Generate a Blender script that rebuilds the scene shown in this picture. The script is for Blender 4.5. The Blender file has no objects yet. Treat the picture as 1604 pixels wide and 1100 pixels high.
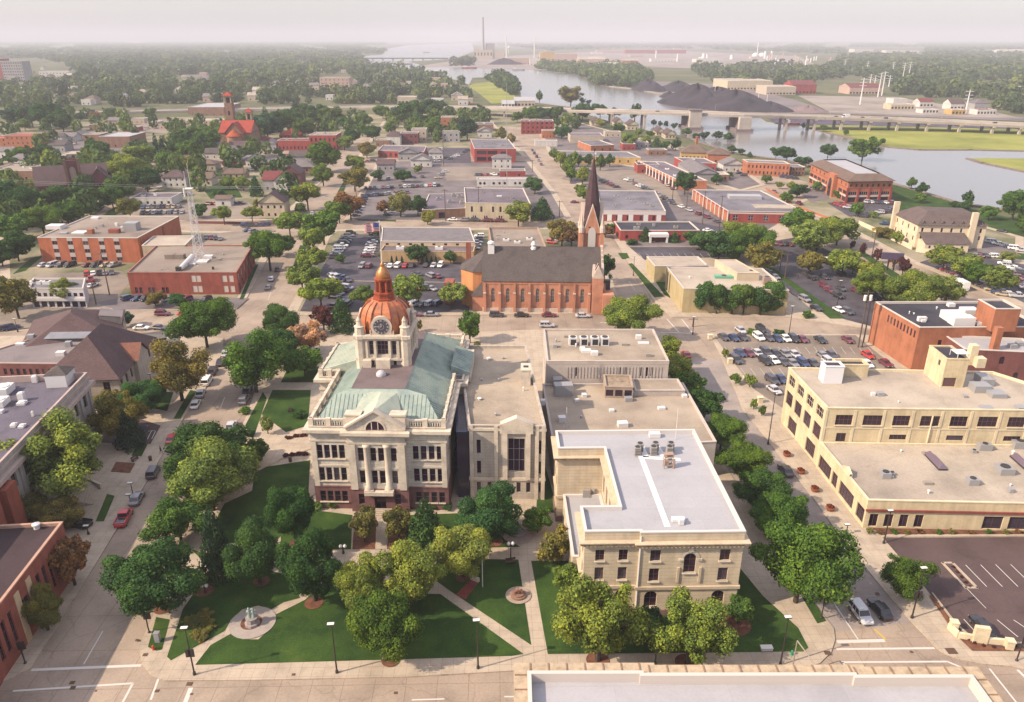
import bpy,math,random
import numpy as np
from mathutils import Vector
random.seed(7)
R=math.radians
sc=bpy.context.scene
COL=sc.collection
# ---------------------------------------------------------------- camera, sky, sun, exposure
FPX,CX,CY,TILT,YAW,CAMH=1185.0,802.0,550.0,R(22.45),R(5.2),80.0
cam=bpy.data.cameras.new('camera');cam_o=bpy.data.objects.new('camera',cam);COL.objects.link(cam_o)
cam.sensor_width=36.0;cam.lens=36.0*FPX/1604.0;cam.clip_start=0.5;cam.clip_end=60000
cam_o.location=(0,0,CAMH);cam_o.rotation_euler=(R(90)-TILT,0,-YAW)
sc.camera=cam_o
SUN_EL,SUN_AZ=37.0,-105.0           # azimuth from +Y towards +X
world=bpy.data.worlds.new('World');sc.world=world;world.use_nodes=True
wn=world.node_tree.nodes;bg=wn['Background']
sky=wn.new('ShaderNodeTexSky');sky.sky_type='NISHITA';sky.sun_disc=False
sky.sun_elevation=R(SUN_EL);sky.sun_rotation=R(SUN_AZ)
sky.air_density=1.0;sky.dust_density=1.6;sky.ozone_density=1.0
veil=wn.new('ShaderNodeMixRGB');veil.inputs[0].default_value=0.6;veil.inputs[0].default_value=0.6   # pale haze mixed into the sky,brightened overhead to add fill light
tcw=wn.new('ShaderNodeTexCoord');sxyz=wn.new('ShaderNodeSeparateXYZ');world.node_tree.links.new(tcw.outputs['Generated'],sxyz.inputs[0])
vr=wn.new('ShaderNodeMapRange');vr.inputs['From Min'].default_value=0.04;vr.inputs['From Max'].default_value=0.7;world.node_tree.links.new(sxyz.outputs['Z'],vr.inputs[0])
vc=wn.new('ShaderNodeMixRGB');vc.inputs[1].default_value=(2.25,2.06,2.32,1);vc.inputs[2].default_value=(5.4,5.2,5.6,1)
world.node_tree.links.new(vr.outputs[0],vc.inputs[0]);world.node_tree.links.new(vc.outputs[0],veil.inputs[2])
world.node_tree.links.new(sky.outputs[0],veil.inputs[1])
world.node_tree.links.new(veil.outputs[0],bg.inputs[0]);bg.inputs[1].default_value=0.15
sl=bpy.data.lights.new('sun','SUN');sl.energy=4.2;sl.angle=R(0.5);sl.color=(1.0,0.84,0.64)
sun_o=bpy.data.objects.new('sun',sl);COL.objects.link(sun_o)
_d=Vector((math.sin(R(SUN_AZ))*math.cos(R(SUN_EL)),math.cos(R(SUN_AZ))*math.cos(R(SUN_EL)),math.sin(R(SUN_EL))))
sun_o.rotation_euler=_d.to_track_quat('Z','Y').to_euler()
sun_o.location=(-60,0,120)
vs=sc.view_settings;vs.view_transform='Standard';vs.look='None';vs.gamma=1.0;vs.use_curve_mapping=False
vs.exposure=0.9
cy=sc.cycles;cy.use_denoising=True;cy.max_bounces=5;cy.diffuse_bounces=3;cy.glossy_bounces=2
cy.transmission_bounces=2;cy.volume_bounces=2;cy.transparent_max_bounces=4;cy.caustics_reflective=False;cy.caustics_refractive=False
try: cy.denoiser='OPENIMAGEDENOISE'
except Exception: pass
# ---------------------------------------------------------------- measuring: a photo point on the level z -> a place on the site
_FW=Vector((math.sin(YAW)*math.cos(TILT),math.cos(YAW)*math.cos(TILT),-math.sin(TILT)))
_RT=Vector((math.cos(YAW),-math.sin(YAW),0));_UP=_RT.cross(_FW)
def P(x,y,z=0.0):
    d=_FW*FPX+_RT*(x-CX)-_UP*(y-CY)
    t=(z-CAMH)/d.z
    return Vector((d.x*t,d.y*t,z))
def proj(p):
    v=Vector(p)-Vector((0,0,CAMH));k=v.dot(_FW)
    return CX+FPX*v.dot(_RT)/k,CY-FPX*v.dot(_UP)/k
def mpp(x,y):
    p=P(x,y);return (p-Vector((0,0,CAMH))).dot(_FW)/FPX
def hgt(x,yb,yt):
    p=P(x,yb);lo,hi=0.0,250.0
    for _ in range(40):
        m=(lo+hi)/2
        if proj((p.x,p.y,m))[1]>yt: lo=m
        else: hi=m
    return lo
def zat(p,y):
    lo,hi=-5.0,250.0
    for _ in range(40):
        m=(lo+hi)/2
        if proj((p[0],p[1],m))[1]>y: lo=m
        else: hi=m
    return lo
def W(pts,z=0.0): return [P(x,y,z).to_2d() for x,y in pts]
# ---------------------------------------------------------------- materials
MATS={}
ALB=0.58
def rgb(r,g,b):
    f=lambda c: (c/255/12.92) if c<=10 else ((c/255+0.055)/1.055)**2.4
    return (f(r),f(g),f(b))
def newmat(name):
    m=bpy.data.materials.new(name);m.use_nodes=True
    nt=m.node_tree;return m,nt.nodes,nt.links,nt.nodes['Principled BSDF']
def ramp(n,stops):
    r=n.new('ShaderNodeValToRGB');e=r.color_ramp.elements
    while len(e)<len(stops): e.new(0.5)
    for i,(p,c) in enumerate(stops): e[i].position=p;e[i].color=(*c,1)
    return r
def sh(c,k): return tuple(min(1,x*k) for x in c)
def mixc(a,b,t): return tuple(x*(1-t)+y*t for x,y in zip(a,b))
def surf(kind,c,rough=0.85,spec=0.3,scale=0.25,amt=0.22,c2=None,metal=0.0):
    """weathered surface: broad blotches, fine grain; kind adds joints or courses"""
    key=(kind,tuple(round(x,3) for x in c),rough,scale,amt,c2,metal)
    if key in MATS: return MATS[key]
    alb=.76 if kind in ('limestone','brick','stone_trim','siding','concrete_wall','stucco') else ALB
    c=sh(c,alb);c2=sh(c2,alb) if c2 else None
    m,n,l,b=newmat(kind)
    tc=n.new('ShaderNodeNewGeometry');pos=tc.outputs['Position']
    n1=n.new('ShaderNodeTexNoise');n1.inputs['Scale'].default_value=scale;n1.inputs['Detail'].default_value=7;n1.inputs['Roughness'].default_value=0.62
    l.new(pos,n1.inputs['Vector'])
    lo=c2 if c2 else sh(c,1-amt*1.5)
    r=ramp(n,[(0.33,lo),(0.52,c),(0.72,sh(c,1+amt*0.6))]);l.new(n1.outputs[0],r.inputs[0])
    out=r.outputs[0]
    n2=n.new('ShaderNodeTexNoise');n2.inputs['Scale'].default_value=3.0;n2.inputs['Detail'].default_value=4
    l.new(pos,n2.inputs['Vector'])
    r2=ramp(n,[(0.3,(0.80,)*3),(0.7,(1.12,)*3)]);l.new(n2.outputs[0],r2.inputs[0])
    mx=n.new('ShaderNodeMixRGB');mx.blend_type='MULTIPLY';mx.inputs[0].default_value=min(1,amt*3.0)
    l.new(out,mx.inputs[1]);l.new(r2.outputs[0],mx.inputs[2]);out=mx.outputs[0]
    def mult(src,fac):
        nonlocal out
        x=n.new('ShaderNodeMixRGB');x.blend_type='MULTIPLY';x.inputs[0].default_value=fac
        l.new(out,x.inputs[1]);l.new(src,x.inputs[2]);out=x.outputs[0]
    if kind in ('sidewalk','road_concrete','membrane','paver'):
        sx,sy,w={'sidewalk': (1.6,1.6,0.06),'road_concrete': (4.2,7.0,0.10),'membrane': (3.0,12.0,0.06),'paver': (0.8,0.4,.03)}[kind]
        mp=n.new('ShaderNodeMapping');mp.inputs['Rotation'].default_value=(0,0,R(4));l.new(pos,mp.inputs['Vector'])
        bk=n.new('ShaderNodeTexBrick');bk.offset=0.0 if kind!='membrane' else 0.5
        bk.inputs['Scale'].default_value=1;bk.inputs['Brick Width'].default_value=sy if kind=='membrane' else sx
        bk.inputs['Row Height'].default_value=sx if kind=='membrane' else sy;bk.inputs['Mortar Size'].default_value=w*.5;bk.inputs['Mortar Smooth'].default_value=.3
        bk.inputs['Color1'].default_value=(1,1,1,1);bk.inputs['Color2'].default_value=(.93,.93,.93,1);bk.inputs['Mortar'].default_value=(.55,.5,.46,1) if kind!='membrane' else (.8,.8,.8,1)
        l.new(mp.outputs[0],bk.inputs['Vector']);mult(bk.outputs[0],.75)
    if kind in ('road_concrete','asphalt','gravel_roof'):
        v=n.new('ShaderNodeTexVoronoi');v.feature='DISTANCE_TO_EDGE';v.inputs['Scale'].default_value=0.09 if kind!='gravel_roof' else .05
        dn=n.new('ShaderNodeTexNoise');dn.inputs['Scale'].default_value=.4;dn.inputs['Detail'].default_value=5;l.new(pos,dn.inputs['Vector'])
        ad=n.new('ShaderNodeMixRGB');ad.blend_type='ADD';ad.inputs[0].default_value=4.0 if False else 1.0
        sc_=n.new('ShaderNodeVectorMath');sc_.operation='SCALE';sc_.inputs['Scale'].default_value=3.0;l.new(dn.outputs['Color'],sc_.inputs[0])
        av=n.new('ShaderNodeVectorMath');av.operation='ADD';l.new(pos,av.inputs[0]);l.new(sc_.outputs[0],av.inputs[1]);l.new(av.outputs[0],v.inputs['Vector'])
        rv=ramp(n,[(0.0,(.68,.64,.6)),(.012,(1,1,1))]);l.new(v.outputs['Distance'],rv.inputs[0]);mult(rv.outputs[0],.55 if kind!='gravel_roof' else .3)
        n3=n.new('ShaderNodeTexNoise');n3.inputs['Scale'].default_value=.035;n3.inputs['Detail'].default_value=3;l.new(pos,n3.inputs['Vector'])
        r3=ramp(n,[(0.36,(.74,.72,.74)),(.56,(1.05,1.05,1.05))]);l.new(n3.outputs[0],r3.inputs[0]);mult(r3.outputs[0],.7)
    if kind in ('limestone','brick','siding'):
        per,w,dk={'limestone': (.62,.10,.72),'brick': (.30,.16,.82),'siding': (.4,.2,.8)}[kind]
        sp=n.new('ShaderNodeSeparateXYZ');l.new(pos,sp.inputs[0])
        d=n.new('ShaderNodeMath');d.operation='DIVIDE';d.inputs[1].default_value=per;l.new(sp.outputs['Z'],d.inputs[0])
        f=n.new('ShaderNodeMath');f.operation='FRACT';l.new(d.outputs[0],f.inputs[0])
        rr=ramp(n,[(0.0,(dk,)*3),(w,(1,1,1))]);rr.color_ramp.interpolation='CONSTANT';l.new(f.outputs[0],rr.inputs[0]);mult(rr.outputs[0],.8)
        # weather streaks running down the wall
        mp=n.new('ShaderNodeMapping');mp.inputs['Scale'].default_value=(.9,.9,.06);l.new(pos,mp.inputs['Vector'])
        ns=n.new('ShaderNodeTexNoise');ns.inputs['Scale'].default_value=1.0;ns.inputs['Detail'].default_value=5;l.new(mp.outputs[0],ns.inputs['Vector'])
        rs=ramp(n,[(.38,(.8,.78,.76)),(.6,(1.04,1.04,1.04))]);l.new(ns.outputs[0],rs.inputs[0]);mult(rs.outputs[0],.6)
    if kind=='shingle':
        mp=n.new('ShaderNodeMapping');mp.inputs['Scale'].default_value=(1,1,3);l.new(pos,mp.inputs['Vector'])
        w_=n.new('ShaderNodeTexNoise');w_.inputs['Scale'].default_value=2.2;w_.inputs['Detail'].default_value=2;l.new(mp.outputs[0],w_.inputs['Vector'])
        rw=ramp(n,[(.35,(.72,.72,.74)),(.65,(1.18,1.15,1.12))]);l.new(w_.outputs[0],rw.inputs[0]);mult(rw.outputs[0],.8)
    l.new(out,b.inputs['Base Color']);b.inputs['Roughness'].default_value=rough
    b.inputs['Specular IOR Level'].default_value=spec;b.inputs['Metallic'].default_value=metal
    MATS[key]=m;return m
def grass_mat(name,a,b_,sc1=.12,c_=None):
    if name in MATS: return MATS[name]
    m,n,l,b=newmat(name)
    g=n.new('ShaderNodeNewGeometry')
    n1=n.new('ShaderNodeTexNoise');n1.inputs['Scale'].default_value=sc1;n1.inputs['Detail'].default_value=8;n1.inputs['Roughness'].default_value=.65;l.new(g.outputs['Position'],n1.inputs['Vector'])
    r=ramp(n,[(.32,a),(.62,b_),(.78,c_ or b_)]);l.new(n1.outputs[0],r.inputs[0])
    n2=n.new('ShaderNodeTexNoise');n2.inputs['Scale'].default_value=5;n2.inputs['Detail'].default_value=3;l.new(g.outputs['Position'],n2.inputs['Vector'])
    r2=ramp(n,[(.3,(.7,.7,.7)),(.7,(1.25,1.25,1.2))]);l.new(n2.outputs[0],r2.inputs[0])
    x=n.new('ShaderNodeMixRGB');x.blend_type='MULTIPLY';x.inputs[0].default_value=1;l.new(r.outputs[0],x.inputs[1]);l.new(r2.outputs[0],x.inputs[2])
    l.new(x.outputs[0],b.inputs['Base Color']);b.inputs['Roughness'].default_value=1;b.inputs['Specular IOR Level'].default_value=.1
    MATS[name]=m;return m
def foliage_mat():
    if 'foliage' in MATS: return MATS['foliage']
    m,n,l,b=newmat('foliage');n.remove(b)
    oi=n.new('ShaderNodeObjectInfo');at=n.new('ShaderNodeAttribute');at.attribute_name='lv'
    r=ramp(n,[(0,(.60,.66,.72)),(.5,(1,1,1)),(1,(1.9,1.6,1.0))]);l.new(at.outputs['Fac'],r.inputs[0])
    x=n.new('ShaderNodeMixRGB');x.blend_type='MULTIPLY';x.inputs[0].default_value=1;l.new(oi.outputs['Color'],x.inputs[1]);l.new(r.outputs[0],x.inputs[2])
    d=n.new('ShaderNodeBsdfDiffuse');t=n.new('ShaderNodeBsdfTranslucent');mx=n.new('ShaderNodeMixShader');mx.inputs[0].default_value=.28
    l.new(x.outputs[0],d.inputs[0]);l.new(x.outputs[0],t.inputs[0]);l.new(d.outputs[0],mx.inputs[1]);l.new(t.outputs[0],mx.inputs[2])
    l.new(mx.outputs[0],n['Material Output'].inputs[0]);MATS['foliage']=m;return m
def plain(name,c,rough=.6,metal=0,spec=.4,objcol=False,coat=0):
    key=(name,c,rough,metal)
    if key in MATS: return MATS[key]
    m,n,l,b=newmat(name);b.inputs['Base Color'].default_value=(*(sh(c,.72) if c[0]>.3 else c),1);b.inputs['Roughness'].default_value=rough;b.inputs['Metallic'].default_value=metal;b.inputs['Specular IOR Level'].default_value=spec
    if coat: b.inputs['Coat Weight'].default_value=coat;b.inputs['Coat Roughness'].default_value=.12
    if objcol:
        oi=n.new('ShaderNodeObjectInfo');l.new(oi.outputs['Color'],b.inputs['Base Color'])
    MATS[key]=m;return m
def glass_mat():
    if 'glass' in MATS: return MATS['glass']
    m,n,l,b=newmat('window_glass');oi=n.new('ShaderNodeObjectInfo')
    r=ramp(n,[(0,(.020,.010,.022)),(.6,(.035,.018,.03)),(.9,(.05,.04,.06)),(1,(.09,.075,.08))]);l.new(oi.outputs['Random'],r.inputs[0])
    l.new(r.outputs[0],b.inputs['Base Color']);b.inputs['Roughness'].default_value=.12;b.inputs['Specular IOR Level'].default_value=.35
    MATS['glass']=m;return m
GLASS=glass_mat()
# ---------------------------------------------------------------- objects
ORG={}
FOOT=[]
TOPS=[]
def top(name,label,cat,loc,group=None):
    o=bpy.data.objects.new(name,None);o.empty_display_size=.5;COL.objects.link(o);loc=Vector((loc[0],loc[1],loc[2] if len(loc)>2 else 0))
    o.location=loc;ORG[o]=loc;o['label']=label;o['category']=cat
    if group: o['group']=group
    return o
def tag(o,label,cat,group=None):
    o['label']=label;o['category']=cat
    if group: o['group']=group
    return o
class MB:
    def __init__(s): s.v,s.f,s.m=[],[],[]
    def poly(s,pts,mi=0):
        i=len(s.v);s.v+=[tuple(p) for p in pts];s.f.append(tuple(range(i,i+len(pts))));s.m.append(mi);return s
    def prism(s,poly,z0,z1,mi=0,top=True,bottom=False,mt=None):
        n=len(poly)
        for i in range(n):
            a,b=poly[i],poly[(i+1) % n]
            s.poly([(a[0],a[1],z0),(b[0],b[1],z0),(b[0],b[1],z1),(a[0],a[1],z1)],mi)
        if top: s.poly([(p[0],p[1],z1) for p in poly],mi if mt is None else mt)
        if bottom: s.poly([(p[0],p[1],z0) for p in reversed(poly)],mi)
        return s
    def box(s,c,size,ex=(1,0),mi=0,bottom=True):
        """centre of the base, size, direction of its x side"""
        ex=Vector(ex).normalized();ey=Vector((-ex.y,ex.x));hx,hy=ex*size[0]/2,ey*size[1]/2;c2=Vector((c[0],c[1]))
        return s.prism([c2-hx-hy,c2+hx-hy,c2+hx+hy,c2-hx+hy],c[2],c[2]+size[2],mi,True,bottom)
    def cyl(s,a,b,r0,r1=None,n=8,mi=0,caps=True):
        r1=r0 if r1 is None else r1;a,b=Vector(a),Vector(b);d=(b-a).normalized()
        u=d.orthogonal().normalized();w=d.cross(u);i=len(s.v)
        for c,r in ((a,r0),(b,r1)):
            for k in range(n):
                t=2*math.pi*k/n;s.v.append(tuple(c+u*r*math.cos(t)+w*r*math.sin(t)))
        for k in range(n):
            s.f.append((i+k,i+(k+1) % n,i+n+(k+1) % n,i+n+k));s.m.append(mi)
        if caps:
            s.f.append(tuple(i+k for k in reversed(range(n))));s.f.append(tuple(i+n+k for k in range(n)));s.m+=[mi,mi]
        return s
    def lathe(s,c,prof,n=16,mi=0,ph=0.0,sq=None):
        """profile of (radius, z) about the vertical through c"""
        i0=len(s.v)
        for r,z in prof:
            for k in range(n):
                t=2*math.pi*k/n+ph;s.v.append((c[0]+r*math.cos(t),c[1]+r*math.sin(t),c[2]+z))
        for j in range(len(prof)-1):
            for k in range(n):
                a=i0+j*n+k;b=i0+j*n+(k+1) % n;s.f.append((a,b,b+n,a+n));s.m.append(mi)
        if prof[-1][0]>1e-3: s.f.append(tuple(i0+(len(prof)-1)*n+k for k in range(n)));s.m.append(mi)
        return s
    def build(s,name,mats,parent=None,org=None,smooth=False,kind=None):
        o_=ORG[parent] if parent is not None else (Vector(org) if org is not None else Vector((0,0,0)))
        me=bpy.data.meshes.new(name)
        me.from_pydata([(x-o_.x,y-o_.y,z-o_.z) for x,y,z in s.v],[],s.f)
        for m in (mats if isinstance(mats,(list,tuple)) else [mats]): me.materials.append(m)
        if any(s.m): me.polygons.foreach_set('material_index',s.m)
        if smooth: me.polygons.foreach_set('use_smooth',[True]*len(s.f))
        me.update()
        o=bpy.data.objects.new(name,me);COL.objects.link(o)
        if parent is not None: o.parent=parent
        else: o.location=o_
        ORG[o]=o_
        if kind: o['kind']=kind
        return o
def offset(poly,d):
    """grow (d>0) or shrink a counter-clockwise outline"""
    n=len(poly);out=[]
    for i in range(n):
        p0,p1,p2=Vector(poly[i-1]),Vector(poly[i]),Vector(poly[(i+1) % n])
        a=(p1-p0).normalized();b=(p2-p1).normalized();na=Vector((a.y,-a.x));nb=Vector((b.y,-b.x))
        k=(na+nb);k=k/max(.3,k.length_squared)*2
        out.append(p1+k*d)
    return out
def ccw(p):
    a=sum(p[i][0]*p[(i+1) % len(p)][1]-p[(i+1) % len(p)][0]*p[i][1] for i in range(len(p)))
    return p if a>0 else list(reversed(p))
def sheet(name,pts,z,m,kind='structure',thick=0.0,mt=None):
    pts=ccw(pts);b=MB()
    if thick: b.prism(pts,z-thick,z,0)
    else: b.poly([(p[0],p[1],z) for p in pts])
    return b.build(name,m,kind=kind)
# ---------------------------------------------------------------- buildings
class Bld:
    def __init__(s,name,label,cat,poly,h,wall,roof,par=.7,z0=0.0,group=None,cap=None,rtype='flat',pitch=3.0,over=.5,slab=None,host=None):
        s.p=[Vector((q[0],q[1])) for q in poly];s.h,s.z0,s.wall,s.roof,s.par,s.cap=h,z0,wall,roof,par,cap
        c=sum(s.p,Vector((0,0)))/len(s.p);s.o=host if host is not None else top(name,label,cat,(s.p[0].x,s.p[0].y,z0),group)
        FOOT.append(s.p);s.holes={i: [] for i in range(len(s.p))};s.rtype,s.pitch,s.over=rtype,pitch,over;s.extra=MB();s.wmb=MB();s.slab=slab
    def edge(s,i):
        a,b=s.p[i],s.p[(i+1) % len(s.p)];L=(b-a).length;d=(b-a)/L;return a,d,Vector((d.y,-d.x)),L
    def pt(s,i,t,z,out=0.0):
        a,d,n,L=s.edge(i);q=a+d*t+n*out;return (q.x,q.y,z)
    def win(s,i,ts,w,z,hh,arch=False,frame=None,mull=(1,1),depth=.22,kind='window',pane=None,sill=None,hole=True,fw=.09):
        """openings on side i at distances ts (m; or n for an even row)"""
        a,d,n,L=s.edge(i)
        if isinstance(ts,int): ts=[L*(k+.5)/ts for k in range(ts)]
        pm=pane or GLASS
        for t in ts:
            if t-w/2<.05 or t+w/2>L-.05: continue
            if hole: s.holes[i].append((t-w/2,t+w/2,z,z+hh,arch,depth))
            dd=-depth+.02 if hole else .04
            def ring(x0,x1,z0,z1,out):
                return [s.pt(i,t+x0,z0,out),s.pt(i,t+x1,z0,out),s.pt(i,t+x1,z1,out),s.pt(i,t+x0,z1,out)]
            if frame is None:
                MB().poly(ring(-w/2,w/2,z,z+hh,dd)).build(kind,pm,s.o);continue
            fb=MB();o1=dd+.06
            nx,nz=mull;xs=[-w/2+w*k/nx for k in range(nx+1)];zs=[z+hh*k/nz for k in range(nz+1)]
            for x in xs:
                x0,x1=max(-w/2,x-fw/2),min(w/2,x+fw/2);fb.poly(ring(x0,x1,z,z+hh,o1))
            for zz in zs:
                z0,z1=max(z,zz-fw/2),min(z+hh,zz+fw/2);fb.poly(ring(-w/2,w/2,z0,z1,o1+.004))
            if sill is not None:
                q=s.pt(i,t,z-.18,.08);fb.box((q[0],q[1],q[2]),(w+.3,.3,.18),d,1)
                fo=fb.build(kind,[frame,sill],s.o)
            else: fo=fb.build(kind,frame,s.o)
            MB().poly(ring(-w/2,w/2,z,z+hh,dd)).build('pane',pm,fo)
    def door(s,i,t,w,hh,m): s.win(i,[t],w,s.z0+.02,hh,kind='door',pane=m,depth=.3)
    def band(s,z0,z1,out,m,name='cornice',sides=None):
        b=MB()
        if sides is None:
            po=offset(s.p,out);n=len(po);pi=offset(s.p,-.02)
            b.prism(po,z0,z1,top=False)
            for i in range(n):
                a,c,d,e=po[i],po[(i+1) % n],pi[(i+1) % n],pi[i]
                b.poly([(a.x,a.y,z1),(c.x,c.y,z1),(d.x,d.y,z1),(e.x,e.y,z1)]);b.poly([(e.x,e.y,z0),(d.x,d.y,z0),(c.x,c.y,z0),(a.x,a.y,z0)])
        else:
            for i in sides:
                a,d,n,L=s.edge(i);c=a+d*L/2+n*(out/2-.01);b.box((c.x,c.y,z0),(L+out*.6,out+.02,z1-z0),d)
        return b.build(name,m,s.o)
    def pier(s,i,ts,w,out,z0,z1,m,name='pilaster'):
        a,d,n,L=s.edge(i);b=MB()
        if isinstance(ts,int): ts=[L*k/ts for k in range(ts+1)]
        for t in ts:
            c=a+d*t+n*(out/2-.01);b=MB();b.box((c.x,c.y,z0),(w,out+.02,z1-z0),d);b.build(name,m,s.o)
    def at(s,u,v,z=None):
        """u along side 0, v inwards, both 0..1"""
        p=s.p;q=p[0]+(p[1]-p[0])*u+(p[-1]-p[0])*v;return (q.x,q.y,s.h-s.par+.01 if z is None else z)
    def unit(s,u,v,size,m,name='rooftop_unit',fan=True,z=None,ex=None):
        c=s.at(u,v,z);ex=ex or (s.p[1]-s.p[0]);b=MB();b.box(c,size,ex)
        if fan and min(size)>.6:
            b.cyl((c[0],c[1],c[2]+size[2]-.01),(c[0],c[1],c[2]+size[2]+.14),min(size[0],size[1])*.36,n=12,mi=1)
        return b.build(name,[m,DARK],s.o)
    def vent(s,u,v,m,r=.35,hh=.8,z=None):
        c=s.at(u,v,z);b=MB();b.cyl(c,(c[0],c[1],c[2]+hh*.7),r*.6,n=8);b.lathe((c[0],c[1],c[2]+hh*.7),[(r,0),(r,hh*.12),(r*.5,hh*.3),(0,hh*.32)],10)
        return b.build('roof_vent',m,s.o)
    def vents(s,n,seed,m=None,z=None):
        r=random.Random(seed)
        for _ in range(n):
            u,v=r.uniform(.08,.92),r.uniform(.1,.9)
            if r.random()<.6: s.vent(u,v,m or r.choice([WHITEM,GREYM]),r.uniform(.18,.34),r.uniform(.4,.9),z)
            else: s.unit(u,v,(r.uniform(.7,1.5),r.uniform(.6,1.1),r.uniform(.3,.8)),r.choice([GREYM,WHITEM,COND_]),'roof_hatch',False,z)
    def finish(s):
        n=len(s.p);w=MB();ztop=s.h
        for i in range(n):
            a,d,nn,L=s.edge(i);H=sorted(s.holes[i]);
            ss=sorted({0.0,L} | {x for h_ in H for x in h_[:2]});zz=sorted({s.z0,ztop} | {x for h_ in H for x in h_[2:4] if s.z0<x<ztop})
            for k in range(len(zz)-1):
                zc=(zz[k]+zz[k+1])/2;run=None
                for j in range(len(ss)-1):
                    xc=(ss[j]+ss[j+1])/2
                    solid=not any(h_[0]<xc<h_[1] and h_[2]<zc<h_[3] for h_ in H)
                    if solid and run is None: run=ss[j]
                    if run is not None and (not solid or j==len(ss)-2):
                        e=ss[j+1] if solid else ss[j]
                        w.poly([s.pt(i,run,zz[k]),s.pt(i,e,zz[k]),s.pt(i,e,zz[k+1]),s.pt(i,run,zz[k+1])]);run=None
            for x0,x1,z0,z1,arch,dp in H:
                w.poly([s.pt(i,x0,z0),s.pt(i,x1,z0),s.pt(i,x1,z0,-dp),s.pt(i,x0,z0,-dp)])
                w.poly([s.pt(i,x0,z1,-dp),s.pt(i,x1,z1,-dp),s.pt(i,x1,z1),s.pt(i,x0,z1)])
                w.poly([s.pt(i,x0,z0,-dp),s.pt(i,x0,z1,-dp),s.pt(i,x0,z1),s.pt(i,x0,z0)])
                w.poly([s.pt(i,x1,z0),s.pt(i,x1,z1),s.pt(i,x1,z1,-dp),s.pt(i,x1,z0,-dp)])
                if arch:
                    r=(x1-x0)/2;cx=(x0+x1)/2;rz=min(r*(arch if arch is not True else 1),(z1-z0)*.9)
                    for sg in (-1,1):
                        pts=[(cx+sg*r*math.cos(t),z1-rz+rz*math.sin(t)) for t in [k*math.pi/12 for k in range(7)]]
                        q=[s.pt(i,cx+sg*r,z1,-.004)]+[s.pt(i,x,z,-.004) for x,z in (pts if sg<0 else pts)]
                        w.poly(q if sg>0 else list(reversed(q)))
                        for (xa,za),(xb,zb) in zip(pts[:-1],pts[1:]): w.poly([s.pt(i,xa,za,-.004),s.pt(i,xb,zb,-.004),s.pt(i,xb,zb,-dp),s.pt(i,xa,za,-dp)])
        if s.slab is not None: w.prism(s.p,s.slab,s.slab+.1)
        s.w=w.build('wall',s.wall,s.o)
        r=MB();rt=s.rtype
        if rt=='flat':
            pi=offset(s.p,-.35);zr=s.h-s.par
            r.poly([(q.x,q.y,zr) for q in offset(s.p,-.30)])
            s.r=r.build('roof',s.roof,s.o)
            c=MB();po=offset(s.p,.08)
            for i in range(n):
                a,b_,e,f=po[i],po[(i+1) % n],pi[(i+1) % n],pi[i]
                c.poly([(a.x,a.y,s.h+.1),(b_.x,b_.y,s.h+.1),(e.x,e.y,s.h+.1),(f.x,f.y,s.h+.1)])
                c.poly([(f.x,f.y,s.h+.1),(e.x,e.y,s.h+.1),(e.x,e.y,zr-.05),(f.x,f.y,zr-.05)])
                c.poly([(a.x,a.y,s.h-.12),(b_.x,b_.y,s.h-.12),(b_.x,b_.y,s.h+.1),(a.x,a.y,s.h+.1)])
            c.build('parapet',s.cap or s.wall,s.o)
        else:
            po=offset(s.p,s.over);z=s.h
            e0,e1=(po[1]-po[0]),(po[3]-po[0])
            if rt=='hip':
                long0=e0.length>=e1.length;k=(e1.length if long0 else e0.length)/2
                if long0:
                    m0,m1=(po[0]+po[3])/2,(po[1]+po[2])/2;d=(m1-m0).normalized();r0,r1=m0+d*k,m1-d*k
                    fs=[[po[0],po[1],r1,r0],[po[1],po[2],r1],[po[2],po[3],r0,r1],[po[3],po[0],r0]]
                else:
                    m0,m1=(po[0]+po[1])/2,(po[3]+po[2])/2;d=(m1-m0).normalized();r0,r1=m0+d*k,m1-d*k
                    fs=[[po[0],po[1],r0],[po[1],po[2],r1,r0],[po[2],po[3],r1],[po[3],po[0],r0,r1]]
                rs=(r0,r1)
                for f in fs: r.poly([(q.x,q.y,z+s.pitch if any((q-x).length<1e-6 for x in rs) else z) for q in f])
            elif rt in ('gable','gable2'):   # gable: ridge parallel to side 0;gable2: ridge runs inwards
                if rt=='gable': m0,m1=(po[0]+po[3])/2,(po[1]+po[2])/2;fs=[[po[0],po[1],m1,m0],[po[2],po[3],m0,m1]]
                else: m0,m1=(po[0]+po[1])/2,(po[3]+po[2])/2;fs=[[po[1],po[2],m1,m0],[po[3],po[0],m0,m1]]
                rs=(m0,m1)
                for f in fs: r.poly([(q.x,q.y,z+s.pitch if any((q-x).length<1e-6 for x in rs) else z-.05) for q in f])
                g=MB();p=s.p
                if rt=='gable': gs=[(p[1],p[2]),(p[3],p[0])]
                else: gs=[(p[0],p[1]),(p[2],p[3])]
                for a,b_ in gs: mm=(a+b_)/2;g=MB();g.poly([(a.x,a.y,z),(b_.x,b_.y,z),(mm.x,mm.y,z+s.pitch-.12)]);g.build('gable',s.wall,s.o)
            elif rt=='pyramid':
                c=sum(po,Vector((0,0)))/n
                for i in range(n): a,b_=po[i],po[(i+1) % n];r.poly([(a.x,a.y,z),(b_.x,b_.y,z),(c.x,c.y,z+s.pitch)])
            r.poly([(q.x,q.y,z-.06) for q in reversed(po)])
            s.r=r.build('roof',s.roof,s.o)
        return s
def para(a,b,far,z,which='R'):
    """outline from three roof corners measured in the photo: near left, near right and one far corner"""
    A,B,C=P(*a,z).to_2d(),P(*b,z).to_2d(),P(*far,z).to_2d()
    return [A,B,C,A+(C-B)] if which=='R' else [A,B,B+(C-A),C]
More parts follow.
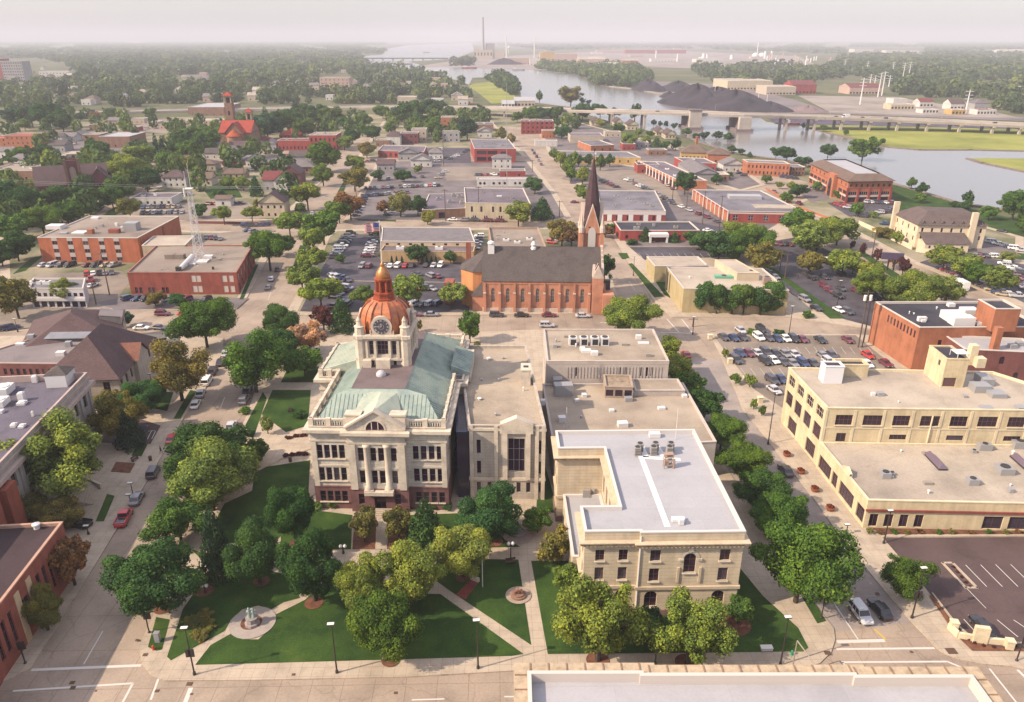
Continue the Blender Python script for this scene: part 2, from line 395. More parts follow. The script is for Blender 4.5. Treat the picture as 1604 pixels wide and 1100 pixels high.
def ortho(a,b,far,z,which='R'):
    q=para(a,b,far,z,which);d=(q[1]-q[0]).normalized();n=Vector((-d.y,d.x));v=(q[3]-q[0]).dot(n)
    return [q[0],q[1],q[1]+n*v,q[0]+n*v]
# shared surfaces
DARK=plain('dark_metal',(.03,.028,.03),.5)
GREYM=plain('grey_metal',(.42,.41,.42),.5,.3)
COND_=plain('tan_metal',(.34,.29,.25),.6)
WHITEM=plain('white_paint',(.78,.75,.74),.5)
FRAME_L=plain('pale_frame',(.16,.12,.115),.6)
FRAME_D=plain('dark_frame',(.10,.05,.05),.6)
LIME=surf('limestone',(.60,.50,.39),scale=.4,amt=.14)
LIME_W=surf('limestone',(.66,.58,.49),scale=.4,amt=.16)
LIMEPLAIN=surf('stone_trim',(.66,.56,.45),scale=.5,amt=.16)
GRAVEL=surf('gravel_roof',(.56,.45,.34),scale=.08,amt=.22)
GREYROOF=surf('gravel_roof',(.25,.23,.26),scale=.1,amt=.25)
BROWNROOF=surf('gravel_roof',(.40,.32,.26),scale=.08,amt=.2)
DARKROOF=surf('gravel_roof',(.07,.065,.085),scale=.1,amt=.35)
MEMBRANE=surf('membrane',(.56,.54,.57),scale=.15,amt=.08,rough=.6)
CREAMROOF=surf('gravel_roof',(.62,.52,.42),scale=.08,amt=.2)
# ---------------------------------------------------------------- the ground
ROADC=surf('road_concrete',(.51,.395,.305),scale=.12,amt=.17)
SIDEW=surf('sidewalk',(.65,.525,.405),scale=.3,amt=.13)
ASPH=surf('asphalt',(.115,.10,.12),scale=.15,amt=.3)
ASPH_TAN=surf('asphalt',(.36,.29,.235),scale=.12,amt=.16)
ASPH_RED=surf('asphalt',(.15,.098,.095),scale=.12,amt=.16)
ASPH_GREY=surf('asphalt',(.24,.20,.20),scale=.12,amt=.2)
LAWN=grass_mat('lawn_grass',(.014,.034,.010),(.040,.074,.015),.16,(.085,.095,.028))
LAWN2=grass_mat('meadow_grass',(.13,.145,.035),(.25,.25,.065),.02)
LAND=grass_mat('far_ground',(.05,.065,.03),(.13,.125,.07),.01)
SUBURB=grass_mat('town_ground',(.05,.07,.025),(.26,.22,.16),.035)
MULCH=surf('mulch',(.24,.10,.06),scale=1.2,amt=.3,rough=1)
PAVER=surf('paver',(.36,.17,.12),scale=1,amt=.2)
b=MB();NR=72
b.poly([(24000*math.cos(2*math.pi*k/NR),24000*math.sin(2*math.pi*k/NR),-.3) for k in range(NR)]);b.build('ground',LAND,kind='structure')
sheet('town_ground',W([(-300,700),(-700,172),(0,178),(560,168),(760,166),(830,172),(960,205),(1090,234),(1230,258),(1400,296),(1500,325),(1604,345),(2100,480),(2100,700)]),-.12,SUBURB)
sheet('road',W([(-700,1700),(-600,800),(-220,430),(60,320),(240,252),(400,232),(740,198),(860,200),(1040,238),(1200,268),(1390,318),(1604,388),(2200,560),(2500,1700)]),-.06,ROADC)
# river
wm,wnn,wl,wb=newmat('river_water')
wb.inputs['Base Color'].default_value=(.15,.135,.125,1);wb.inputs['Roughness'].default_value=.16;wb.inputs['Specular IOR Level'].default_value=.5
wg=wnn.new('ShaderNodeNewGeometry');wx=wnn.new('ShaderNodeTexNoise');wx.inputs['Scale'].default_value=.35;wx.inputs['Detail'].default_value=5
wl.new(wg.outputs['Position'],wx.inputs['Vector']);wbm=wnn.new('ShaderNodeBump');wbm.inputs['Strength'].default_value=.10;wbm.inputs['Distance'].default_value=.4
wl.new(wx.outputs[0],wbm.inputs['Height']);wl.new(wbm.outputs[0],wb.inputs['Normal'])
RIVER=[(1760,372),(1604,333),(1560,326),(1500,318),(1430,297),(1395,287),(1330,272),(1280,262),(1230,252),(1150,240),(1090,222),(1060,211),(1010,204),(960,192),(915,178),(890,168),(850,163),(815,158),(812,140),(800,128),(770,121),(740,122),(735,133),(700,121),(655,113),(610,106),(575,99),(556,90),(600,85),(608,76),(640,71),(738,67.5),(744,80),(712,92),(640,97),(668,104),(730,106),(780,108),(830,109),(862,113),(910,119),(940,134),(965,137),(1000,143),(1062,155),(1140,168),(1180,176),(1200,191),(1262,199),(1290,207),(1345,219),(1385,230),(1440,235),(1520,235),(1610,237),(1760,243)]
sheet('river',W(RIVER),-.02,wm)
sheet('river_island',W([(1517,249),(1545,248.5),(1610,249),(1760,252),(1760,286),(1604,269),(1540,256)]),.25,LAWN2,thick=.4)
sheet('river_meadow',W([(1262,199),(1290,207),(1345,219),(1385,230),(1440,235),(1520,235),(1610,237),(1760,243),(1760,206),(1600,203),(1440,199),(1340,196),(1290,195)]),.35,LAWN2,thick=.5)
sheet('point_meadow',W([(733,135),(742,131),(772,128),(800,140),(812,160),(770,163),(752,148)]),.1,LAWN2)
sheet('riverside_lawn',W([(1390,290),(1415,291),(1500,320),(1530,330),(1604,346),(1604,375),(1560,360),(1440,330),(1392,318)]),.06,LAWN)
# raised blocks with kerbs
def block(name,pts,w=True,z=.13,m=None): return sheet(name,W(pts) if w else pts,z,m or SIDEW,thick=.25)
rk=[Vector(P(x,y).to_2d()) for x,y in [(1085,508),(1131,563),(1163,642),(1200,688),(1280,789),(1318,845),(1351,884),(1378,917),(1428,975),(1466,1015)]]
def shift(pts,d):
    out=[]
    for i,p in enumerate(pts):
        a=pts[max(0,i-1)];c=pts[min(len(pts)-1,i+1)];t=(c-a).normalized();out.append(p+Vector((t.y,-t.x))*d)
    return out
lk=shift(rk,12.6)                      # near to the left kerb of the right-hand street
arc1=W([(1306,985),(1308,1003),(1302,1022),(1284,1040),(1255,1048)])
block('courthouse_block',W([(218,1015),(222,1040),(236,1058),(258,1067),(400,1066),(640,1061),(830,1050),(1190,1049)])+list(reversed(arc1))+list(reversed([p for p in lk[1:8]]))+W([(1046,524),(1020,517),(840,517),(700,522),(470,520),(440,522),(428,535),(384,657),(300,840),(240,965)]),False)
block('library_block',[(49,1047),(100,965),(153,879),(190,818),(226,762),(289,653),(322,609),(350,549),(350,530),(241,524),(0,527),(-300,545),(-600,800),(-600,1500),(-60,1090),(20,1062)])
E5=[(1604,1049),(1586,1045),(1540,1041),(1504,1034)]
block('corner_block',W([(1800,1062),(1604,1049),(1586,1045),(1540,1041),(1504,1034),(1478,1024)])+list(reversed(rk[1:]))+W([(1112,524),(1340,524),(1604,545),(1900,560)]),False)
block('church_block',[(447,494),(740,494),(950,491),(972,480),(960,440),(905,362),(875,357),(520,360),(505,372),(470,450)])
block('bank_block',[(1052,497),(1238,497),(1370,517),(1420,520),(1604,527),(1604,505),(1420,450),(1230,352),(1160,318),(1075,285),(1000,262),(905,245),(872,250),(930,320),(985,412),(1030,480)])
block('office_block',[(0,489),(200,487),(370,485),(388,465),(430,385),(436,364),(300,362),(0,350)])
block('middle_block',[(538,346),(548,330),(592,252),(830,252),(870,300),(895,340),(880,346)])
block('house_block',[(300,346),(430,346),(450,340),(520,268),(500,258),(300,262),(160,340),(170,352)])
block('riverside_block',[(1230,322),(1300,345),(1420,408),(1604,482),(1604,372),(1500,342),(1390,318),(1300,298)])
block('far_block',[(560,246),(600,190),(770,190),(826,246)])
block('north_block',[(862,246),(845,210),(900,190),(1050,230),(1160,262),(1200,290),(1160,300),(1080,276),(1000,254),(940,242)])
# right-hand street, greyed part way to stand in for tree shade
STREET_SHADE=surf('asphalt',(.45,.375,.335),scale=.12,amt=.16)
sheet('shade_grey_pavement',[p for p in lk[1:9]]+list(reversed([p for p in rk[1:9]])),-.052,STREET_SHADE)
# lots
LZ=[0]
def lot(pts,m,name='parking_lot',z=.15):
    LZ[0]+=1;z=.15+LZ[0]*.003
    return sheet(name,W(pts),z,m)
def inner(pts,m,d=3.2,z=.142): return sheet('yard',offset(ccw(W(pts)),-d),z,m)
inner([(300,346),(430,346),(450,340),(520,268),(500,258),(300,262),(160,340),(170,352)],SUBURB);inner([(538,346),(548,330),(592,252),(830,252),(870,300),(895,340),(880,346)],ASPH_GREY);inner([(560,246),(600,190),(770,190),(826,246)],SUBURB);inner([(862,246),(845,210),(900,190),(1050,230),(1160,262),(1200,290),(1160,300),(1080,276),(1000,254),(940,242)],ASPH_GREY);inner([(0,489),(200,487),(370,485),(388,465),(430,385),(436,364),(300,362),(0,350)],SUBURB);inner([(1230,322),(1300,345),(1420,408),(1604,482),(1604,372),(1500,342),(1390,318),(1300,298)],SUBURB);inner([(1075,285),(1000,262),(905,245),(872,250),(930,320),(975,390),(1145,402),(1230,352),(1160,318)],ASPH_GREY);inner([(447,494),(740,494),(950,491),(972,480),(960,440),(905,362),(875,357),(520,360),(505,372),(470,450)],SUBURB)
lot([(200,205),(210,186),(345,188),(340,206),(280,212)],ASPH_TAN);lot([(60,215),(160,205),(205,240),(120,245)],ASPH_GREY);lot([(230,212),(330,212),(320,240),(240,236)],SUBURB)
lot([(497,490),(735,491),(738,418),(742,362),(700,366),(535,368),(505,420),(470,488)],ASPH)
lot([(556,345),(700,345),(705,300),(695,272),(600,272),(580,300)],ASPH_GREY)
lot([(1118,527),(1340,526),(1405,579),(1240,592),(1225,640),(1180,610)],ASPH_TAN)
lot([(1168,385),(1250,372),(1380,430),(1420,470),(1395,520),(1300,495),(1240,462)],ASPH)
lot([(986,388),(1140,388),(1140,403),(1010,408)],ASPH)
lot([(1070,345),(1150,360),(1180,400),(1110,395)],ASPH)
lot([(1382,843),(1640,840),(1640,1022),(1566,1018),(1520,1004),(1498,985),(1440,910)],ASPH_RED,z=.17)
lot([(20,458),(60,430),(190,425),(205,440),(160,500),(0,520),(0,480)],ASPH_TAN)
lot([(190,335),(270,318),(390,318),(420,342),(300,346),(220,345)],ASPH_TAN)
lot([(250,395),(275,372),(425,358),(432,362),(395,380),(320,385)],ASPH_TAN)
lot([(150,475),(215,462),(390,468),(372,484),(180,486)],ASPH_GREY)
lot([(1490,395),(1604,415),(1604,475),(1560,455),(1440,412)],ASPH)
lot([(1295,318),(1400,312),(1402,335),(1330,340)],ASPH)
lot([(1440,372),(1490,366),(1580,388),(1600,402),(1500,398)],ASPH_GREY)
lot([(1250,300),(1290,296),(1300,312),(1270,318)],ASPH_GREY)
lot([(880,280),(905,262),(1000,268),(1060,300),(1075,330),(1000,300),(950,296)],ASPH_TAN)
lot([(893,288),(890,266),(928,266),(945,284)],ASPH)
lot([(650,232),(735,232),(738,256),(655,256)],ASPH)
lot([(690,262),(800,262),(850,282),(700,284)],ASPH_TAN)
lot([(860,352),(905,350),(925,382),(880,380)],ASPH_GREY)
lot([(415,242),(490,246),(475,262),(410,258)],ASPH_GREY)
lot([(150,655),(196,650),(252,668),(236,697),(160,694)],ASPH_RED)
# lawns of the square, cut up by its walks
LW=[0]
def lawn(pts,name='lawn',z=.17,m=None):
    LW[0]+=1;z=.17+LW[0]*.0008
    return sheet(name,W(pts),z,m or LAWN)
lawn([(262,1030),(268,1036),(300,1018),(352,990),(362,972),(380,956),(405,950),(425,956),(444,945),(470,938),(460,905),(300,862),(330,893),(287,955)])
lawn([(306,1043),(420,1040),(600,1035),(800,1029),(820,1026),(690,932),(560,930),(520,900),(478,941),(432,964),(425,985),(405,1003),(380,1003),(362,994),(330,1012)])
lawn([(702,925),(832,1012),(812,878),(690,876),(668,900)])
lawn([(832,880),(858,1026),(1258,1022),(1266,1016),(1250,985),(1195,935),(1150,880),(905,970),(895,880)])
lawn([(500,862),(550,862),(552,808),(490,800),(440,800),(440,862)])
lawn([(642,808),(726,805),(815,858),(640,862)])
lawn([(400,735),(486,722),(482,795),(430,852),(318,852),(352,790),(395,770)])
lawn([(427,612),(487,612),(482,668),(448,678),(410,650)])
lawn([(440,600),(492,600),(500,575),(452,575)])
lawn([(1256,937),(1271,938),(1294,974),(1280,978)])
lawn([(232,1015),(245,968),(266,972),(254,1019),(245,1021)])
lawn([(384,668),(396,690),(418,625),(412,615)])
lawn([(845,700),(868,780),(868,805),(840,800)])
lawn([(150,818),(163,818),(180,778),(168,775)])
lawn([(206,715),(222,716),(234,692),(218,692)])
lawn([(272,657),(283,657),(308,614),(298,612)])
lawn([(236,640),(262,645),(272,615),(240,615)])
lawn([(240,532),(262,530),(252,545),(242,545)])
lawn([(984,414),(990,413),(1040,465),(1025,467)])
lawn([(1024,438),(1042,436),(1050,468),(1040,462)])
lawn([(968,397),(982,397),(986,405),(974,406)])
lawn([(1200,418),(1206,417),(1325,500),(1300,500)])
lawn([(1340,395),(1350,393),(1430,445),(1415,447)])
lawn([(315,293),(368,290),(380,310),(330,312)])
lawn([(340,268),(352,267),(356,276),(338,277)])
lawn([(405,252),(440,251),(430,258),(400,259)])
for pts in [[(505,345),(515,345),(545,285),(538,285)],[(450,445),(458,445),(480,385),(470,385)],[(375,470),(381,470),(405,415),(398,415)],[(560,344),(620,345),(620,347),(560,346)],[(1400,330),(1450,345),(1430,320),(1400,312)],[(1580,395),(1604,398),(1604,408),(1570,404)],[(0,258),(40,250),(30,268),(0,272)],[(170,345),(200,325),(180,325),(150,345)],[(40,425),(70,400),(50,405),(20,430)]]: lawn(pts,'verge')
# planting beds
def disc(px,r,z,m,name,n=24,kind='structure',zz=.0):
    c=P(*px);return sheet(name,[Vector((c.x+r*math.cos(2*math.pi*k/n),c.y+r*math.sin(2*math.pi*k/n))) for k in range(n)],z,m,kind)
for px,r in [((492,946),1.8),((410,912),1.6),((320,926),2.0),((775,850),1.8),((725,906),1.5),((1150,980),3.0),((612,1036),1.6),((936,1036),2.0),((1075,1040),2.0),((465,852),1.5),((345,902),1.6),((255,955),1.6)]: disc(px,r*.8,.24,MULCH,'mulch_bed')
sheet('mulch_bed',W([(552,862),(590,862),(596,805),(556,805)]),.236,MULCH);sheet('mulch_bed',W([(607,862),(642,862),(640,805),(610,805)]),.236,MULCH)
sheet('mulch_bed',W([(1110,985),(1165,972),(1172,990),(1120,992)]),.242,MULCH)
sheet('planting_bed',W([(1357,828),(1640,826),(1640,838),(1386,838)]),.236,MULCH)
sheet('planting_bed',W([(1498,992),(1520,1006),(1560,1016),(1604,1018),(1604,1022),(1522,1021),(1496,996)]),.242,MULCH)
sheet('planting_bed',W([(1455,935),(1460,934),(1490,975),(1485,980)]),.242,MULCH)
sheet('planting_bed',W([(182,725),(212,727),(204,742),(174,740)]),.236,MULCH)
disc((396,977),3.35,.248,surf('plaza_stone',(.50,.42,.37),scale=.6,amt=.12),'statue_plaza',40)
disc((394,977),1.55,.26,MULCH,'planting_bed',24)
disc((812,934),2.0,.248,surf('plaza_stone',(.50,.38,.30),scale=.6,amt=.12),'monument_plaza',32)
disc((812,838),2.9,.248,surf('plaza_stone',(.48,.36,.30),scale=.6,amt=.12),'fountain_plaza',32)
sheet('brick_walk',W([(714,934),(738,908),(750,914),(729,941)]),.248,surf('paver',(.33,.075,.06),scale=1,amt=.2))
sheet('courthouse_walk',W([(591,792),(611,792),(606,862),(588,862)]),.238,SIDEW)
sheet('courthouse_walk',W([(385,740),(440,690),(487,680),(487,705),(450,716),(400,742)]),.238,SIDEW)
# painted markings
WHITE=plain('road_paint',(.66,.61,.56),.8);YEL=plain('yellow_paint',(.62,.42,.07),.7)
def marks(name,segs,m,z=-.048):
    b=MB()
    for (x0,y0,x1,y1,w) in segs:
        a,c=P(x0,y0).to_2d(),P(x1,y1).to_2d();d=(c-a).normalized();n=Vector((-d.y,d.x))*w/2
        b.poly([(*(a-n),z),(*(c-n),z),(*(c+n),z),(*(a+n),z)])
    return b.build(name,m,kind='structure')
marks('road_marking',[(49,1049,221,1042,.45),(20,1082,208,1070,.3),(208,1070,192,1100,.3),(248,1063,236,1096,.3),(299,1077,290,1100,.6),
    (645,1096,696,1094.5,.2),(790,1091,840,1090,.2),(161,988,131,1040,.15),(196,915,187,932,.15),
    (1285,912,1344,1001,.2),(1311,1005,1386,1003,.6),(1310,1016.5,1464,1015,.35),(1318,1037,1484,1036,.3),(1484,1036,1518,1050,.3),(1320,1037,1331,1056,.3),(1550,1047,1604,1115,.25),(1594,1049,1612,1066,.4),(1289,1045,1297,1056,.3),
    (322,560,330,540,.15),(345,640,352,622,.15),(420,470,425,455,.12),(880,250,900,272,.15),(985,440,995,455,.15),(1030,520,1085,522,.4),(1045,500,1065,522,.3),(1068,500,1084,520,.3),(940,505,980,505,.25),(1330,398,1380,425,.15),(1430,455,1500,490,.15)],WHITE)
marks('road_marking',[(1320,918,1343,940,.3),(1370,985,1388,1002,.3),(1215,765,1240,800,.25),(1150,660,1175,700,.25)],YEL)
marks('lot_marking',[(1475,884,1544,955,.1)]+[(1512+23.5*k,887-k*.3,1545+24.5*k,921,.13) for k in range(5)]+[(1509+26*k,972+.4*k,1528+33*k,993+7*min(k,1),.13) for k in range(4)],WHITE,.25)
marks('lot_marking',[(1000+12*k,398,1006+12*k,404.5,.12) for k in range(11)]+[(1135+14*k,545,1143+14*k,556,.1) for k in range(17)]+[(1160+15*k,578,1169+15*k,590,.1) for k in range(6)],WHITE,.25)
marks('lot_marking',[(208,678,213,692,.15),(213,678,219,692,.15),(208,678,213,678,.15),(211,685,216,685,.15),(232,677,243,676,.15),(231,690,238,676,.15),(238,689,244,677,.15)],WHITE,.25)
# kerbs of the lower right car park, low walls
def kerb(name,px,w=.25,h=.35,m=None,z=.13):
    b=MB();pts=W(px)
    for a,c in zip(pts[:-1],pts[1:]): d=(c-a);b.box((*((a+c)/2),z),(d.length+w*.8,w,h),d)
    return b.build(name,m or SIDEW,kind='structure')
kerb('kerb',[(1383,843),(1640,841)],.5,.3)
kerb('kerb',[(1476,884),(1492,884),(1530,923),(1512,923),(1476,884)],.35,.2,z=.17)
kerb('kerb',[(1460,932),(1497,980),(1520,1000),(1560,1008),(1604,1010)],.25,.25)
kerb('kerb',[(497,491),(735,491)],.3,.2);kerb('kerb',[(470,440),(735,444)],.3,.2);kerb('kerb',[(986,387),(1140,387)],.3,.25)
# ---------------------------------------------------------------- courthouse
COPPER=surf('copper_roof',(.42,.50,.43),scale=.35,amt=.2,c2=(.28,.36,.35),rough=.7)
COPPER_L=surf('copper_roof',(.56,.60,.49),scale=.35,amt=.16,c2=(.40,.48,.41),rough=.7)
DOMEC=surf('dome_copper',(.66,.22,.085),scale=.8,amt=.25,c2=(.40,.16,.10),rough=.45,spec=.5)
LANTC=surf('lantern_copper',(.45,.10,.05),scale=1.2,amt=.25,rough=.5)
GOLD=surf('gilded_copper',(.62,.27,.10),scale=1,amt=.2,rough=.35,metal=.3)
PLINTH=surf('brick',(.22,.105,.10),scale=.5,amt=.2)
DECKR=surf('gravel_roof',(.23,.17,.17),scale=.15,amt=.2)
CA=Vector((-24.909,120.547));CEX=Vector((.99311,-.11722));CEY=Vector((.11722,.99311))
def CU(u,v): return CA+CEX*(.93*u)+CEY*v
def loc3(u,v,z): q=CU(u,v);return (q.x,q.y,z)
COUT=[(0,0),(7.3,0),(7.3,-.9),(18.3,-.9),(18.3,0),(25.9,0),(25.9,20),(27.4,20),(27.4,36),(25.9,36),(25.9,42),(0,42),(0,36),(-4,36),(-4,21),(0,21)]
cp=[CU(*q) for q in COUT]
ct=Bld('courthouse','pale limestone courthouse with green copper roof and clock tower under a copper dome','courthouse',cp,17.0,LIME_W,COPPER,par=.25,z0=4.8)
co=ct.o;ct.slab=4.8
base=Bld('','','',offset(cp,.16),4.85,PLINTH,PLINTH,host=co,par=.05)
for bb,z,hh in ((base,1.7,2.2),(ct,6.0,2.7),(ct,10.6,2.75)):
    for e in (0,4):
        L=bb.edge(e)[3];ts=[1.45+k*(L-2.8)/3+(.15 if e==4 else 0) for k in range(4)]
        bb.win(e,ts,1.02,z,hh,frame=FRAME_L,mull=(1,2),depth=.35,sill=LIMEPLAIN)
    bb.win(2,[2.2,4.42,5.81,8.05] if bb is ct else [1.9,8.5],1.04,z,hh,frame=FRAME_L,mull=(1,2),depth=.45)
    for e,n in ((5,8),(15,8),(14,1),(13,6),(7,6)): bb.win(e,n,1.1,z,hh,frame=FRAME_L,mull=(1,2),depth=.3)
base.win(2,[5.25],2.1,.05,3.3,kind='door',depth=.9,frame=FRAME_D,mull=(2,1))
ct.finish();base.finish()
ct.r.data.materials[0]=DECKR
# columns, pilasters, cornices
b=MB()
for t in (3.3,6.93):
    q=ct.pt(2,t,0,-.05);b.lathe((q[0],q[1],0),[(.75,5.0),(.75,5.5),(.56,5.7),(.56,9),(.48,13.3),(.7,13.6),(.75,14.0)],14)
b.build('column',LIMEPLAIN,co,smooth=True)
ct.pier(2,[.72,9.5],1.25,.35,4.9,14.0,LIMEPLAIN);ct.pier(0,[.5],.9,.2,4.9,14.0,LIMEPLAIN);ct.pier(4,[6.6],.9,.2,4.9,14.0,LIMEPLAIN)
ct.pier(2,[3.3,6.93],1.7,.9,4.0,5.0,LIMEPLAIN,'pedestal')
b=MB();q0=ct.pt(2,5.12,0,.5);b.box((q0[0],q0[1],4.1),(5.2,1.2,.7),CEX);b.build('entrance_canopy',LIMEPLAIN,co)
b=MB()
for k in range(5): q=ct.pt(2,5.12,0,.55+.35*(4-k));b.box((q[0],q[1],.12),(4.2+.2*(4-k),.36,.2+.18*k),CEX)
b.build('entrance_steps',SIDEW,co)
ct.band(8.95,9.35,.1,LIMEPLAIN,'string_course');ct.band(14.1,14.5,.18,LIMEPLAIN,'architrave');ct.band(15.7,16.15,.45,LIMEPLAIN,'cornice');ct.band(16.15,16.75,.95,LIMEPLAIN,'cornice')
def balustrade(edges,parent):
    b=MB()
    for (u0,v0,u1,v1) in edges:
        a,c=CU(u0,v0),CU(u1,v1);d=c-a;L=d.length;m=(a+c)/2
        b.box((m.x,m.y,16.75),(L,.5,.35),d);b.box((m.x,m.y,18.15),(L,.45,.25),d)
        n=max(2,int(L/.42))
        for k in range(n):
            q=a+d*((k+.5)/n);b.box((q.x,q.y,17.1),(.19,.19,1.06),d)
        for k in range(int(L/3.4)+2):
            q=a+d*min(1,k/max(1,int(L/3.4)+1));b.box((q.x,q.y,16.75),(.85,.62,1.78),d)
    return b.build('balustrade',LIMEPLAIN,parent)
balustrade([(.4,.4,7.0,.4),(18.6,.4,25.5,.4),(25.5,.8,25.5,19.8),(25.5,36.4,25.5,41.6),(.4,.8,.4,20.8),(.4,36.4,.4,41.6),(.8,41.6,25.2,41.6),(-3.6,21.4,.2,21.4),(-3.6,21.8,-3.6,35.4),(-3.6,35.6,.2,35.6)],co)
# pediment with lunette
pe=MB();
def fr(u,v,z): return loc3(u,v,z)
pe.poly([fr(7.3,-.95,16.7),fr(18.3,-.95,16.7),fr(18.3,-.95,17.3),fr(12.8,-.95,20.5),fr(7.3,-.95,17.3)]);pe.build('pediment',LIME_W,co)
rk_=MB()
for ua,ub,za,zb in ((7.0,12.8,17.2,20.6),(12.8,18.6,20.6,17.2)):
    rk_.poly([fr(ua,-1.35,za),fr(ub,-1.35,zb),fr(ub,-1.35,zb+.4),fr(ua,-1.35,za+.4)]);rk_.poly([fr(ua,-1.35,za+.4),fr(ub,-1.35,zb+.4),fr(ub,-.3,zb+.4),fr(ua,-.3,za+.4)]);rk_.poly([fr(ua,-.9,za),fr(ub,-.9,zb),fr(ub,-1.35,zb),fr(ua,-1.35,za)])
rk_.build('raking_cornice',LIMEPLAIN,co)
for u in (8.6,17.0):
    b=MB();q=CU(u,.6);b.box((q.x,q.y,16.8),(2.6,1.6,2.5),CEX);b.box((q.x,q.y,19.3),(2.9,1.9,.3),CEX);b.build('pedestal',LIMEPLAIN,co)
lu=MB();arcp=[(1.75*math.cos(math.pi*k/14),1.75*math.sin(math.pi*k/14)) for k in range(15)]
lu.poly([fr(12.8+x,-.98,16.95+z) for x,z in arcp]);lun=lu.build('lunette',GLASS,co)
b=MB()
for (x0,z0),(x1,z1) in zip(arcp[:-1],arcp[1:]):
    b.poly([fr(12.8+x0,-1.05,16.95+z0),fr(12.8+x0*1.18,-1.05,16.95+z0*1.18),fr(12.8+x1*1.18,-1.05,16.95+z1*1.18),fr(12.8+x1,-1.05,16.95+z1)])
for x in (-.6,.6): b.poly([fr(12.8+x-.08,-1.03,16.95),fr(12.8+x+.08,-1.03,16.95),fr(12.8+x+.08,-1.03,18.5),fr(12.8+x-.08,-1.03,18.5)])
b.build('lunette_frame',LIMEPLAIN,lun)
# copper roofs with standing seams
def slope(b,q,seam=.75,mi=0):
    """four corners: eave a, eave b, top b, top a"""
    b.poly(q,mi);a,c,d,e=[Vector(x) for x in q];n=(c-a).cross(e-a).normalized();L=(c-a).length;k=int(L/seam)
    for i in range(1,k):
        t=i/k;p0=a.lerp(c,t);ax=(c-a).normalized()
        # rise to the top edge or to the hips
        up=(e-a);up=(up-ax*up.dot(ax));te=(e-a).dot(ax);td=(d-a).dot(ax);s_=t*L;f=1.0
        if te>0.01 and s_<te: f=s_/te
        elif td<L-.01 and s_>td: f=(L-s_)/(L-td)
        p1=p0+up*f;w=ax*.035
        b.poly([p0-w+n*.09,p0+w+n*.09,p1+w+n*.09,p1-w+n*.09],mi);b.poly([p0-w,p0-w+n*.09,p1-w+n*.09,p1-w],mi);b.poly([p0+w+n*.09,p0+w,p1+w,p1+w+n*.09],mi)
ZD=21.4;E0=[(.9,.9),(25.0,.9),(25.0,41.1),(.9,41.1)];DK0=[(7.0,6.6),(17.4,6.6),(17.4,35),(7.0,35)];HL,HR=fr(4.0,5.6,20.7),fr(21.6,5.6,20.7);D4=[fr(*q,ZD) for q in DK0];E4=[fr(*q,17.2) for q in E0]
b=MB();slope(b,[E4[0],E4[1],HR,HL]);b.poly([HL,HR,D4[1],D4[0]]);slope(b,[E4[1],E4[2],D4[2],D4[1]]);b.poly([E4[1],D4[1],HR]);slope(b,[E4[2],E4[3],D4[3],D4[2]]);slope(b,[E4[3],E4[0],D4[0],D4[3]]);b.poly([E4[0],HL,D4[0]])
b.build('copper_roof',COPPER,co)
b=MB();b.poly([fr(18.2,-.5,17.45),fr(12.8,-.5,20.6),fr(12.8,6.0,21.1),fr(16.0,6.0,20.9)][::-1]);b.poly([fr(7.4,-.5,17.45),fr(12.8,-.5,20.6),fr(12.8,6.0,21.1),fr(9.6,6.0,20.9)]);b.build('gable_roof',COPPER_L,co)
b=MB();w4=[(-3.2,22),(6.8,22),(6.8,35),(-3.2,35)]
slope(b,[fr(-3.2,35,18.2),fr(-3.2,22,18.2),fr(6.5,22,21.0),fr(6.5,35,21.0)]);b.poly([fr(-3.2,22,17.2),fr(6.5,22,17.2),fr(6.5,22,21),fr(-3.2,22,18.2)]);b.poly([fr(-3.2,35,17.2),fr(-3.2,35,18.2),fr(6.5,35,21),fr(6.5,35,17.2)])
b.build('wing_roof',COPPER_L,co)
b=MB();slope(b,[fr(28.6,23,17.4),fr(28.6,34,17.4),fr(24.5,34,18.9),fr(24.5,23,18.9)]);b.poly([fr(24.5,23,16.9),fr(28.6,23,16.9),fr(28.6,23,17.4),fr(24.5,23,18.9)]);b.build('portico_roof',COPPER,co)
b=MB();b.prism([CU(24.3,22.9),CU(28.7,22.9),CU(28.7,34.1),CU(24.3,34.1)],15.4,16.9);b.build('portico',LIMEPLAIN,co)
b=MB();b.poly([fr(6.9,6.5,ZD+.03),fr(17.5,6.5,ZD+.03),fr(17.5,35,ZD+.03),fr(6.9,35,ZD+.03)]);b.build('roof_deck',DECKR,co)
b=MB();b.lathe(loc3(11.6,12.3,ZD),[(.95,0),(.95,.25),(.85,.6),(.5,.95),(0,1.05)],14);b.build('roof_dome',plain('grey_dome',(.55,.5,.52),.4),co,smooth=True)
for u,v,s3 in ((8.0,16.2,(1.6,1.0,1.5)),(11.4,15.9,(2.7,1.2,1.8))): b=MB();b.box(loc3(u,v,ZD),s3,CEX);b.build('roof_hatch',LIMEPLAIN,co)
# tower
TU,TV,TH_=11.2,22.0,4.85
tw=top('clock_tower','','',loc3(TU,TV,17)) if False else None
tp=[*[CU(TU,TV)+CEX*TH_*a+CEY*TH_*e for a,e in ((-1,-1),(1,-1),(1,1),(-1,1))]]
tt=Bld('','','',tp,27.6,LIME_W,DECKR,host=co,z0=17.2,par=.2)
for e in range(4):
    L=TH_*2
    tt.win(e,[L/2],2.1,23.6,2.85,frame=FRAME_L,mull=(3,3),depth=.5);tt.win(e,[L/2-2.2,L/2+2.2],.85,23.6,2.85,frame=FRAME_L,mull=(1,3),depth=.5)
    tt.win(e,[L/2-2.2,L/2+2.2],.6,21.2,1.1,frame=FRAME_L,depth=.4)
    tt.pier(e,[L/2-3.05,L/2-1.4,L/2+1.4,L/2+3.05],.42,.35,23.0,26.6,LIMEPLAIN,'tower_column')
tt.finish()
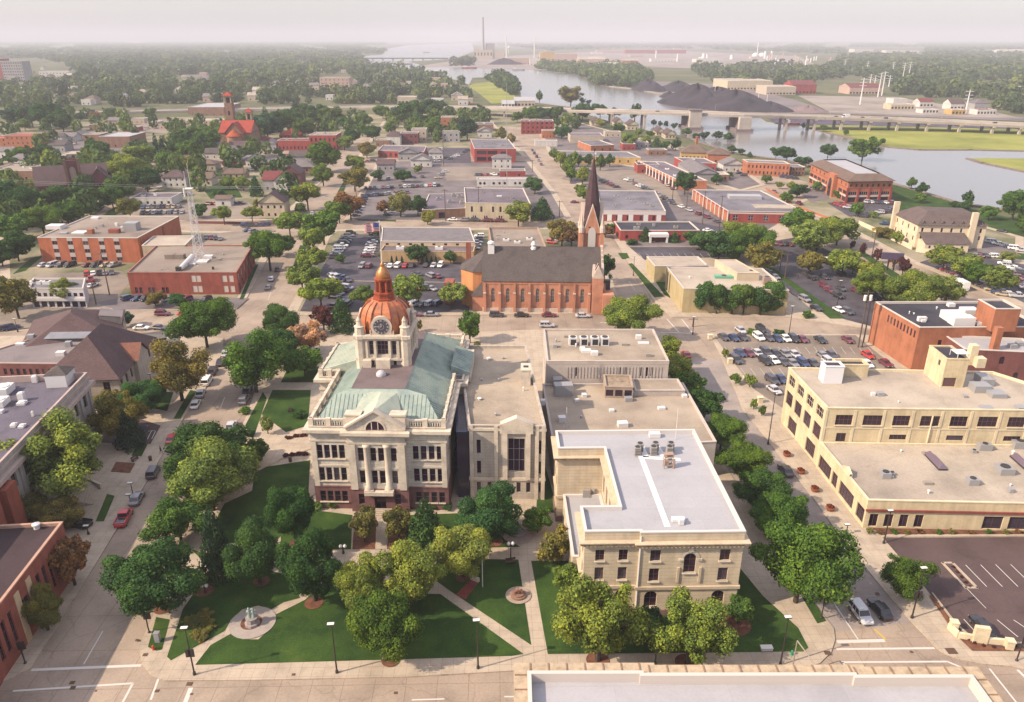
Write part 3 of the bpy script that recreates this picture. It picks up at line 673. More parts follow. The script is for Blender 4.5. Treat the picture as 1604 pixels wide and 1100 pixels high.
tt.band(22.5,23.0,.35,LIMEPLAIN,'string_course');tt.band(26.6,27.05,.25,LIMEPLAIN);tt.band(27.05,27.6,.6,LIMEPLAIN);tt.band(20.5,20.9,.25,LIMEPLAIN,'string_course')
b=MB()
for su in (-1,1):
    for sv in (-1,1):
        q=CU(TU,TV)+CEX*su*(TH_-.5)+CEY*sv*(TH_-.5);b.lathe((q.x,q.y,17.2),[(1.1,0),(1.1,9.6),(1.3,9.7),(1.3,10.4),(1.0,10.5),(.9,11.9),(1.05,12.05),(.6,12.3),(.45,13.0),(.5,13.3),(.25,13.8),(.0,14.2)],8,ph=R(22.5))
b.build('corner_turret',LIMEPLAIN,co)
b=MB();q=CU(TU,TV);b.lathe((q.x,q.y,27.4),[(4.95,0),(5.02,1.1),(4.98,2.3),(4.78,3.4),(4.35,4.4),(3.65,5.25),(2.7,5.9),(2.2,6.1)],8,ph=R(22.5)+math.atan2(CEX.y,CEX.x));b.build('dome',DOMEC,co)
b=MB();pr=[(5.0,.0),(5.08,1.1),(5.04,2.3),(4.84,3.4),(4.41,4.4),(3.71,5.25),(2.6,5.95)]
for k in range(16):
    t=R(22.5)*(k+(0 if True else .5))+math.atan2(CEX.y,CEX.x);rr_=(.985 if k % 2==0 else 1.0)*(math.cos(R(22.5)) if k % 2==0 else 1.0)*1.02
    for (r0,z0),(r1,z1) in zip(pr[:-1],pr[1:]):
        b.cyl((q.x+r0*rr_*math.cos(t),q.y+r0*rr_*math.sin(t),27.4+z0),(q.x+r1*rr_*math.cos(t),q.y+r1*rr_*math.sin(t),27.4+z1),.09 if k % 2==0 else .14,n=5,caps=False)
b.build('dome_rib',LANTC,co)
b=MB()
for k in range(4):
    d=[-CEY,CEX,CEY,-CEX][k];sd=Vector((-d.y,d.x));c=q+d*4.15
    pts=[(2.05*math.cos(t),2.05*math.sin(t)) for t in [2*math.pi*j/28 for j in range(28)]]
    f0=[(c+d*.75+sd*x) for x,z in pts]
    b.poly([(p_.x,p_.y,29.35+z) for p_,(x,z) in zip(f0,pts)][::(1)])
    for j in range(28):
        j2=(j+1) % 28;a,e=f0[j],f0[j2];b.poly([(a.x,a.y,29.35+pts[j][1]),(e.x,e.y,29.35+pts[j2][1]),(e.x-d.x*2,e.y-d.y*2,29.35+pts[j2][1]),(a.x-d.x*2,a.y-d.y*2,29.35+pts[j][1])])
    bc=c+d*-.3;b.box((bc.x,bc.y,27.4),(4.6,2.0,1.1),sd)
b.build('clock_surround',LIMEPLAIN,co)
CLK=plain('clock_face',(.055,.05,.06),.4);NUM=plain('clock_numeral',(.62,.56,.55),.5)
for k in range(4):
    d=[-CEY,CEX,CEY,-CEX][k];sd=Vector((-d.y,d.x));c=q+d*(4.15+.80)
    def cpt(x,z,o=0.0): v_=c+sd*x+d*o;return (v_.x,v_.y,29.35+z)
    f=MB();f.poly([cpt(1.62*math.cos(2*math.pi*j/32),1.62*math.sin(2*math.pi*j/32)) for j in range(32)]);fo=f.build('clock_face',CLK,co)
    h=MB()
    def bar(x0,z0,x1,z1,w,o):
        a_,b_=Vector((x0,z0)),Vector((x1,z1));nn=(b_-a_).normalized();nn=Vector((-nn.y,nn.x))*w/2
        h.poly([cpt(*(a_-nn),o),cpt(*(b_-nn),o),cpt(*(b_+nn),o),cpt(*(a_+nn),o)])
    ROM={12: 'XII',1: 'I',2: 'II',3: 'III',4: 'IV',5: 'V',6: 'VI',7: 'VII',8: 'VIII',9: 'IX',10: 'X',11: 'XI'}
    sgn=-1 if False else 1
    for hr in range(1,13):
        a_=math.radians(90-hr*30);s_=ROM[hr];wd=.13
        for i_,ch in enumerate(s_):
            off=(i_-(len(s_)-1)/2)*wd;tx,tz=math.sin(a_),-math.cos(a_)
            r0,r1=1.08,1.42
            px0,pz0=math.cos(a_),math.sin(a_)
            if ch=='I': bar(px0*r0+tx*off,pz0*r0+tz*off,px0*r1+tx*off,pz0*r1+tz*off,.06,.02)
            elif ch=='X':
                for s2 in (-1,1): bar(px0*r0+tx*(off-.06*s2),pz0*r0+tz*(off-.06*s2),px0*r1+tx*(off+.06*s2),pz0*r1+tz*(off+.06*s2),.05,.02)
            else:
                for s2 in (-1,1): bar(px0*r0+tx*off,pz0*r0+tz*off,px0*r1+tx*(off+.07*s2),pz0*r1+tz*(off+.07*s2),.05,.02)
    for j in range(32):
        t0,t1=2*math.pi*j/32,2*math.pi*(j+1)/32
        h.poly([cpt(r_*math.cos(t_),r_*math.sin(t_),.015) for r_,t_ in ((1.52,t0),(1.6,t0),(1.6,t1),(1.52,t1))])
        h.poly([cpt(r_*math.cos(t_),r_*math.sin(t_),.015) for r_,t_ in ((.50,t0),(.54,t0),(.54,t1),(.50,t1))])
    h.build('clock_numerals',NUM,fo)
    h=MB();bar(0,0,0,.68,.13,.05);bar(.0,0,-1.2,.08,.10,.07);h.build('clock_hands',NUM,fo)
# lantern, cupola, flagpole
b=MB();zl=33.1
b.lathe((q.x,q.y,zl),[(2.3,0),(2.3,.7),(1.95,.75),(1.95,1.5),(2.1,1.55),(2.1,1.85),(1.7,1.9)],8,ph=R(22.5));b.lathe((q.x,q.y,zl),[(1.15,1.8),(1.15,4.2)],8)
for k in range(8):
    t=R(45)*k+R(22.5);b.cyl((q.x+1.5*math.cos(t),q.y+1.5*math.sin(t),zl+1.8),(q.x+1.42*math.cos(t),q.y+1.42*math.sin(t),zl+4.2),.26,n=6)
b.lathe((q.x,q.y,zl+4.1),[(1.75,0),(1.85,.35),(1.4,.4)],8,ph=R(22.5));b.build('lantern',LANTC,co)
b=MB();b.lathe((q.x,q.y,zl+4.4),[(1.3,0),(1.38,.3),(1.36,.8),(1.15,1.4),(.8,1.9),(.5,2.2),(.42,2.5),(.5,2.7),(.25,3.0),(.08,3.3),(0,3.4)],16);b.build('cupola',GOLD,co,smooth=True)
b=MB();b.cyl((q.x,q.y,zl+7.4),(q.x,q.y,zl+15.4),.09,.05,6);b.lathe((q.x,q.y,zl+15.4),[(.0,-.1),(.13,0),(0,.15)],8);fp=b.build('flagpole',WHITEM,co)
FR_,FW_,FB_=plain('flag_red',(.55,.04,.06),.8),plain('flag_white',(.75,.7,.7),.8),plain('flag_blue',(.04,.06,.25),.8)
b=MB();nx=14
def flagpt(i,z): x=-i/nx*2.9;return (q.x+x*.97,q.y+.12*math.sin(i*.9)+x*.1,zl+15.2-z-.25*(i/nx)**2-.05*math.sin(i))
for i in range(nx):
    for s_ in range(13):
        z0,z1=s_*1.7/13,(s_+1)*1.7/13;mi=2 if (i<6 and s_<7) else (0 if s_ % 2==0 else 1)
        b.poly([flagpt(i,z0),flagpt(i,z1),flagpt(i+1,z1),flagpt(i+1,z0)],mi)
for r_ in range(4):
    for c_ in range(5):
        z0=.1+r_*.22;i0=.4+c_*1.1;x0,y0,zz=flagpt(i0,z0);b.poly([(x0,y0-.03,zz),(x0-.08,y0-.03,zz),(x0-.08,y0-.03,zz-.08),(x0,y0-.03,zz-.08)],1)
b.build('flag',[FR_,FW_,FB_],fp)
# ---------------------------------------------------------------- grey annex between courthouse and post office
GREYST=surf('limestone',(.52,.45,.38),scale=.4,amt=.12)
A0,A1,A3=P(731,664,16),P(853,674,16),P(706,548,16)
an=[Vector((3.2,121.0)),Vector((16.9,119.4)),Vector((17.6,158.0)),Vector((2.4,159.5))]
ax=Bld('courthouse_annex','plain grey stone annex with gravel roof and tall central window beside courthouse','building',an,15.6,GREYST,GRAVEL,par=.5,cap=GREYST)
L=ax.edge(0)[3]
for z,hh in ((1.6,2.2),(5.6,2.7),(9.8,2.9)):
    ax.win(0,[1.6,3.6] if z<5 else [1.7],.75,z,hh,depth=.35);ax.win(0,[L-1.0] if z>5 else [L-1.0,L-3.0,L-4.8],.75,z,hh,depth=.35)
    ax.win(1,9,1.0,z,hh,depth=.3)
ax.win(0,[8.6],3.0,6.0,7.0,frame=GREYM,mull=(3,3),depth=.6);ax.finish()
ax.pier(0,[6.5,10.7],.9,.5,4.6,14.2,LIMEPLAIN);ax.pier(0,[.4,4.9,12.3,L-.3],.7,.22,0,15.6,LIMEPLAIN);ax.band(4.2,4.8,.18,LIMEPLAIN,'string_course');ax.band(14.6,15.1,.2,LIMEPLAIN)
b=MB();a,d,n,L=ax.edge(0);g=[a+d*t+n*.45 for t in (5.6,8.6,11.6)]
b.poly([(g[0].x,g[0].y,14.2),(g[2].x,g[2].y,14.2),(g[2].x,g[2].y,16.0),(g[1].x,g[1].y,17.4),(g[0].x,g[0].y,16.0)]);g2=[x-n*1.4 for x in g]
for i,j,za,zb in ((0,1,16.0,17.4),(1,2,17.4,16.0)): b.poly([(g[i].x,g[i].y,za),(g[j].x,g[j].y,zb),(g2[j].x,g2[j].y,zb),(g2[i].x,g2[i].y,za)])
for i in (0,2): b.poly([(g[i].x,g[i].y,14.2),(g[i].x,g[i].y,16),(g2[i].x,g2[i].y,16),(g2[i].x,g2[i].y,14.2)])
b.poly([(g2[0].x,g2[0].y,14.2),(g2[0].x,g2[0].y,16.0),(g2[1].x,g2[1].y,17.4),(g2[2].x,g2[2].y,16.0),(g2[2].x,g2[2].y,14.2)]);b.build('gabled_parapet',LIMEPLAIN,ax.o)
ax.vent(.12,.72,WHITEM,.5,.6);ax.vent(.45,.82,WHITEM,.5,.6);ax.vent(.2,.3,WHITEM,.45,.5)
b=MB();c=ax.at(.93,.52,15.6);b.box((c[0],c[1],15.1),(1.9,3.4,3.2),d);b.box((c[0],c[1],18.3),(2.1,3.6,.3),d);b.box((c[0],c[1],18.6),(1.0,1.0,.05),d,1);b.build('chimney',[LIMEPLAIN,DARK],ax.o)
lnk=Bld('glass_link','dark glass link wall in the gap between courthouse and annex','building',[Vector((.95,121.6)),Vector((3.1,121.4)),Vector((3.0,156)),Vector((1.3,156))],14.0,plain('link_wall',(.03,.035,.07),.2),GREYROOF,par=.1)
lnk.win(0,1,1.9,.5,13.0,depth=.1);lnk.finish()
# ---------------------------------------------------------------- post office with white roof
YST=surf('limestone',(.66,.54,.39),scale=.4,amt=.10)
YTRIM=surf('stone_trim',(.62,.50,.36),scale=.5,amt=.14)
PA,PEX=Vector((18.514,88.541)),Vector((.99749,-.07085));PEY=Vector((-PEX.y,PEX.x))
def PU(u,v): return PA+PEX*u+PEY*v
po_=[PU(*q) for q in [(0,0),(7.9,0),(7.9,-.4),(22.9,-.4),(22.9,30),(-2,30),(-2,23.8),(5.9,23.8),(5.9,6.3),(0,6.3)]]
pb=Bld('post_office','cream stone post office with white membrane roof, carved cornice and arched ground floor windows','building',po_,15.0,YST,MEMBRANE,par=.55,cap=plain('white_coping',(.70,.64,.60),.6))
kw=dict(frame=FRAME_D,mull=(2,2),depth=.3,sill=LIMEPLAIN)
pb.win(0,[2.3,5.7],1.3,9.9,1.9,**kw);pb.win(0,[2.3,5.7],1.3,6.5,2.2,**kw);pb.win(0,[2.3,5.7],1.6,1.9,2.7,arch=True,frame=FRAME_D,depth=.35)
pb.win(2,[2.4,12.5],1.5,10.0,1.95,**kw);pb.win(2,[2.4,12.5],1.45,6.4,2.3,**kw)
pb.win(2,[7.5],1.75,7.9,3.4,arch=True,frame=FRAME_D,mull=(2,3),depth=.3,sill=LIMEPLAIN)
pb.win(2,[2.2,7.2,12.2],1.9,1.7,2.9,arch=True,frame=FRAME_D,mull=(2,2),depth=.4,sill=LIMEPLAIN)
for e,n in ((3,8),(9,2),(5,2)):
    for z,hh in ((9.9,1.9),(6.5,2.2),(1.8,2.7)): pb.win(e,n,1.3,z,hh,frame=FRAME_D,mull=(2,2),depth=.3)
pb.win(7,5,1.5,6.8,4.0,arch=True,frame=FRAME_L,mull=(2,3),depth=.35);pb.finish()
pb.band(12.5,12.95,.2,YTRIM,'frieze');pb.band(12.95,13.35,.65,surf('stone_trim',(.42,.29,.17),scale=1.5,amt=.3));pb.band(13.35,13.5,.8,YTRIM)
pb.band(5.0,5.5,.25,YTRIM,'string_course');pb.band(0,1.2,.2,surf('granite',(.33,.20,.17),scale=1,amt=.2),'plinth')
pb.pier(2,[5.9,9.1],.35,.18,6.2,8.9,YTRIM,'window_surround');
b=MB();dn=MB();a,d,n,L=pb.edge(2)
for e in (0,2,7,5):
    a,d,n,L=pb.edge(e)
    for k in range(int(L/.6)): qd=a+d*(.3+k*.6)+n*.35;dn.box((qd.x,qd.y,12.72),(.28,.5,.24),d)
dn.build('dentil',YTRIM,pb.o)
b=MB();a,d,n,L=pb.edge(2)
for t0 in [k*math.pi/10 for k in range(10)]:
    t1=t0+math.pi/10;c0=7.5
    b.poly([pb.pt(2,c0+r_*math.cos(t_),10.45+r_*math.sin(t_),.08) for r_,t_ in ((1.0,t0),(1.4,t0),(1.4,t1),(1.0,t1))])
for s_ in (-1,1): q2=pb.pt(2,7.5+s_*1.35,0,.08);b.box((q2[0],q2[1],10.1),(.7,.3,.35),d)
q2=pb.pt(2,7.5,0,.1);b.box((q2[0],q2[1],11.8),(.7,.3,.55),d);b.build('window_surround',LIMEPLAIN,pb.o)
b=MB();q2=pb.pt(2,.1,0,.1);b.cyl((q2[0],q2[1],.3),(q2[0],q2[1],14.4),.09,n=6);b.build('downspout',WHITEM,pb.o)
# roof pads, condensers and walkway
def pbp(x,y,z=14.5): v_=P(x,y,z);return (v_.x,v_.y,z)
PADW=plain('white_walk_pad',(.80,.79,.80),.6)
b=MB();w0,w1=P(1004,715,14.47).to_2d(),P(1046,826,14.47).to_2d();d=(w1-w0).normalized();nP=Vector((-d.y,d.x))*.45;LL=(w1-w0).length
for k in range(11): a0=w0+d*(LL*k/11);a1=w0+d*(LL*(k+.95)/11);b.poly([(*(a0-nP),14.475),(*(a1-nP),14.475),(*(a1+nP),14.475),(*(a0+nP),14.475)][::-1])
for (x0,y0),(x1,y1) in [((1000,716),(1066,720)),((1004,698),(1012,716)),((1028,698),(1040,716))]:
    a0,a1=P(x0,y0,14.48).to_2d(),P(x1,y1,14.48).to_2d();dd=(a1-a0).normalized();nn=Vector((-dd.y,dd.x))*.5;b.poly([(*(a0-nn),14.48),(*(a0+nn),14.48),(*(a1+nn),14.48),(*(a1-nn),14.48)])
b.build('walkway_pad',PADW,pb.o)
COND=plain('condenser_grey',(.36,.33,.31),.6)
for x,y in ((998,712),(1002,706),(1023,711),(1026,705),(1048,711),(1050,705)):
    b=MB();c=pbp(x,y);b.box(c,(1.05,1.05,1.5),PEX);b.cyl((c[0],c[1],c[2]+1.49),(c[0],c[1],c[2]+1.58),.42,n=12,mi=1)
    for k in range(4): b.box((c[0]-.0,c[1]-.535,c[2]+.25+k*.3),(.9,.02,.1),PEX,1)
    b.build('rooftop_unit',[COND,DARK],pb.o)
b=MB();c=pbp(1046,732)
for sx in (-.7,.7):
    for sy in (-.4,.4): b.box((c[0]+sx,c[1]+sy,c[2]),(.08,.08,2.6));
for z in (.5,1.3,2.0,2.5): b.box((c[0],c[1],c[2]+z),(1.5,.85,.12));
b.box((c[0]-.3,c[1],c[2]+.6),(.6,.7,.7));b.cyl((c[0]+.9,c[1]-.3,c[2]),(c[0]+.9,c[1]-.3,c[2]+1.6),.2,n=8);b.build('roof_pipework',plain('rusty_pipe',(.30,.21,.16),.7),pb.o)
b=MB();c=pbp(1058,688);b.cyl(c,(c[0],c[1],c[2]+6.0),.05,n=5);b.build('roof_mast',WHITEM,pb.o)
b=MB();c=pbp(1025,684);b.box(c,(1.9,1.1,.8),PEX);b.build('roof_hatch',WHITEM,pb.o)
b=MB();c=pbp(1062,816);b.box(c,(1.9,.9,.5),PEX);b.box((c[0]+.2,c[1]-.8,c[2]),(.7,.7,.9),PEX);b.build('roof_hatch',WHITEM,pb.o)
lowp=[PU(-.9,6.45),PU(5.75,6.45),PU(5.75,23.7),PU(-.9,23.7)]
lo=Bld('','','',lowp,5.7,YST,MEMBRANE,host=pb.o,par=.4,cap=pb.cap);lo.win(3,4,1.4,1.6,2.6,arch=True,frame=FRAME_D,depth=.3);lo.finish()
b=MB();c=P(918,777,5.3);b.box((c.x,c.y,5.3),(1.3,1.2,1.5),PEX);b.cyl((c.x+1.4,c.y,5.3),(c.x+1.4,c.y,6.8),.4,n=10);b.build('rooftop_unit',COND,pb.o)
# ---------------------------------------------------------------- jail block behind
JST=surf('concrete_wall',(.55,.47,.42),scale=.3,amt=.1);JROOF=surf('gravel_roof',(.58,.47,.36),scale=.07,amt=.2)
j1=Bld('county_office','beige flat office block with slit windows and four condensers on its roof','building',ortho((857,566),(1048,566),(845,516),13.0,'L'),13.0,JST,JROOF,par=.35)
L=j1.edge(0)[3]
j1.win(0,[L*f for f in (.245,.60,.65,.78,.825,.865)],.5,9.3,2.2,depth=.3);j1.win(3,8,.6,6,3.0,depth=.3);j1.win(1,6,.8,6,2.5,depth=.3);j1.finish()
b=MB();a,d,n,L=j1.edge(0)
for k in range(30): q2=a+d*(L*.17+k*L*.8/30)+n*.06;b.box((q2.x,q2.y,8.9),(.12,.1,2.7),d)
b.build('wall_fin',JST,j1.o)
j1.band(12.4,12.7,.06,surf('concrete_wall',(.62,.53,.45),scale=.3,amt=.1),'coping')
for x in (897,914,931,947): c=P(x,540,12.66);b=MB();b.box((c.x,c.y,12.66),(1.9,1.7,2.0),d);b.cyl((c.x,c.y,14.66),(c.x,c.y,14.78),.7,n=12,mi=1);b.box((c.x,c.y-.87,12.9),(1.3,.03,1.4),d,1);b.build('rooftop_unit',[WHITEM,DARK],j1.o)
for x,y,s3 in ((918,552,(2.2,1.4,.7)),(931,556,(1.6,1.2,.9)),(912,549,(1.2,1.0,.8)),(1000,531,(1.3,.9,1.0)),(1008,538,(2.6,1.2,.25))): c=P(x,y,12.66);b=MB();b.box((c.x,c.y,12.66),s3,d);b.build('roof_hatch',WHITEM,j1.o)
jl=[Vector((19.5,117)),Vector((50.3,122.5)),Vector((53.2,153.8)),Vector((20.6,155.6))]
jl=[P(868,705,8).to_2d(),P(1122,692,8).to_2d(),P(1070,600,8).to_2d(),P(850,602,8).to_2d()]
j2=Bld('county_jail_wing','low beige wing with wide gravel roof behind the post office','building',jl,8.0,JST,JROOF,par=.35)
j2.win(1,[2.2],2.6,3.2,3.2,frame=JST,depth=.2,pane=plain('louvre',(.33,.30,.28),.7));j2.win(1,[9,14,19,24],1.2,3.5,2.2,depth=.2);j2.finish()
d=(jl[1]-jl[0]).normalized()
for x,y,s3,nm in ((873,606,(2.0,2.0,2.2),'rooftop_unit'),(882,618,(4.0,2.2,2.6),'rooftop_unit'),(915,622,(1.0,1.0,.8),'roof_hatch'),(880,660,(1.5,1.3,1.1),'roof_hatch'),(975,668,(2.0,1.4,1.0),'roof_hatch'),(962,622,(.7,.7,.9),'roof_vent'),(990,620,(1.6,1.2,1.1),'rooftop_unit'),(984,628,(1.6,1.2,.9),'rooftop_unit'),(1036,641,(1.5,1.0,.5),'roof_hatch'),(1072,622,(1.0,1.0,.6),'roof_hatch'),(850,634,(1.0,1.0,1.2),'roof_vent')):
    c=P(x,y,7.66);b=MB();b.box((c.x,c.y,7.66),s3,d);b.build(nm,[WHITEM if nm!='rooftop_unit' else GREYM],j2.o)
b=MB();c=P(887,672,7.66)
for s_ in (-.8,.8): b.cyl((c.x+s_,c.y+s_*.6,7.66),(c.x,c.y,9.4),.05,n=5)
b.cyl((c.x,c.y,7.66),(c.x,c.y,12.5),.05,n=5);b.build('roof_mast',WHITEM,j2.o)
pent=Bld('','','',ortho((948,606),(992,607),(940,587),10.3,'L'),10.3,surf('concrete_wall',(.42,.32,.25),scale=.4,amt=.15),surf('gravel_roof',(.50,.38,.27),scale=.6,amt=.3),host=j2.o,z0=7.6,par=.3);pent.win(0,3,1.6,8.1,1.5,depth=.1);pent.finish()
stp=Bld('','','',[P(995,612,9).to_2d(),P(1073,612,9).to_2d(),P(1062,594,9).to_2d(),P(990,594,9).to_2d()],9.0,JST,JROOF,host=j2.o,z0=7.6,par=.2);stp.finish()
# ---------------------------------------------------------------- yellow showroom building, right
YEL_B=surf('brick',(.72,.585,.375),scale=.3,amt=.12);YEL_S=surf('stone_trim',(.74,.62,.43),scale=.3,amt=.14)
YA=Vector((73.169,126.012));yB=P(1604,643,13.4).to_2d();YEX=(yB-YA).normalized();YEY=Vector((-YEX.y,YEX.x))
def YU(u,v): return YA+YEX*u+YEY*v
yu=Bld('yellow_warehouse','three storey yellow brick warehouse with steel sash windows and tan gravel roof','building',[YU(.1,0),YU(56,0),YU(42,18.5),YU(-1.4,19.6)],13.4,YEL_B,CREAMROOF,par=.4,cap=YEL_S)
for k in range(9):
    t=3.6+k*5.55;yu.win(0,[t],3.7 if k % 2 else 3.3,9.7,2.2,frame=FRAME_D,mull=(4,2),depth=.25,sill=YEL_S)
    if k==0: yu.win(0,[t],1.9,6.0,1.9,frame=FRAME_D,mull=(2,1),depth=.2)
    elif k % 2==0: yu.win(0,[t],3.3,6.6,1.1,frame=FRAME_D,mull=(4,1),depth=.2)
Ls=yu.edge(3)[3]
for k in range(4): t=Ls*(k+.55)/4.15;yu.win(3,[t],3.1,10.0,2.3,frame=YEL_S,mull=(3,2),depth=.3);yu.win(3,[t],3.3,5.4,3.1,frame=FRAME_D,mull=(4,3),depth=.3)
yu.win(3,[Ls*.3,Ls*.78],4.3,.5,3.2,frame=FRAME_D,mull=(5,3),depth=.3)
yu.finish();yu.band(8.9,9.25,.08,YEL_S,'string_course',sides=[0]);yu.pier(0,10,.5,.1,5.2,13.0,YEL_S)
b=MB();q2=yu.pt(0,20.5,0,.15);b.cyl((q2[0],q2[1],5.3),(q2[0],q2[1],12),.16,n=6);b.build('downspout',YEL_S,yu.o)
def penth(h0,a,b_,far,z,z0,m,rm,which='L',nm=None): x=Bld('','','',ortho(a,b_,far,z,which),z,m,rm,host=h0.o,z0=z0,par=.3);return x
wb_=Bld('','','',[YU(3.5,12.2),YU(7.4,12.2),YU(7.4,15.0),YU(3.5,15.0)],16.9,plain('white_render',(.82,.80,.82),.7),DARKROOF,host=yu.o,z0=13,par=.15).finish()
p2_=Bld('','','',[YU(7.6,16),YU(14.2,16),YU(14.2,19.3),YU(7.6,19.3)],15.7,YEL_B,DARKROOF,host=yu.o,z0=13,par=.5).finish()
p3_=Bld('','','',[YU(27.2,11.0),YU(31.8,11.0),YU(31.8,18.4),YU(27.2,18.4)],19.4,YEL_B,DARKROOF,host=yu.o,z0=13,par=.2);p3_.win(3,[5.0],.9,17,1.2,depth=.15);p3_.win(0,[1.6],2.6,13.2,2.0,kind='door',pane=FRAME_D,depth=.15);p3_.finish()
b=MB();c=YU(30.4,12.5);
for s1 in (-1.2,1.2):
    for s2 in (-1.2,1.2): b.box((c.x+s1,c.y+s2,19.3),(.1,.1,1.2))
b.box((c.x,c.y,20.4),(2.6,2.6,.1),YEX);b.build('roof_rail',WHITEM,yu.o)
for x,y,s3,zz in ((1540,600,(2.2,3.8,1.6),13.0),(1534,612,(3.4,2.6,1.5),13.0),(1560,620,(3.0,2.6,.9),13.0),(1519,570,(1.6,1.6,4.6),13.0),(1532,574,(1.9,1.9,2.2),13.0),(1545,640,(2.2,1.6,.4),13),(1598,640,(1.6,1.6,.5),13)):
    c=P(x,y,zz);b=MB();b.box((c.x,c.y,zz),s3,YEX);b.build('rooftop_unit' if s3[2]<3 else 'chimney',[GREYM if s3[2]<2 else YEL_S],yu.o)
yl=Bld('showroom','single storey yellow brick showroom with long display windows and skylights in its tan roof','building',[YU(1.0,-20.6),YU(60,-21.2),YU(60,-.2),YU(-.2,-.2)],5.9,YEL_B,CREAMROOF,par=.35,cap=YEL_S)
Ls=yl.edge(3)[3]
for k,(t,w) in enumerate(((3.4,5.4),(7.9,2.2),(13.0,5.6),(18.6,2.8))): yl.win(3,[Ls-t if False else t],w,.7,2.9,frame=FRAME_D,mull=(max(2,int(w)),3),depth=.3)
for k in range(9): yl.win(0,[1.6+k*2.6] if k<4 else [4.5+k*4.4],1.5 if k<4 else 3.4,.5,2.6,frame=FRAME_D,mull=(2,1),depth=.3)
yl.finish();yl.band(3.7,4.1,.25,surf('brick',(.28,.075,.06),scale=.5,amt=.15),'canopy',sides=[0])
b=MB();a,d,n,L=yl.edge(3);c0,c1,c2_=[a+d*t for t in (9.8,11.4,13.0)]
b.poly([(c0.x,c0.y,5.9),(c2_.x,c2_.y,5.9),(c2_.x,c2_.y,6.5),(c1.x,c1.y,7.2),(c0.x,c0.y,6.5)][::-1]);cc=[x-n*.5 for x in (c0,c1,c2_)]
b.poly([(cc[0].x,cc[0].y,5.9),(cc[2].x,cc[2].y,5.9),(cc[2].x,cc[2].y,6.5),(cc[1].x,cc[1].y,7.2),(cc[0].x,cc[0].y,6.5)])
for p0_,p1_,za,zb in ((0,1,6.5,7.2),(1,2,7.2,6.5)): A_,B_=(c0,c1,c2_)[p0_],(c0,c1,c2_)[p1_];b.poly([(A_.x,A_.y,za),(B_.x,B_.y,zb),(cc[p1_].x,cc[p1_].y,zb),(cc[p0_].x,cc[p0_].y,za)])
b.build('gabled_parapet',YEL_S,yl.o)
for (x,y),(lx,ly) in (((1465,724),(1.6,6.0)),((1602,727),(1.8,5.5))):
    c=P(x,y,5.6);b=MB();e1=YEX*lx/2;e2=YEY*ly/2;c2=c.to_2d()
    B4=[c2-e1-e2,c2+e1-e2,c2+e1+e2,c2-e1+e2];b.prism(B4,5.5,5.9,0);r0,r1=c2-e2*.8,c2+e2*.8
    T=[(p_.x,p_.y,5.9) for p_ in B4];RR=[(r0.x,r0.y,6.7),(r1.x,r1.y,6.7)]
    b.poly([T[0],T[1],RR[0]],1);b.poly([T[1],T[2],RR[1],RR[0]],1);b.poly([T[2],T[3],RR[1]],1);b.poly([T[3],T[0],RR[0],RR[1]],1);b.build('skylight',[DARK,plain('skylight_glass',(.12,.09,.12),.15)],yl.o)
for x,y,s3 in ((1386,747,(1.6,1.6,1.1)),(1397,744,(.8,.8,.6)),(1541,704,(2.4,1.4,1.3)),(1572,740,(2.6,2.4,1.3)),(1522,758,(1.8,1.5,1.2)),(1525,709,(.8,.8,.6)),(1596,700,(3,2,1.4))):
    c=P(x,y,5.55);b=MB();b.box((c.x,c.y,5.55),s3,YEX);b.cyl((c.x,c.y,5.55+s3[2]),(c.x,c.y,5.7+s3[2]),min(s3[:2])*.35,n=10,mi=1);b.build('rooftop_unit',[GREYM,DARK],yl.o)
b=MB();c=YU(36.5,-24.0);b.box((c.x,c.y,3.2),(14,6,3.0),YEX);b.box((c.x,c.y,6.2),(13.6,5.6,.12),YEX,1);
for t in (-6.4,-2,2.5,6.4): q2=c+YEX*t-YEY*2.4;b.box((q2.x,q2.y,.1),(.8,.8,3.15),YEX)
b.build('entrance_canopy',[surf('brick',(.34,.10,.07),scale=.5,amt=.15),MEMBRANE],yl.o)
b=MB();q2=c-YEY*3.04+YEX*1;b.box((q2.x,q2.y,3.9),(9.5,.12,1.7),YEX);b.build('sign_panel',plain('pale_sign_panel',(.62,.56,.58),.5),yl.o)
# ---------------------------------------------------------------- brick blocks right edge
BRK_O=surf('brick',(.43,.165,.09),scale=.25,amt=.16);BRK_R=surf('brick',(.34,.105,.075),scale=.25,amt=.18);BRK_D=surf('brick',(.20,.075,.07),scale=.25,amt=.2)
WCAP=plain('pale_coping',(.66,.58,.52),.6)
rb=Bld('brick_warehouse','large orange brick warehouse with dark tar roof beside the car park','building',para((1441,513),(1640,512),(1371,473),12.0,'L'),12.0,BRK_O,DARKROOF,par=.5,cap=WCAP)
Ls=rb.edge(3)[3];rb.win(3,[Ls*(.35+.072*k) for k in range(9)],.7,8.6,2.0,depth=.2);rb.win(0,[6,14,22],1.0,7,1.5,depth=.15);rb.finish()
d=rb.edge(0)[1]
for x,y,s3 in ((1492,500,(5,4,2.0)),(1505,508,(5.5,3,2.2)),(1517,492,(4,3,1.6)),(1534,509,(2,1.5,.8)),(1440,503,(1.0,1.0,1.2)),(1447,503,(1.0,1.0,1.2)),(1489,480,(1.8,1.4,.9))):
    c=P(x,y,11.55);b=MB();b.box((c.x,c.y,11.55),s3,d);b.build('rooftop_unit',WHITEM,rb.o)
tb=Bld('','','',para((1560,484),(1600,484),(1533,469),17.5,'L'),17.5,BRK_O,DARKROOF,host=rb.o,z0=11.4,par=.4,cap=WCAP).finish()
b=MB();c=P(1556,548,9.0);b.box((c.x,c.y,0),(1.6,1.6,15.0),d);b.build('chimney',BRK_O,rb.o)
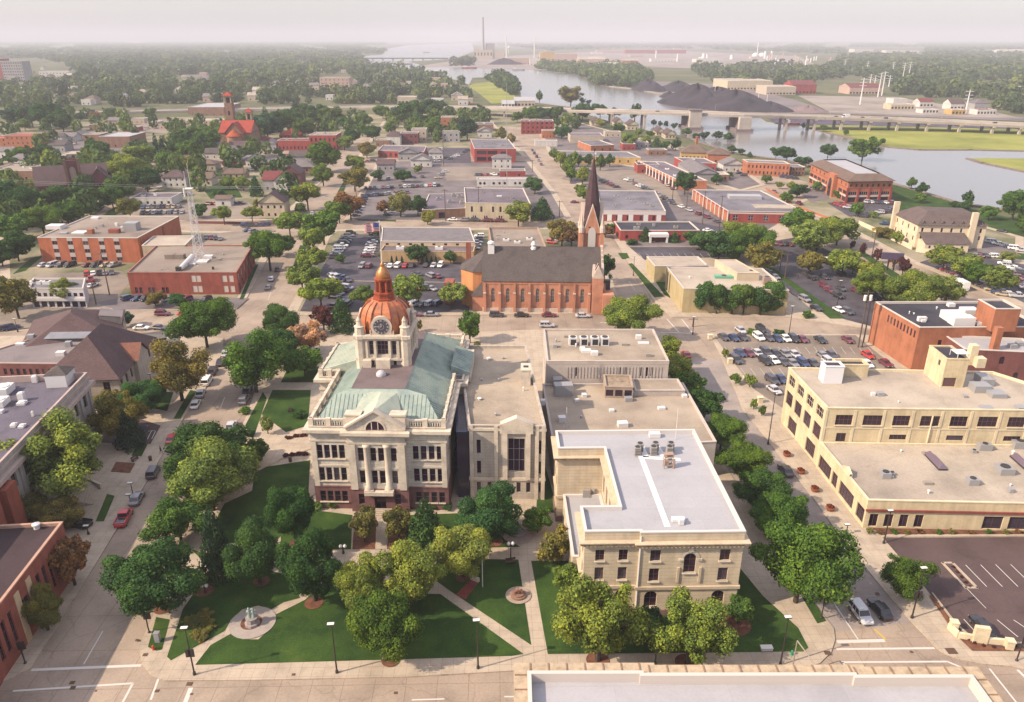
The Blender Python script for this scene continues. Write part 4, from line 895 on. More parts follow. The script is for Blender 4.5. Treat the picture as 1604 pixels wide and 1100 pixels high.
j1.vents(7,1);j2.vents(12,2);ax.vents(7,3);yu.vents(12,4);yl.vents(14,5);rb.vents(8,7)
wr=Bld('brick_store','maroon brick store with white roof beside yellow warehouse','building',para((1512,547),(1640,553),(1480,525),9.5,'L'),9.5,BRK_D,MEMBRANE,par=.4,cap=WCAP)
wr.win(0,[9,15],1.2,6.0,2.0,arch=True,frame=FRAME_D,depth=.2);wr.win(0,[7,13],1.2,2.0,2.0,arch=True,frame=FRAME_D,depth=.2);wr.finish()
for x,y in ((1585,545),(1597,541)): c=P(x,y,9.1);b=MB();b.box((c.x,c.y,9.1),(1.8,1.4,1.0));b.build('rooftop_unit',GREYM,wr.o)
dkb=Bld('dark_roof_annex','low annex with dark tar roof behind yellow warehouse','building',[YU(43,5),YU(66,5),YU(66,22),YU(44,20)],6.5,BRK_D,DARKROOF,par=.3).finish()
# ---------------------------------------------------------------- flat roof along the bottom edge
r0,r1=P(827,1056,18.0).to_2d(),P(1520,1055,18.0).to_2d();d=(r1-r0).normalized();n=Vector((-d.y,d.x));L=(r1-r0).length
fl=Bld('corner_block_roof','large white flat roof with pale coping and stone cornice at the bottom','building',[r0-n*34,r1-n*34,r1-n*.3,r0+d*(L*.74)-n*.3,r0+d*(L*.74),r0+d*(L*.26),r0+d*(L*.26)+n*.3,r0+n*.3],18.0,YEL_B,MEMBRANE,par=1.1,cap=WCAP)
fl.win(0,12,1.6,12,2.2,depth=.2);fl.win(3,2,1.6,12,2.2,depth=.2);fl.finish()
fl.band(17.3,17.75,1.5,surf('stone_trim',(.50,.38,.26),scale=1,amt=.2));b=MB()
for e in (2,4,6,7,1):
    a,d1,n1,L1=fl.edge(e)
    for k in range(int(L1/1.95)+1): q2=a+d1*min(L1,k*1.95+.2)+n1*.8;b.box((q2.x,q2.y,17.74),(.12,1.2,.12),d1)
b.build('cornice_joint',surf('stone_trim',(.30,.19,.13),scale=1,amt=.2),fl.o)
# ---------------------------------------------------------------- brick church with steeple
CH_O=surf('brick',(.58,.265,.165),scale=.25,amt=.16);CH_A=surf('brick',(.66,.29,.12),scale=.25,amt=.12);SLATE=surf('shingle',(.13,.105,.10),scale=.3,amt=.15);CHTRIM=surf('stone_trim',(.62,.50,.42),scale=.6,amt=.12)
a0,a1=P(757,488).to_2d(),P(942,490).to_2d();d=(a1-a0).normalized();n=Vector((-d.y,d.x));L=(a1-a0).length;WN=19.0
ch=Bld('brick_church','long orange brick gothic church with dark slate roof and tall purple steeple','church',[a0,a1,a1+n*WN,a0+n*WN],10.2,CH_O,SLATE,rtype='gable',pitch=8.6,over=.4)
ts=[L*(k+.5)/8-.2 for k in range(7)]
ch.win(0,[t+1 for t in ts],1.15,3.2,4.6,arch=1.7,frame=CHTRIM,mull=(2,4),depth=.35,pane=plain('leaded_glass',(.13,.12,.11),.4));ch.win(2,7,1.2,3.2,4.6,arch=1.7,depth=.3);ch.finish()
ch.pier(0,[L*k/8+.6 for k in range(9)],.75,.75,0,6.2,CH_O,'buttress');ch.pier(0,[L*k/8+.6 for k in range(9)],.6,.4,6.2,9.6,CH_O,'buttress');ch.pier(0,[L*k/8+.6 for k in range(9)],.8,.85,6.1,6.5,CHTRIM,'buttress_cap');ch.band(0,1.3,.25,CHTRIM,'plinth');ch.band(9.2,9.6,.15,CH_O,'corbel_table',sides=[0])
# apse: half of an octagon at the left end
cA=a0+n*(WN/2);ra=7.4
oc=[cA+(d*math.cos(t)+n*math.sin(t))*ra for t in [R(90+22.5+45*k) for k in range(4)]]
apo=[a0+n*(WN/2+6.2)]+[cA+d*-3.4+n*6.6,cA-d*7.4+n*3.0,cA-d*7.4-n*3.0,cA-d*3.4-n*6.6]+[a0+n*(WN/2-6.2)]
ap=MB();ap.prism(apo,0,12.2);apx=(*(cA+d*1.5),18.4);ap.build('apse',CH_A,ch.o)
b=MB();ao=offset(apo,.4)
for i in range(5): b.poly([(ao[i].x,ao[i].y,12.1),(ao[i+1].x,ao[i+1].y,12.1),apx])
b.build('apse_roof',SLATE,ch.o)
b=MB();c=a0+n*2.5-d*1.2;b.prism([c-d*2.2-n*2.2,c+d*2-n*2.2,c+d*2+n*2.2,c-d*2.2+n*2.2],0,5.2);b.build('sacristy',CH_O,ch.o)
b=MB();b.poly([(*(c-d*2.5-n*2.5),5.1),(*(c+d*2-n*2.5),5.1),(*(c+d*2+n*1),9.2),(*(c+d*1+n*1),9.2)]);b.poly([(*(c-d*2.5+n*2.4),5.1),(*(c-d*2.5-n*2.5),5.1),(*(c+d*1+n*1),9.2)]);b.build('sacristy_roof',SLATE,ch.o)
b=MB();c=P(697,474);c=cA-d*11.5-n*1;b.box((c.x,c.y,0),(3,5,7.5),d);b.build('porch',BRK_R,ch.o)
b=MB();c=cA-d*6+n*9.5;b.box((c.x,c.y,0),(1.5,1.5,17.5),d);b.build('chimney',BRK_R,ch.o)
for f_,nm in ((.06,'roof_cupola'),(.42,'roof_cupola')):
    b=MB();c=a0+d*(L*f_)+n*(WN/2-(.5 if f_>.1 else 1.5));zr=18.3
    if f_<.1: b.box((c.x,c.y,zr-3.4),(2.0,1.6,5.2),d);b.lathe((c.x,c.y,zr+1.8),[(1.2,0),(1.0,.5),(0,.9)],8)
    else: b.lathe((c.x,c.y,zr-.4),[(.9,0),(.9,.6),(.6,1.0),(.9,1.6),(.5,2.4),(0,2.8)],10)
    b.build(nm,WHITEM,ch.o)
# stepped east gable, corner turret and the tower
b=MB()
for k in range(9):
    f0=k/9;v0=WN*f0/2 if False else 0
for s_ in (0,1):
    for k in range(8):
        t0=WN/2*k/8;vv=t0 if s_==0 else WN-t0;c=a1+n*(vv+(WN/32 if s_==0 else -WN/32));b.box((c.x,c.y,9.8+8.6*k/8-.2),(.7,WN/16+.25,2.0),d)
b.build('stepped_gable',CHTRIM,ch.o)
def turret(c,w,z0,z1,zt,nm):
    b=MB();b.box((c.x,c.y,z0),(w,w,z1-z0),d);o=b.build(nm,CH_O,ch.o);g=MB()
    for dd,nn_ in ((d,n),(-d,-n),(n,-d),(-n,d)):
        f=c-nn_*(w/2+.06) if True else c;A_,B_=f-dd*w/2,f+dd*w/2
        g.poly([(A_.x,A_.y,z1),(B_.x,B_.y,z1),(f.x,f.y,zt)]);g.poly([(B_.x,B_.y,z1),(A_.x+nn_.x*.4,A_.y+nn_.y*.4,z1),(f.x+nn_.x*.4,f.y+nn_.y*.4,zt)])
        for P0,P1 in ((A_,f),(B_,f)):
            g.poly([(P0.x,P0.y,z1),(P0.x,P0.y,z1+.5),(P1.x,P1.y,zt+.5),(P1.x,P1.y,zt)]);g.poly([(P0.x,P0.y,z1+.5),(P0.x+nn_.x*.8,P0.y+nn_.y*.8,z1+.5),(P1.x+nn_.x*.8,P1.y+nn_.y*.8,zt+.5),(P1.x,P1.y,zt+.5)])
    g.build('gablet',CHTRIM,o);return o
tq=turret(a1-d*1.6+n*.2,3.3,0,11.6,15.2,'corner_turret')
b=MB();c=a1+d*1.7+n*.5;b.box((c.x,c.y,0),(3.4,7,6.8),d);b.box((c.x+.4,c.y+2.6,6.7),(1.6,1.6,3.2),d,1);b.build('entrance_porch',[CH_O,DARK],ch.o)
T0_=a1-d*3.0+n*(WN-2.0);
zs1,zs2,zap=zat(T0_,392),zat(T0_,350),zat(T0_,238)
TW=6.6;b=MB();b.box((T0_.x,T0_.y,0),(TW,TW,zs2-0.5),d);o_t=b.build('tower',CH_O,ch.o)
b=MB()
for su in (-1,1):
    for sv in (-1,1):
        c=T0_+d*su*TW/2+n*sv*TW/2;b.box((c.x,c.y,0),(1.3,1.3,zs2-2.2),d)
b.build('buttress',CH_O,o_t)
b=MB()
for su in (-1,1):
    for sv in (-1,1):
        c=T0_+d*su*TW/2+n*sv*TW/2;b.lathe((c.x,c.y,zs2-2.2),[(.95,0),(.9,1.6),(.6,2.4),(.12,6.0),(0,6.4)],8)
b.build('pinnacle',CHTRIM,o_t)
g=MB();
for dd,nn_ in ((d,n),(-d,-n),(n,-d),(-n,d)):
    f=T0_-nn_*(TW/2+.35);A_,B_=f-dd*(TW/2-.6),f+dd*(TW/2-.6);zb,zt=zs2-2.4,zs2+6.0
    g.poly([(A_.x,A_.y,zb),(B_.x,B_.y,zb),(f.x,f.y,zt)],0)
    for P0 in (A_,B_):
        g.poly([(P0.x,P0.y,zb-.1),(P0.x,P0.y,zb+.7),(f.x,f.y,zt+.9),(f.x,f.y,zt)] if True else [],1);g.poly([(P0.x,P0.y,zb+.7),(P0.x+nn_.x*2.6,P0.y+nn_.y*2.6,zb+.7),(f.x+nn_.x*2.6,f.y+nn_.y*2.6,zt+.9),(f.x,f.y,zt+.9)],1)
    pts=[(1.2*math.cos(t),2.0*math.sin(t)) for t in [math.pi*k/10 for k in range(11)]];f2=f-nn_*.08
    g.poly([((f2+dd*1.2).x,(f2+dd*1.2).y,zs1+.5)]+[((f2+dd*x).x,(f2+dd*x).y,zs2-2.4+z) for x,z in pts]+[((f2-dd*1.2).x,(f2-dd*1.2).y,zs1+.5)],2)
g.build('gablet',[CH_O,CHTRIM,plain('pale_louvre',(.60,.54,.50),.7)],o_t)
SPIRE=surf('shingle',(.105,.055,.065),scale=.6,amt=.2)
b=MB();b.lathe((T0_.x,T0_.y,zs2-.6),[(TW*.60,0),(TW*.47,2.2),(TW*.33,(zap-zs2)*.4),(.12,zap-zs2-.8),(0,zap-zs2-.5)],8,ph=R(22.5));b.cyl((T0_.x,T0_.y,zap-1.6),(T0_.x,T0_.y,zap+.6),.07,n=5);b.build('spire',SPIRE,ch.o)
hall=Bld('parish_hall','flat tan roofed parish hall behind the brick church','building',para((770,388),(856,388),(765,356),9.0,'L'),9.0,surf('brick',(.40,.24,.17),scale=.3,amt=.12),BROWNROOF,par=.8,cap=surf('stone_trim',(.40,.28,.21),scale=.5,amt=.1)).finish()
for u,v in ((.3,.4),(.5,.3),(.75,.45)): hall.unit(u,v,(2.4,1.4,.8),WHITEM)
# ---------------------------------------------------------------- left foreground
lb=[P(104,858).to_2d(),P(-40,1082).to_2d()];z1=9.8
e0=P(98,818,z1).to_2d();e1=P(0,945,z1).to_2d();d=(e1-e0).normalized();n=Vector((d.y,-d.x));e1=e0+d*34;
bl=Bld('corner_shop','small red brick building with brown gravel roof and tall narrow windows','building',[e1,e0,e0+n*20 if n.x<0 else e0-n*20,(e1+n*20) if n.x<0 else e1-n*20],z1,surf('brick',(.34,.10,.07),scale=.3,amt=.16),surf('gravel_roof',(.085,.05,.055),scale=.12,amt=.25),par=.45,cap=surf('stone_trim',(.50,.30,.22),scale=.5,amt=.15))
bl.win(0,[34-x for x in (4.2,6.0,7.8,9.6,17.5,19.3,21,28,30,32)],.9,2.2,5.2,frame=FRAME_D,depth=.25,mull=(1,3));bl.win(0,[34-13.5],1.8,4.0,2.6,frame=FRAME_L,depth=.3,mull=(2,2));bl.finish()
ES_=surf('stone_trim',(.60,.44,.28),scale=.5,amt=.12)
for t_ in (11.9,15.1): bl.pier(0,[34-t_],1.2,.12,0,8.6,ES_,'entrance_surround')
c=P(58,828,9.35);b=MB();b.cyl((c.x,c.y,5.15),(c.x,c.y,10.0),.45,n=10);b.lathe((c.x,c.y,10.0),[(.6,0),(.6,.2),(0,.45)],10);b.build('roof_vent',WHITEM,bl.o)
# purple roofed civic building
z2=15.0;e0=P(136,584,z2).to_2d();e1=P(56,667,z2).to_2d();d=(e1-e0).normalized();n=Vector((d.y,-d.x));n=n if n.x<0 else -n;e1=e0+d*58
CIV=surf('limestone',(.46,.41,.38),scale=.4,amt=.12)
cv=Bld('civic_hall','stone and red brick civic hall with deep cornice and purple grey tar roof','building',[e1,e0,e0+n*34,e1+n*34],z2,CIV,surf('gravel_roof',(.18,.155,.20),scale=.15,amt=.3),par=1.3,cap=surf('stone_trim',(.50,.38,.34),scale=.4,amt=.12))
for k in range(8):
    t=58-3.5-k*4.4
    for z,hh in ((8.6,3.6),(3.6,3.2)): cv.win(0,[t],1.6,z,hh,frame=FRAME_L,mull=(2,2),depth=.35)
for z,hh in ((8.6,3.6),(3.6,3.2)): cv.win(1,6,1.6,z,hh,frame=FRAME_L,mull=(2,2),depth=.35)
cv.finish();cv.band(12.2,12.9,.9,cv.cap);cv.band(13.7,14.1,.25,cv.cap,'string_course');cv.band(0,3.0,.15,surf('brick',(.30,.085,.06),scale=.3,amt=.15),'plinth',sides=[1])
cv.pier(0,[58-1.3-k*4.4 for k in range(9)],.9,.3,3,12.2,CIV)
cv.pier(0,[58-38.5,58-44,58-49.5,58-55],3.4,1.6,0,11.6,surf('brick',(.36,.10,.065),scale=.3,amt=.15),'brick_bay')
for x,y,s3 in ((52,652,(.4,.4,.9)),(8,615,(3.5,2.5,1.4)),(2,634,(3,2.2,1.2)),(35,633,(1.5,1.5,.5)),(35,627,(1.1,1.1,1.6)),(56,598,(1.2,1.0,1.3)),(22,668,(1.2,.9,.5)),(35,669,(1.3,1,.4)),(14,608,(1,1,1))):
    c=P(x,y,13.75);b=MB();b.box((c.x,c.y,13.75),s3,d);b.cyl((c.x,c.y,13.75+s3[2]),(c.x,c.y,13.9+s3[2]),min(s3[:2])*.4,n=10);b.build('rooftop_unit',WHITEM,cv.o)
c=P(97,600,13.7);b=MB();b.box((c.x,c.y,13.7),(4.6,4.0,2.6),d);b.lathe((c.x,c.y,16.3),[(3.3,0),(0,1.3)],4,mi=1,ph=math.atan2(d.y,d.x)+R(45));b.build('roof_hut',[WHITEM,SLATE],cv.o)
# library with tiled hips
LIBW=surf('limestone',(.55,.46,.38),scale=.4,amt=.12);TILE=surf('shingle',(.15,.09,.09),scale=.3,amt=.15);TILE_L=surf('shingle',(.30,.125,.085),scale=.3,amt=.15);FLATG=surf('gravel_roof',(.30,.25,.25),scale=.1,amt=.18)
zl=7.8;q=[P(140,594,zl).to_2d(),P(187,594,zl).to_2d()]
f0=P(185,593,zl).to_2d();f1=P(241,530,zl).to_2d();d=(f1-f0).normalized();n=Vector((-d.y,d.x));L=(f1-f0).length
lib=Bld('library','stone library with purple tiled hip roof, dormer gable and skylit flat centre','building',[f0,f1,f1+n*17,f0+n*17],zl,LIBW,TILE,rtype='hip',pitch=7.6,over=.6)
for z,hh in ((4.6,2.4),(1.0,2.0)): lib.win(0,8,1.3,z,hh,frame=FRAME_D,mull=(2,2),depth=.3);lib.win(3,3,1.5,z,hh,frame=FRAME_D,mull=(2,2),depth=.3);lib.win(1,4,1.4,z,hh,frame=FRAME_D,mull=(2,2),depth=.3)
lib.finish()
b=MB();m_=f0+d*L*.52;g0,g1=m_-d*3.6-n*1.0,m_+d*3.6-n*1.0;b.poly([(g0.x,g0.y,0),(g1.x,g1.y,0),(g1.x,g1.y,8.2),((m_-n).x,(m_-n).y,11.2),(g0.x,g0.y,8.2)])
for s0 in (g0,g1): e_=s0+n*1.2;b.poly([(s0.x,s0.y,0),(e_.x,e_.y,0),(e_.x,e_.y,8.2),(s0.x,s0.y,8.2)])
b.build('entrance_gable',LIBW,lib.o)
b=MB();pk0,pk1=m_-n*1.5,m_+n*5.2
for s0 in (g0-d*.4,g1+d*.4): b.poly([(*(s0-n*.5),8.1),(*pk0,11.5),(*pk1,11.5),(*(s0+n*1.5),8.1)])
b.build('gable_roof',TILE_L,lib.o)
cw=[f0+n*17.2+d*6,f0+n*17.2+d*(L+6),f0+n*46+d*(L+14),f0+n*46+d*5]
lw=Bld('','','',ccw([P(0,569,8.6).to_2d(),P(101,570,8.6).to_2d(),P(128,536,8.6).to_2d(),P(178,519,8.6).to_2d(),P(90,519,8.6).to_2d(),P(15,541,8.6).to_2d(),P(-60,565,8.6).to_2d()]),8.6,BRK_D,FLATG,host=lib.o,par=.2,cap=surf('stone_trim',(.45,.33,.30),scale=.4,amt=.1))
lw.win(0,10,.8,5.6,1.6,depth=.2);lw.finish()
b=MB();c=P(117,530,8.6);lx=(P(150,523,8.6)-P(90,535,8.6)).to_2d();sx_=Vector((1,-.05));b.box((c.x,c.y,8.4),(13.5,4.0,.9),sx_,1)
e1_=sx_.normalized()*6.7;e2_=Vector((-sx_.y,sx_.x)).normalized()*1.95;cc=c.to_2d();B4=[cc-e1_-e2_,cc+e1_-e2_,cc+e1_+e2_,cc-e1_+e2_];ra_,rb_2=cc-e1_*.85,cc+e1_*.85
b.poly([(*B4[0],9.3),(*B4[1],9.3),(*rb_2,10.4),(*ra_,10.4)]);b.poly([(*B4[2],9.3),(*B4[3],9.3),(*ra_,10.4),(*rb_2,10.4)]);b.poly([(*B4[1],9.3),(*B4[2],9.3),(*rb_2,10.4)],1);b.poly([(*B4[3],9.3),(*B4[0],9.3),(*ra_,10.4)],1)
b.build('skylight',[surf('membrane',(.33,.33,.37),scale=.5,amt=.1,rough=.3),DARK],lib.o)
for x,y,s3 in ((50,532,(1.6,1.2,1.5)),(32,539,(2,1.2,.4)),(108,542,(1.4,1.2,1.3)),(96,556,(2,1.4,1.0)),(115,516,(3,2,1.2)),(108,520,(1.2,1.2,1.2))):
    c=P(x,y,8.5);b=MB();b.box((c.x,c.y,8.4),s3);b.build('rooftop_unit',WHITEM if s3[2]<1.1 else GREYM,lib.o)
g0,g1=P(184,535,7.5).to_2d(),P(193,487,7.5).to_2d();d2=(g1-g0).normalized();n2=Vector((-d2.y,d2.x));L2=(g1-g0).length
lr=Bld('','','',[g0+d2*1.0,g1,g1+n2*22,g0+d2*1.0+n2*22],7.6,LIBW,TILE,host=lib.o,rtype='hip',pitch=5.4,over=.6)
for z,hh in ((4.4,2.4),(1.0,2.0)): lr.win(0,5,1.3,z,hh,frame=FRAME_D,mull=(2,2),depth=.3)
lr.finish()
b=MB();m_=g0+d2*L2*.6;s0,s1=m_-d2*2.6-n2*.3,m_+d2*2.6-n2*.3;b.poly([(*s0,7.0),(*s1,7.0),(*s1,10.0),(*s0,10.0)]);b.poly([(*(s0-d2*.5-n2*.6),10.0),(*(s1+d2*.5-n2*.6),10.0),(*(s1+d2*.5+n2*5),11.2),(*(s0-d2*.5+n2*5),11.2)],1)
for s_ in (s0,s1): b.poly([(*s_,7),(*(s_+n2*5),7),(*(s_+n2*5),11.2),(*s_,10)])
b.build('dormer',[LIBW,FLATG],lib.o)
# ---------------------------------------------------------------- left middle: brick office, aerial mast building, white shop
ob=Bld('brick_office','three storey orange brick office with strips of stacked windows and cluttered flat roof','building',para((58,372),(215,373),(140,338),9.8,'L'),9.8,surf('brick',(.48,.15,.075),scale=.3,amt=.14),BROWNROOF,par=.3,cap=WCAP)
L=ob.edge(0)[3]
for f in (.165,.32,.475,.635,.785):
    for z in (.8,3.9,7.0): ob.win(0,[L*f],2.0,z,1.4,frame=FRAME_L,mull=(2,1),depth=.2)
ob.finish();b=MB()
for f in (.165,.32,.475,.635,.785):
    for z in (2.25,5.35,8.45): q2=ob.pt(0,L*f,z,.03);b.box(q2,(2.1,.08,1.55 if z<8 else 1.2),ob.edge(0)[1])
b.build('spandrel_panel',plain('pale_spandrel',(.52,.45,.42),.7),ob.o)
for x,y,s3,m_ in ((88,358,(6,4,1.5),WHITEM),(100,366,(3,2,.5),GREYM),(126,365,(5,4,.5),WHITEM),(143,366,(2,2,1.8),BRK_O),(180,365,(4,2,1.6),BRK_R),(208,360,(5,4,3.0),GREYM),(160,355,(1,1,1),GREYM),(183,354,(1,1,1.2),WHITEM),(150,343,(3,2,.8),WHITEM)):
    c=P(x,y,9.5);b=MB();b.box((c.x,c.y,9.5),s3,ob.edge(0)[1]);b.build('rooftop_unit',m_,ob.o)
oe=Bld('','','',[P(215,372,9.0).to_2d(),P(240,356,9.0).to_2d(),P(255,356,9).to_2d(),P(272,340,9.0).to_2d(),P(190,338,9).to_2d(),P(170,352,9).to_2d()],9.0,BRK_R,GREYROOF,host=ob.o,par=.3).finish()
mh=Bld('cream_hall','windowless cream and brick hall between brick office and mast building','building',para((222,385),(290,384),(240,370),8.0,'L'),8.0,surf('brick',(.55,.45,.30),scale=.3,amt=.1),CREAMROOF,par=.3,cap=WCAP).finish()
mb_=Bld('mast_building','two storey red brick building with tan roof carrying a white lattice mast','building',para((199,427),(370,427),(396,384),7.8),7.8,surf('brick',(.33,.085,.06),scale=.3,amt=.15),BROWNROOF,par=.4,cap=surf('stone_trim',(.36,.16,.12),scale=.4,amt=.1))
L=mb_.edge(0)[3];PANEL=plain('pale_panel',(.62,.52,.45),.7)
mb_.win(0,[L*f for f in (.055,.095,.18,.215,.305,.34)],.95,.6,2.0,frame=FRAME_D,mull=(2,2),depth=.2)
for f in (.60,.645,.885,.945):
    for z in (.9,4.5): mb_.win(0,[L*f],1.6,z,2.3,frame=PANEL,depth=.12,pane=PANEL)
for f in (.62,.915):
    for z in (.9,4.5): pass
mb_.win(1,6,1.4,4.3,2.4,frame=PANEL,depth=.15,mull=(2,1),pane=PANEL);mb_.win(1,6,1.8,.8,2.5,frame=FRAME_L,depth=.2,mull=(2,1));mb_.finish()
for x,y,s3,m_ in ((268,405,(3.5,2.2,1.6),BROWNROOF),(282,405,(3.5,2.2,1.6),BROWNROOF),(281,424,(1.8,1.6,1.4),DARK),(327,404,(3,2,.9),WHITEM),(300,415,(3,1,.6),WHITEM),(334,422,(.6,.6,.9),DARK)):
    c=P(x,y,7.4);b=MB();b.box((c.x,c.y,7.4),s3,mb_.edge(0)[1]);b.build('rooftop_unit',m_,mb_.o)
b=MB();c0,c1=P(283,420,8.4),P(301,401,8.8);b.cyl(c0,c1,.75,n=10);b.build('roof_duct',WHITEM,mb_.o,smooth=False)
mq=P(314,410,7.4);mtop=zat(mq,296);mt2=zat(mq,256)
mst=top('lattice_mast','tall white lattice radio mast on the red brick building roof','mast',(mq.x,mq.y,7.4));b=MB();nseg=9
def mp(k,i): t=k/nseg;w=2.1*(1-t)+.75*t;a=R(45+90*i);return (mq.x+w*math.cos(a),mq.y+w*math.sin(a),7.4+(mtop-7.4)*t)
for k in range(nseg):
    for i in range(4):
        b.cyl(mp(k,i),mp(k+1,i),.085,n=4,caps=False);b.cyl(mp(k,i),mp(k+1,(i+1) % 4),.045,n=4,caps=False);b.cyl(mp(k,(i+1) % 4),mp(k+1,i),.045,n=4,caps=False);b.cyl(mp(k+1,i),mp(k+1,(i+1) % 4),.05,n=4,caps=False)
b.build('lattice',WHITEM,mst);b=MB()
for i,zz in ((0,mt2),(2,mtop+6)): x,y,z=mp(nseg,i);b.cyl((x,y,z),(x,y,zz),.09,.05,n=5)
b.build('antenna',WHITEM,mst);b=MB();b.box((mq.x,mq.y,mtop),(2.6,2.6,.2));b.cyl((mq.x-1.3,mq.y-.9,mtop-2.5),(mq.x-1.3,mq.y-.9,mtop+.4),.35,n=8);b.build('platform',WHITEM,mst)
b=MB();b.box((mq.x,mq.y,7.4),(5.5,4.2,.4));b.build('mast_base',WHITEM,mst)
ws=Bld('white_shop','small two storey white office with canopy and flat grey roof beside autumn trees','building',para((45,452),(130,452),(52,436),6.6,'L'),6.6,plain('white_render',(.66,.62,.62),.7),GREYROOF,par=.4,cap=WCAP)
ws.win(0,9,1.2,3.9,1.2,frame=FRAME_L,depth=.15);ws.win(0,7,1.9,.3,1.9,frame=FRAME_D,depth=.4);ws.finish();ws.band(2.6,3.5,.5,plain('white_fascia',(.70,.66,.66),.6),'fascia',sides=[0])
for u in (.05,.13,.3): ws.unit(u,.55,(2.4,1.6,1.0),WHITEM)
mb_.vents(5,11);ob.vents(5,12);cv.vents(6,13);hall.vents(3,14);fl.vents(3,15)
# ---------------------------------------------------------------- the town beyond, north of the square
rr0=random.Random(31)
GX=Vector((.9977,-.068));GY=Vector((.068,.9977))
WALLC={'or': surf('brick',(.46,.17,.09),scale=.25,amt=.14),'red': surf('brick',(.36,.07,.06),scale=.25,amt=.14),'mar': surf('brick',(.22,.075,.08),scale=.25,amt=.16),'tan': surf('brick',(.48,.36,.24),scale=.3,amt=.12),'cream': surf('limestone',(.60,.50,.36),scale=.3,amt=.1),'white': surf('siding',(.68,.64,.60),scale=.3,amt=.08),'yel': surf('brick',(.58,.38,.15),scale=.3,amt=.12),'grey': surf('siding',(.38,.36,.36),scale=.3,amt=.1),'bei': surf('concrete_wall',(.52,.43,.34),scale=.3,amt=.1),'brn': surf('brick',(.30,.17,.12),scale=.3,amt=.14),'pink': surf('concrete_wall',(.52,.36,.30),scale=.3,amt=.1)}
ROOFC={'g': GREYROOF,'b': BROWNROOF,'d': DARKROOF,'w': MEMBRANE,'c': CREAMROOF,'p': surf('gravel_roof',(.22,.18,.21),scale=.1,amt=.22),'sl': SLATE,'br': surf('shingle',(.22,.15,.12),scale=.3,amt=.14),'rd': surf('shingle',(.48,.075,.045),scale=.3,amt=.14),'dr': surf('shingle',(.24,.06,.06),scale=.3,amt=.14),'gs': surf('shingle',(.26,.23,.24),scale=.3,amt=.14),'pu': surf('shingle',(.15,.095,.10),scale=.3,amt=.14)}
LAST=[None]
def hb(name,label,x0,x1,yr,yb,dep,wall,roof,rtype='flat',pitch=3.0,rows=1,n=4,ww=1.2,wh=1.4,group=None,ex=None,par=.4,over=.5,side=True,units=0,cat='building'):
    a,c=P(x0,yb).to_2d(),P(x1,yb).to_2d();e=ex or GX;e=e.normalized();w=max(3,(c-a).dot(e));nn=Vector((-e.y,e.x));h=max(2.6,hgt((x0+x1)/2,yb,yr))
    s=Bld(name,label,cat,[a,a+e*w,a+e*w+nn*dep,a+nn*dep],h,WALLC[wall],ROOFC[roof],par=par,rtype=rtype,pitch=pitch,cap=WCAP if rtype=='flat' else None,over=over,group=group)
    fhh=h/rows
    for r in range(rows):
        z=r*fhh+min(1.0,fhh*.3);hh=min(wh,fhh*.6)
        if n: s.win(0,n,min(ww,w/n*.6),z,hh,depth=.15)
        if side:
            k=max(1,int(dep/(w/max(1,n))*.8));s.win(3,k,min(ww,dep/k*.6),z,hh,depth=.15)
    s.finish()
    LAST[0]=s.o
    for k in range(units):
        s.unit(.2+.6*((k*.37+.1) % 1),.3+.4*((k*.61) % 1),(rr0.uniform(1,2.4),rr0.uniform(.8,1.8),rr0.uniform(.5,1.3)),rr0.choice([GREYM,COND_,WHITEM]))
    return s
def pb4(name,label,a,c,far,h,wall,roof,w='L',wins=(),cat='building',par=.4,rtype='flat',pitch=3,units=0,cap=None):
    s=Bld(name,label,cat,para(a,c,far,h,w),h,WALLC[wall],ROOFC[roof],par=par,cap=cap or WCAP,rtype=rtype,pitch=pitch)
    for (e,n,ww,z,hh) in wins: s.win(e,n,ww,z,hh,depth=.18)
    s.finish()
    for k in range(units): s.unit(.15+.7*((k*.37+.1) % 1),.2+.6*((k*.61) % 1),(rr0.uniform(1,2.6),rr0.uniform(.8,1.8),rr0.uniform(.5,1.3)),rr0.choice([GREYM,COND_,GREYM,WHITEM]))
    return s
s=pb4('long_office','long grey roofed office with tan front wall and small conifers behind the courthouse dome',(597,378),(744,379),(599,356),6.0,'bei','gs',wins=[(0,8,1.2,4.4,.9)],rtype='flat',par=.15)
a_=[P(596,411).to_2d(),P(742,412).to_2d()];dd_=(a_[1]-a_[0]).normalized();nn_=Vector((-dd_.y,dd_.x));Ld=(a_[1]-a_[0]).length
fr_=Bld('','','',[a_[0],a_[1],a_[1]+nn_*9,a_[0]+nn_*9],4.4,surf('brick',(.55,.37,.20),scale=.3,amt=.12),ROOFC['p'],host=s.o,par=.3).finish()
for f in (.2,.62): fr_.unit(f,.5,(3,1.6,1.1),WHITEM)
s=pb4('beige_office','two storey beige office with purple grey roof and narrow windows beside right hand street',(729,318),(831,319),(727,294),8.6,'cream','p',wins=[(0,[3,7.5,13,16.5,24],1.0,4.4,2.6),(0,[3.6,4.6,9,10,16,17],.6,.8,1.9),(3,4,1,4,2)],units=5)
an_=Bld('','','',para((661,329),(729,326),(672,304),4.6,'L'),4.6,WALLC['brn'],ROOFC['p'],host=s.o,par=.3,cap=WCAP);an_.win(0,[9.5],3.2,.2,2.8,frame=FRAME_D,mull=(3,1),depth=.3);an_.finish()
for u,v in ((.3,.6),(.6,.4),(.8,.7),(.65,.8),(.9,.3)): an_.unit(u,v,(2.6,1.8,1.3),GREYM)
rw=hb('porthole_hall','low white hall with a row of round porthole windows',747,838,281.5,293,8,'white','w',rows=1,n=0,side=False)
a__,d__,n__,L__=rw.edge(0)
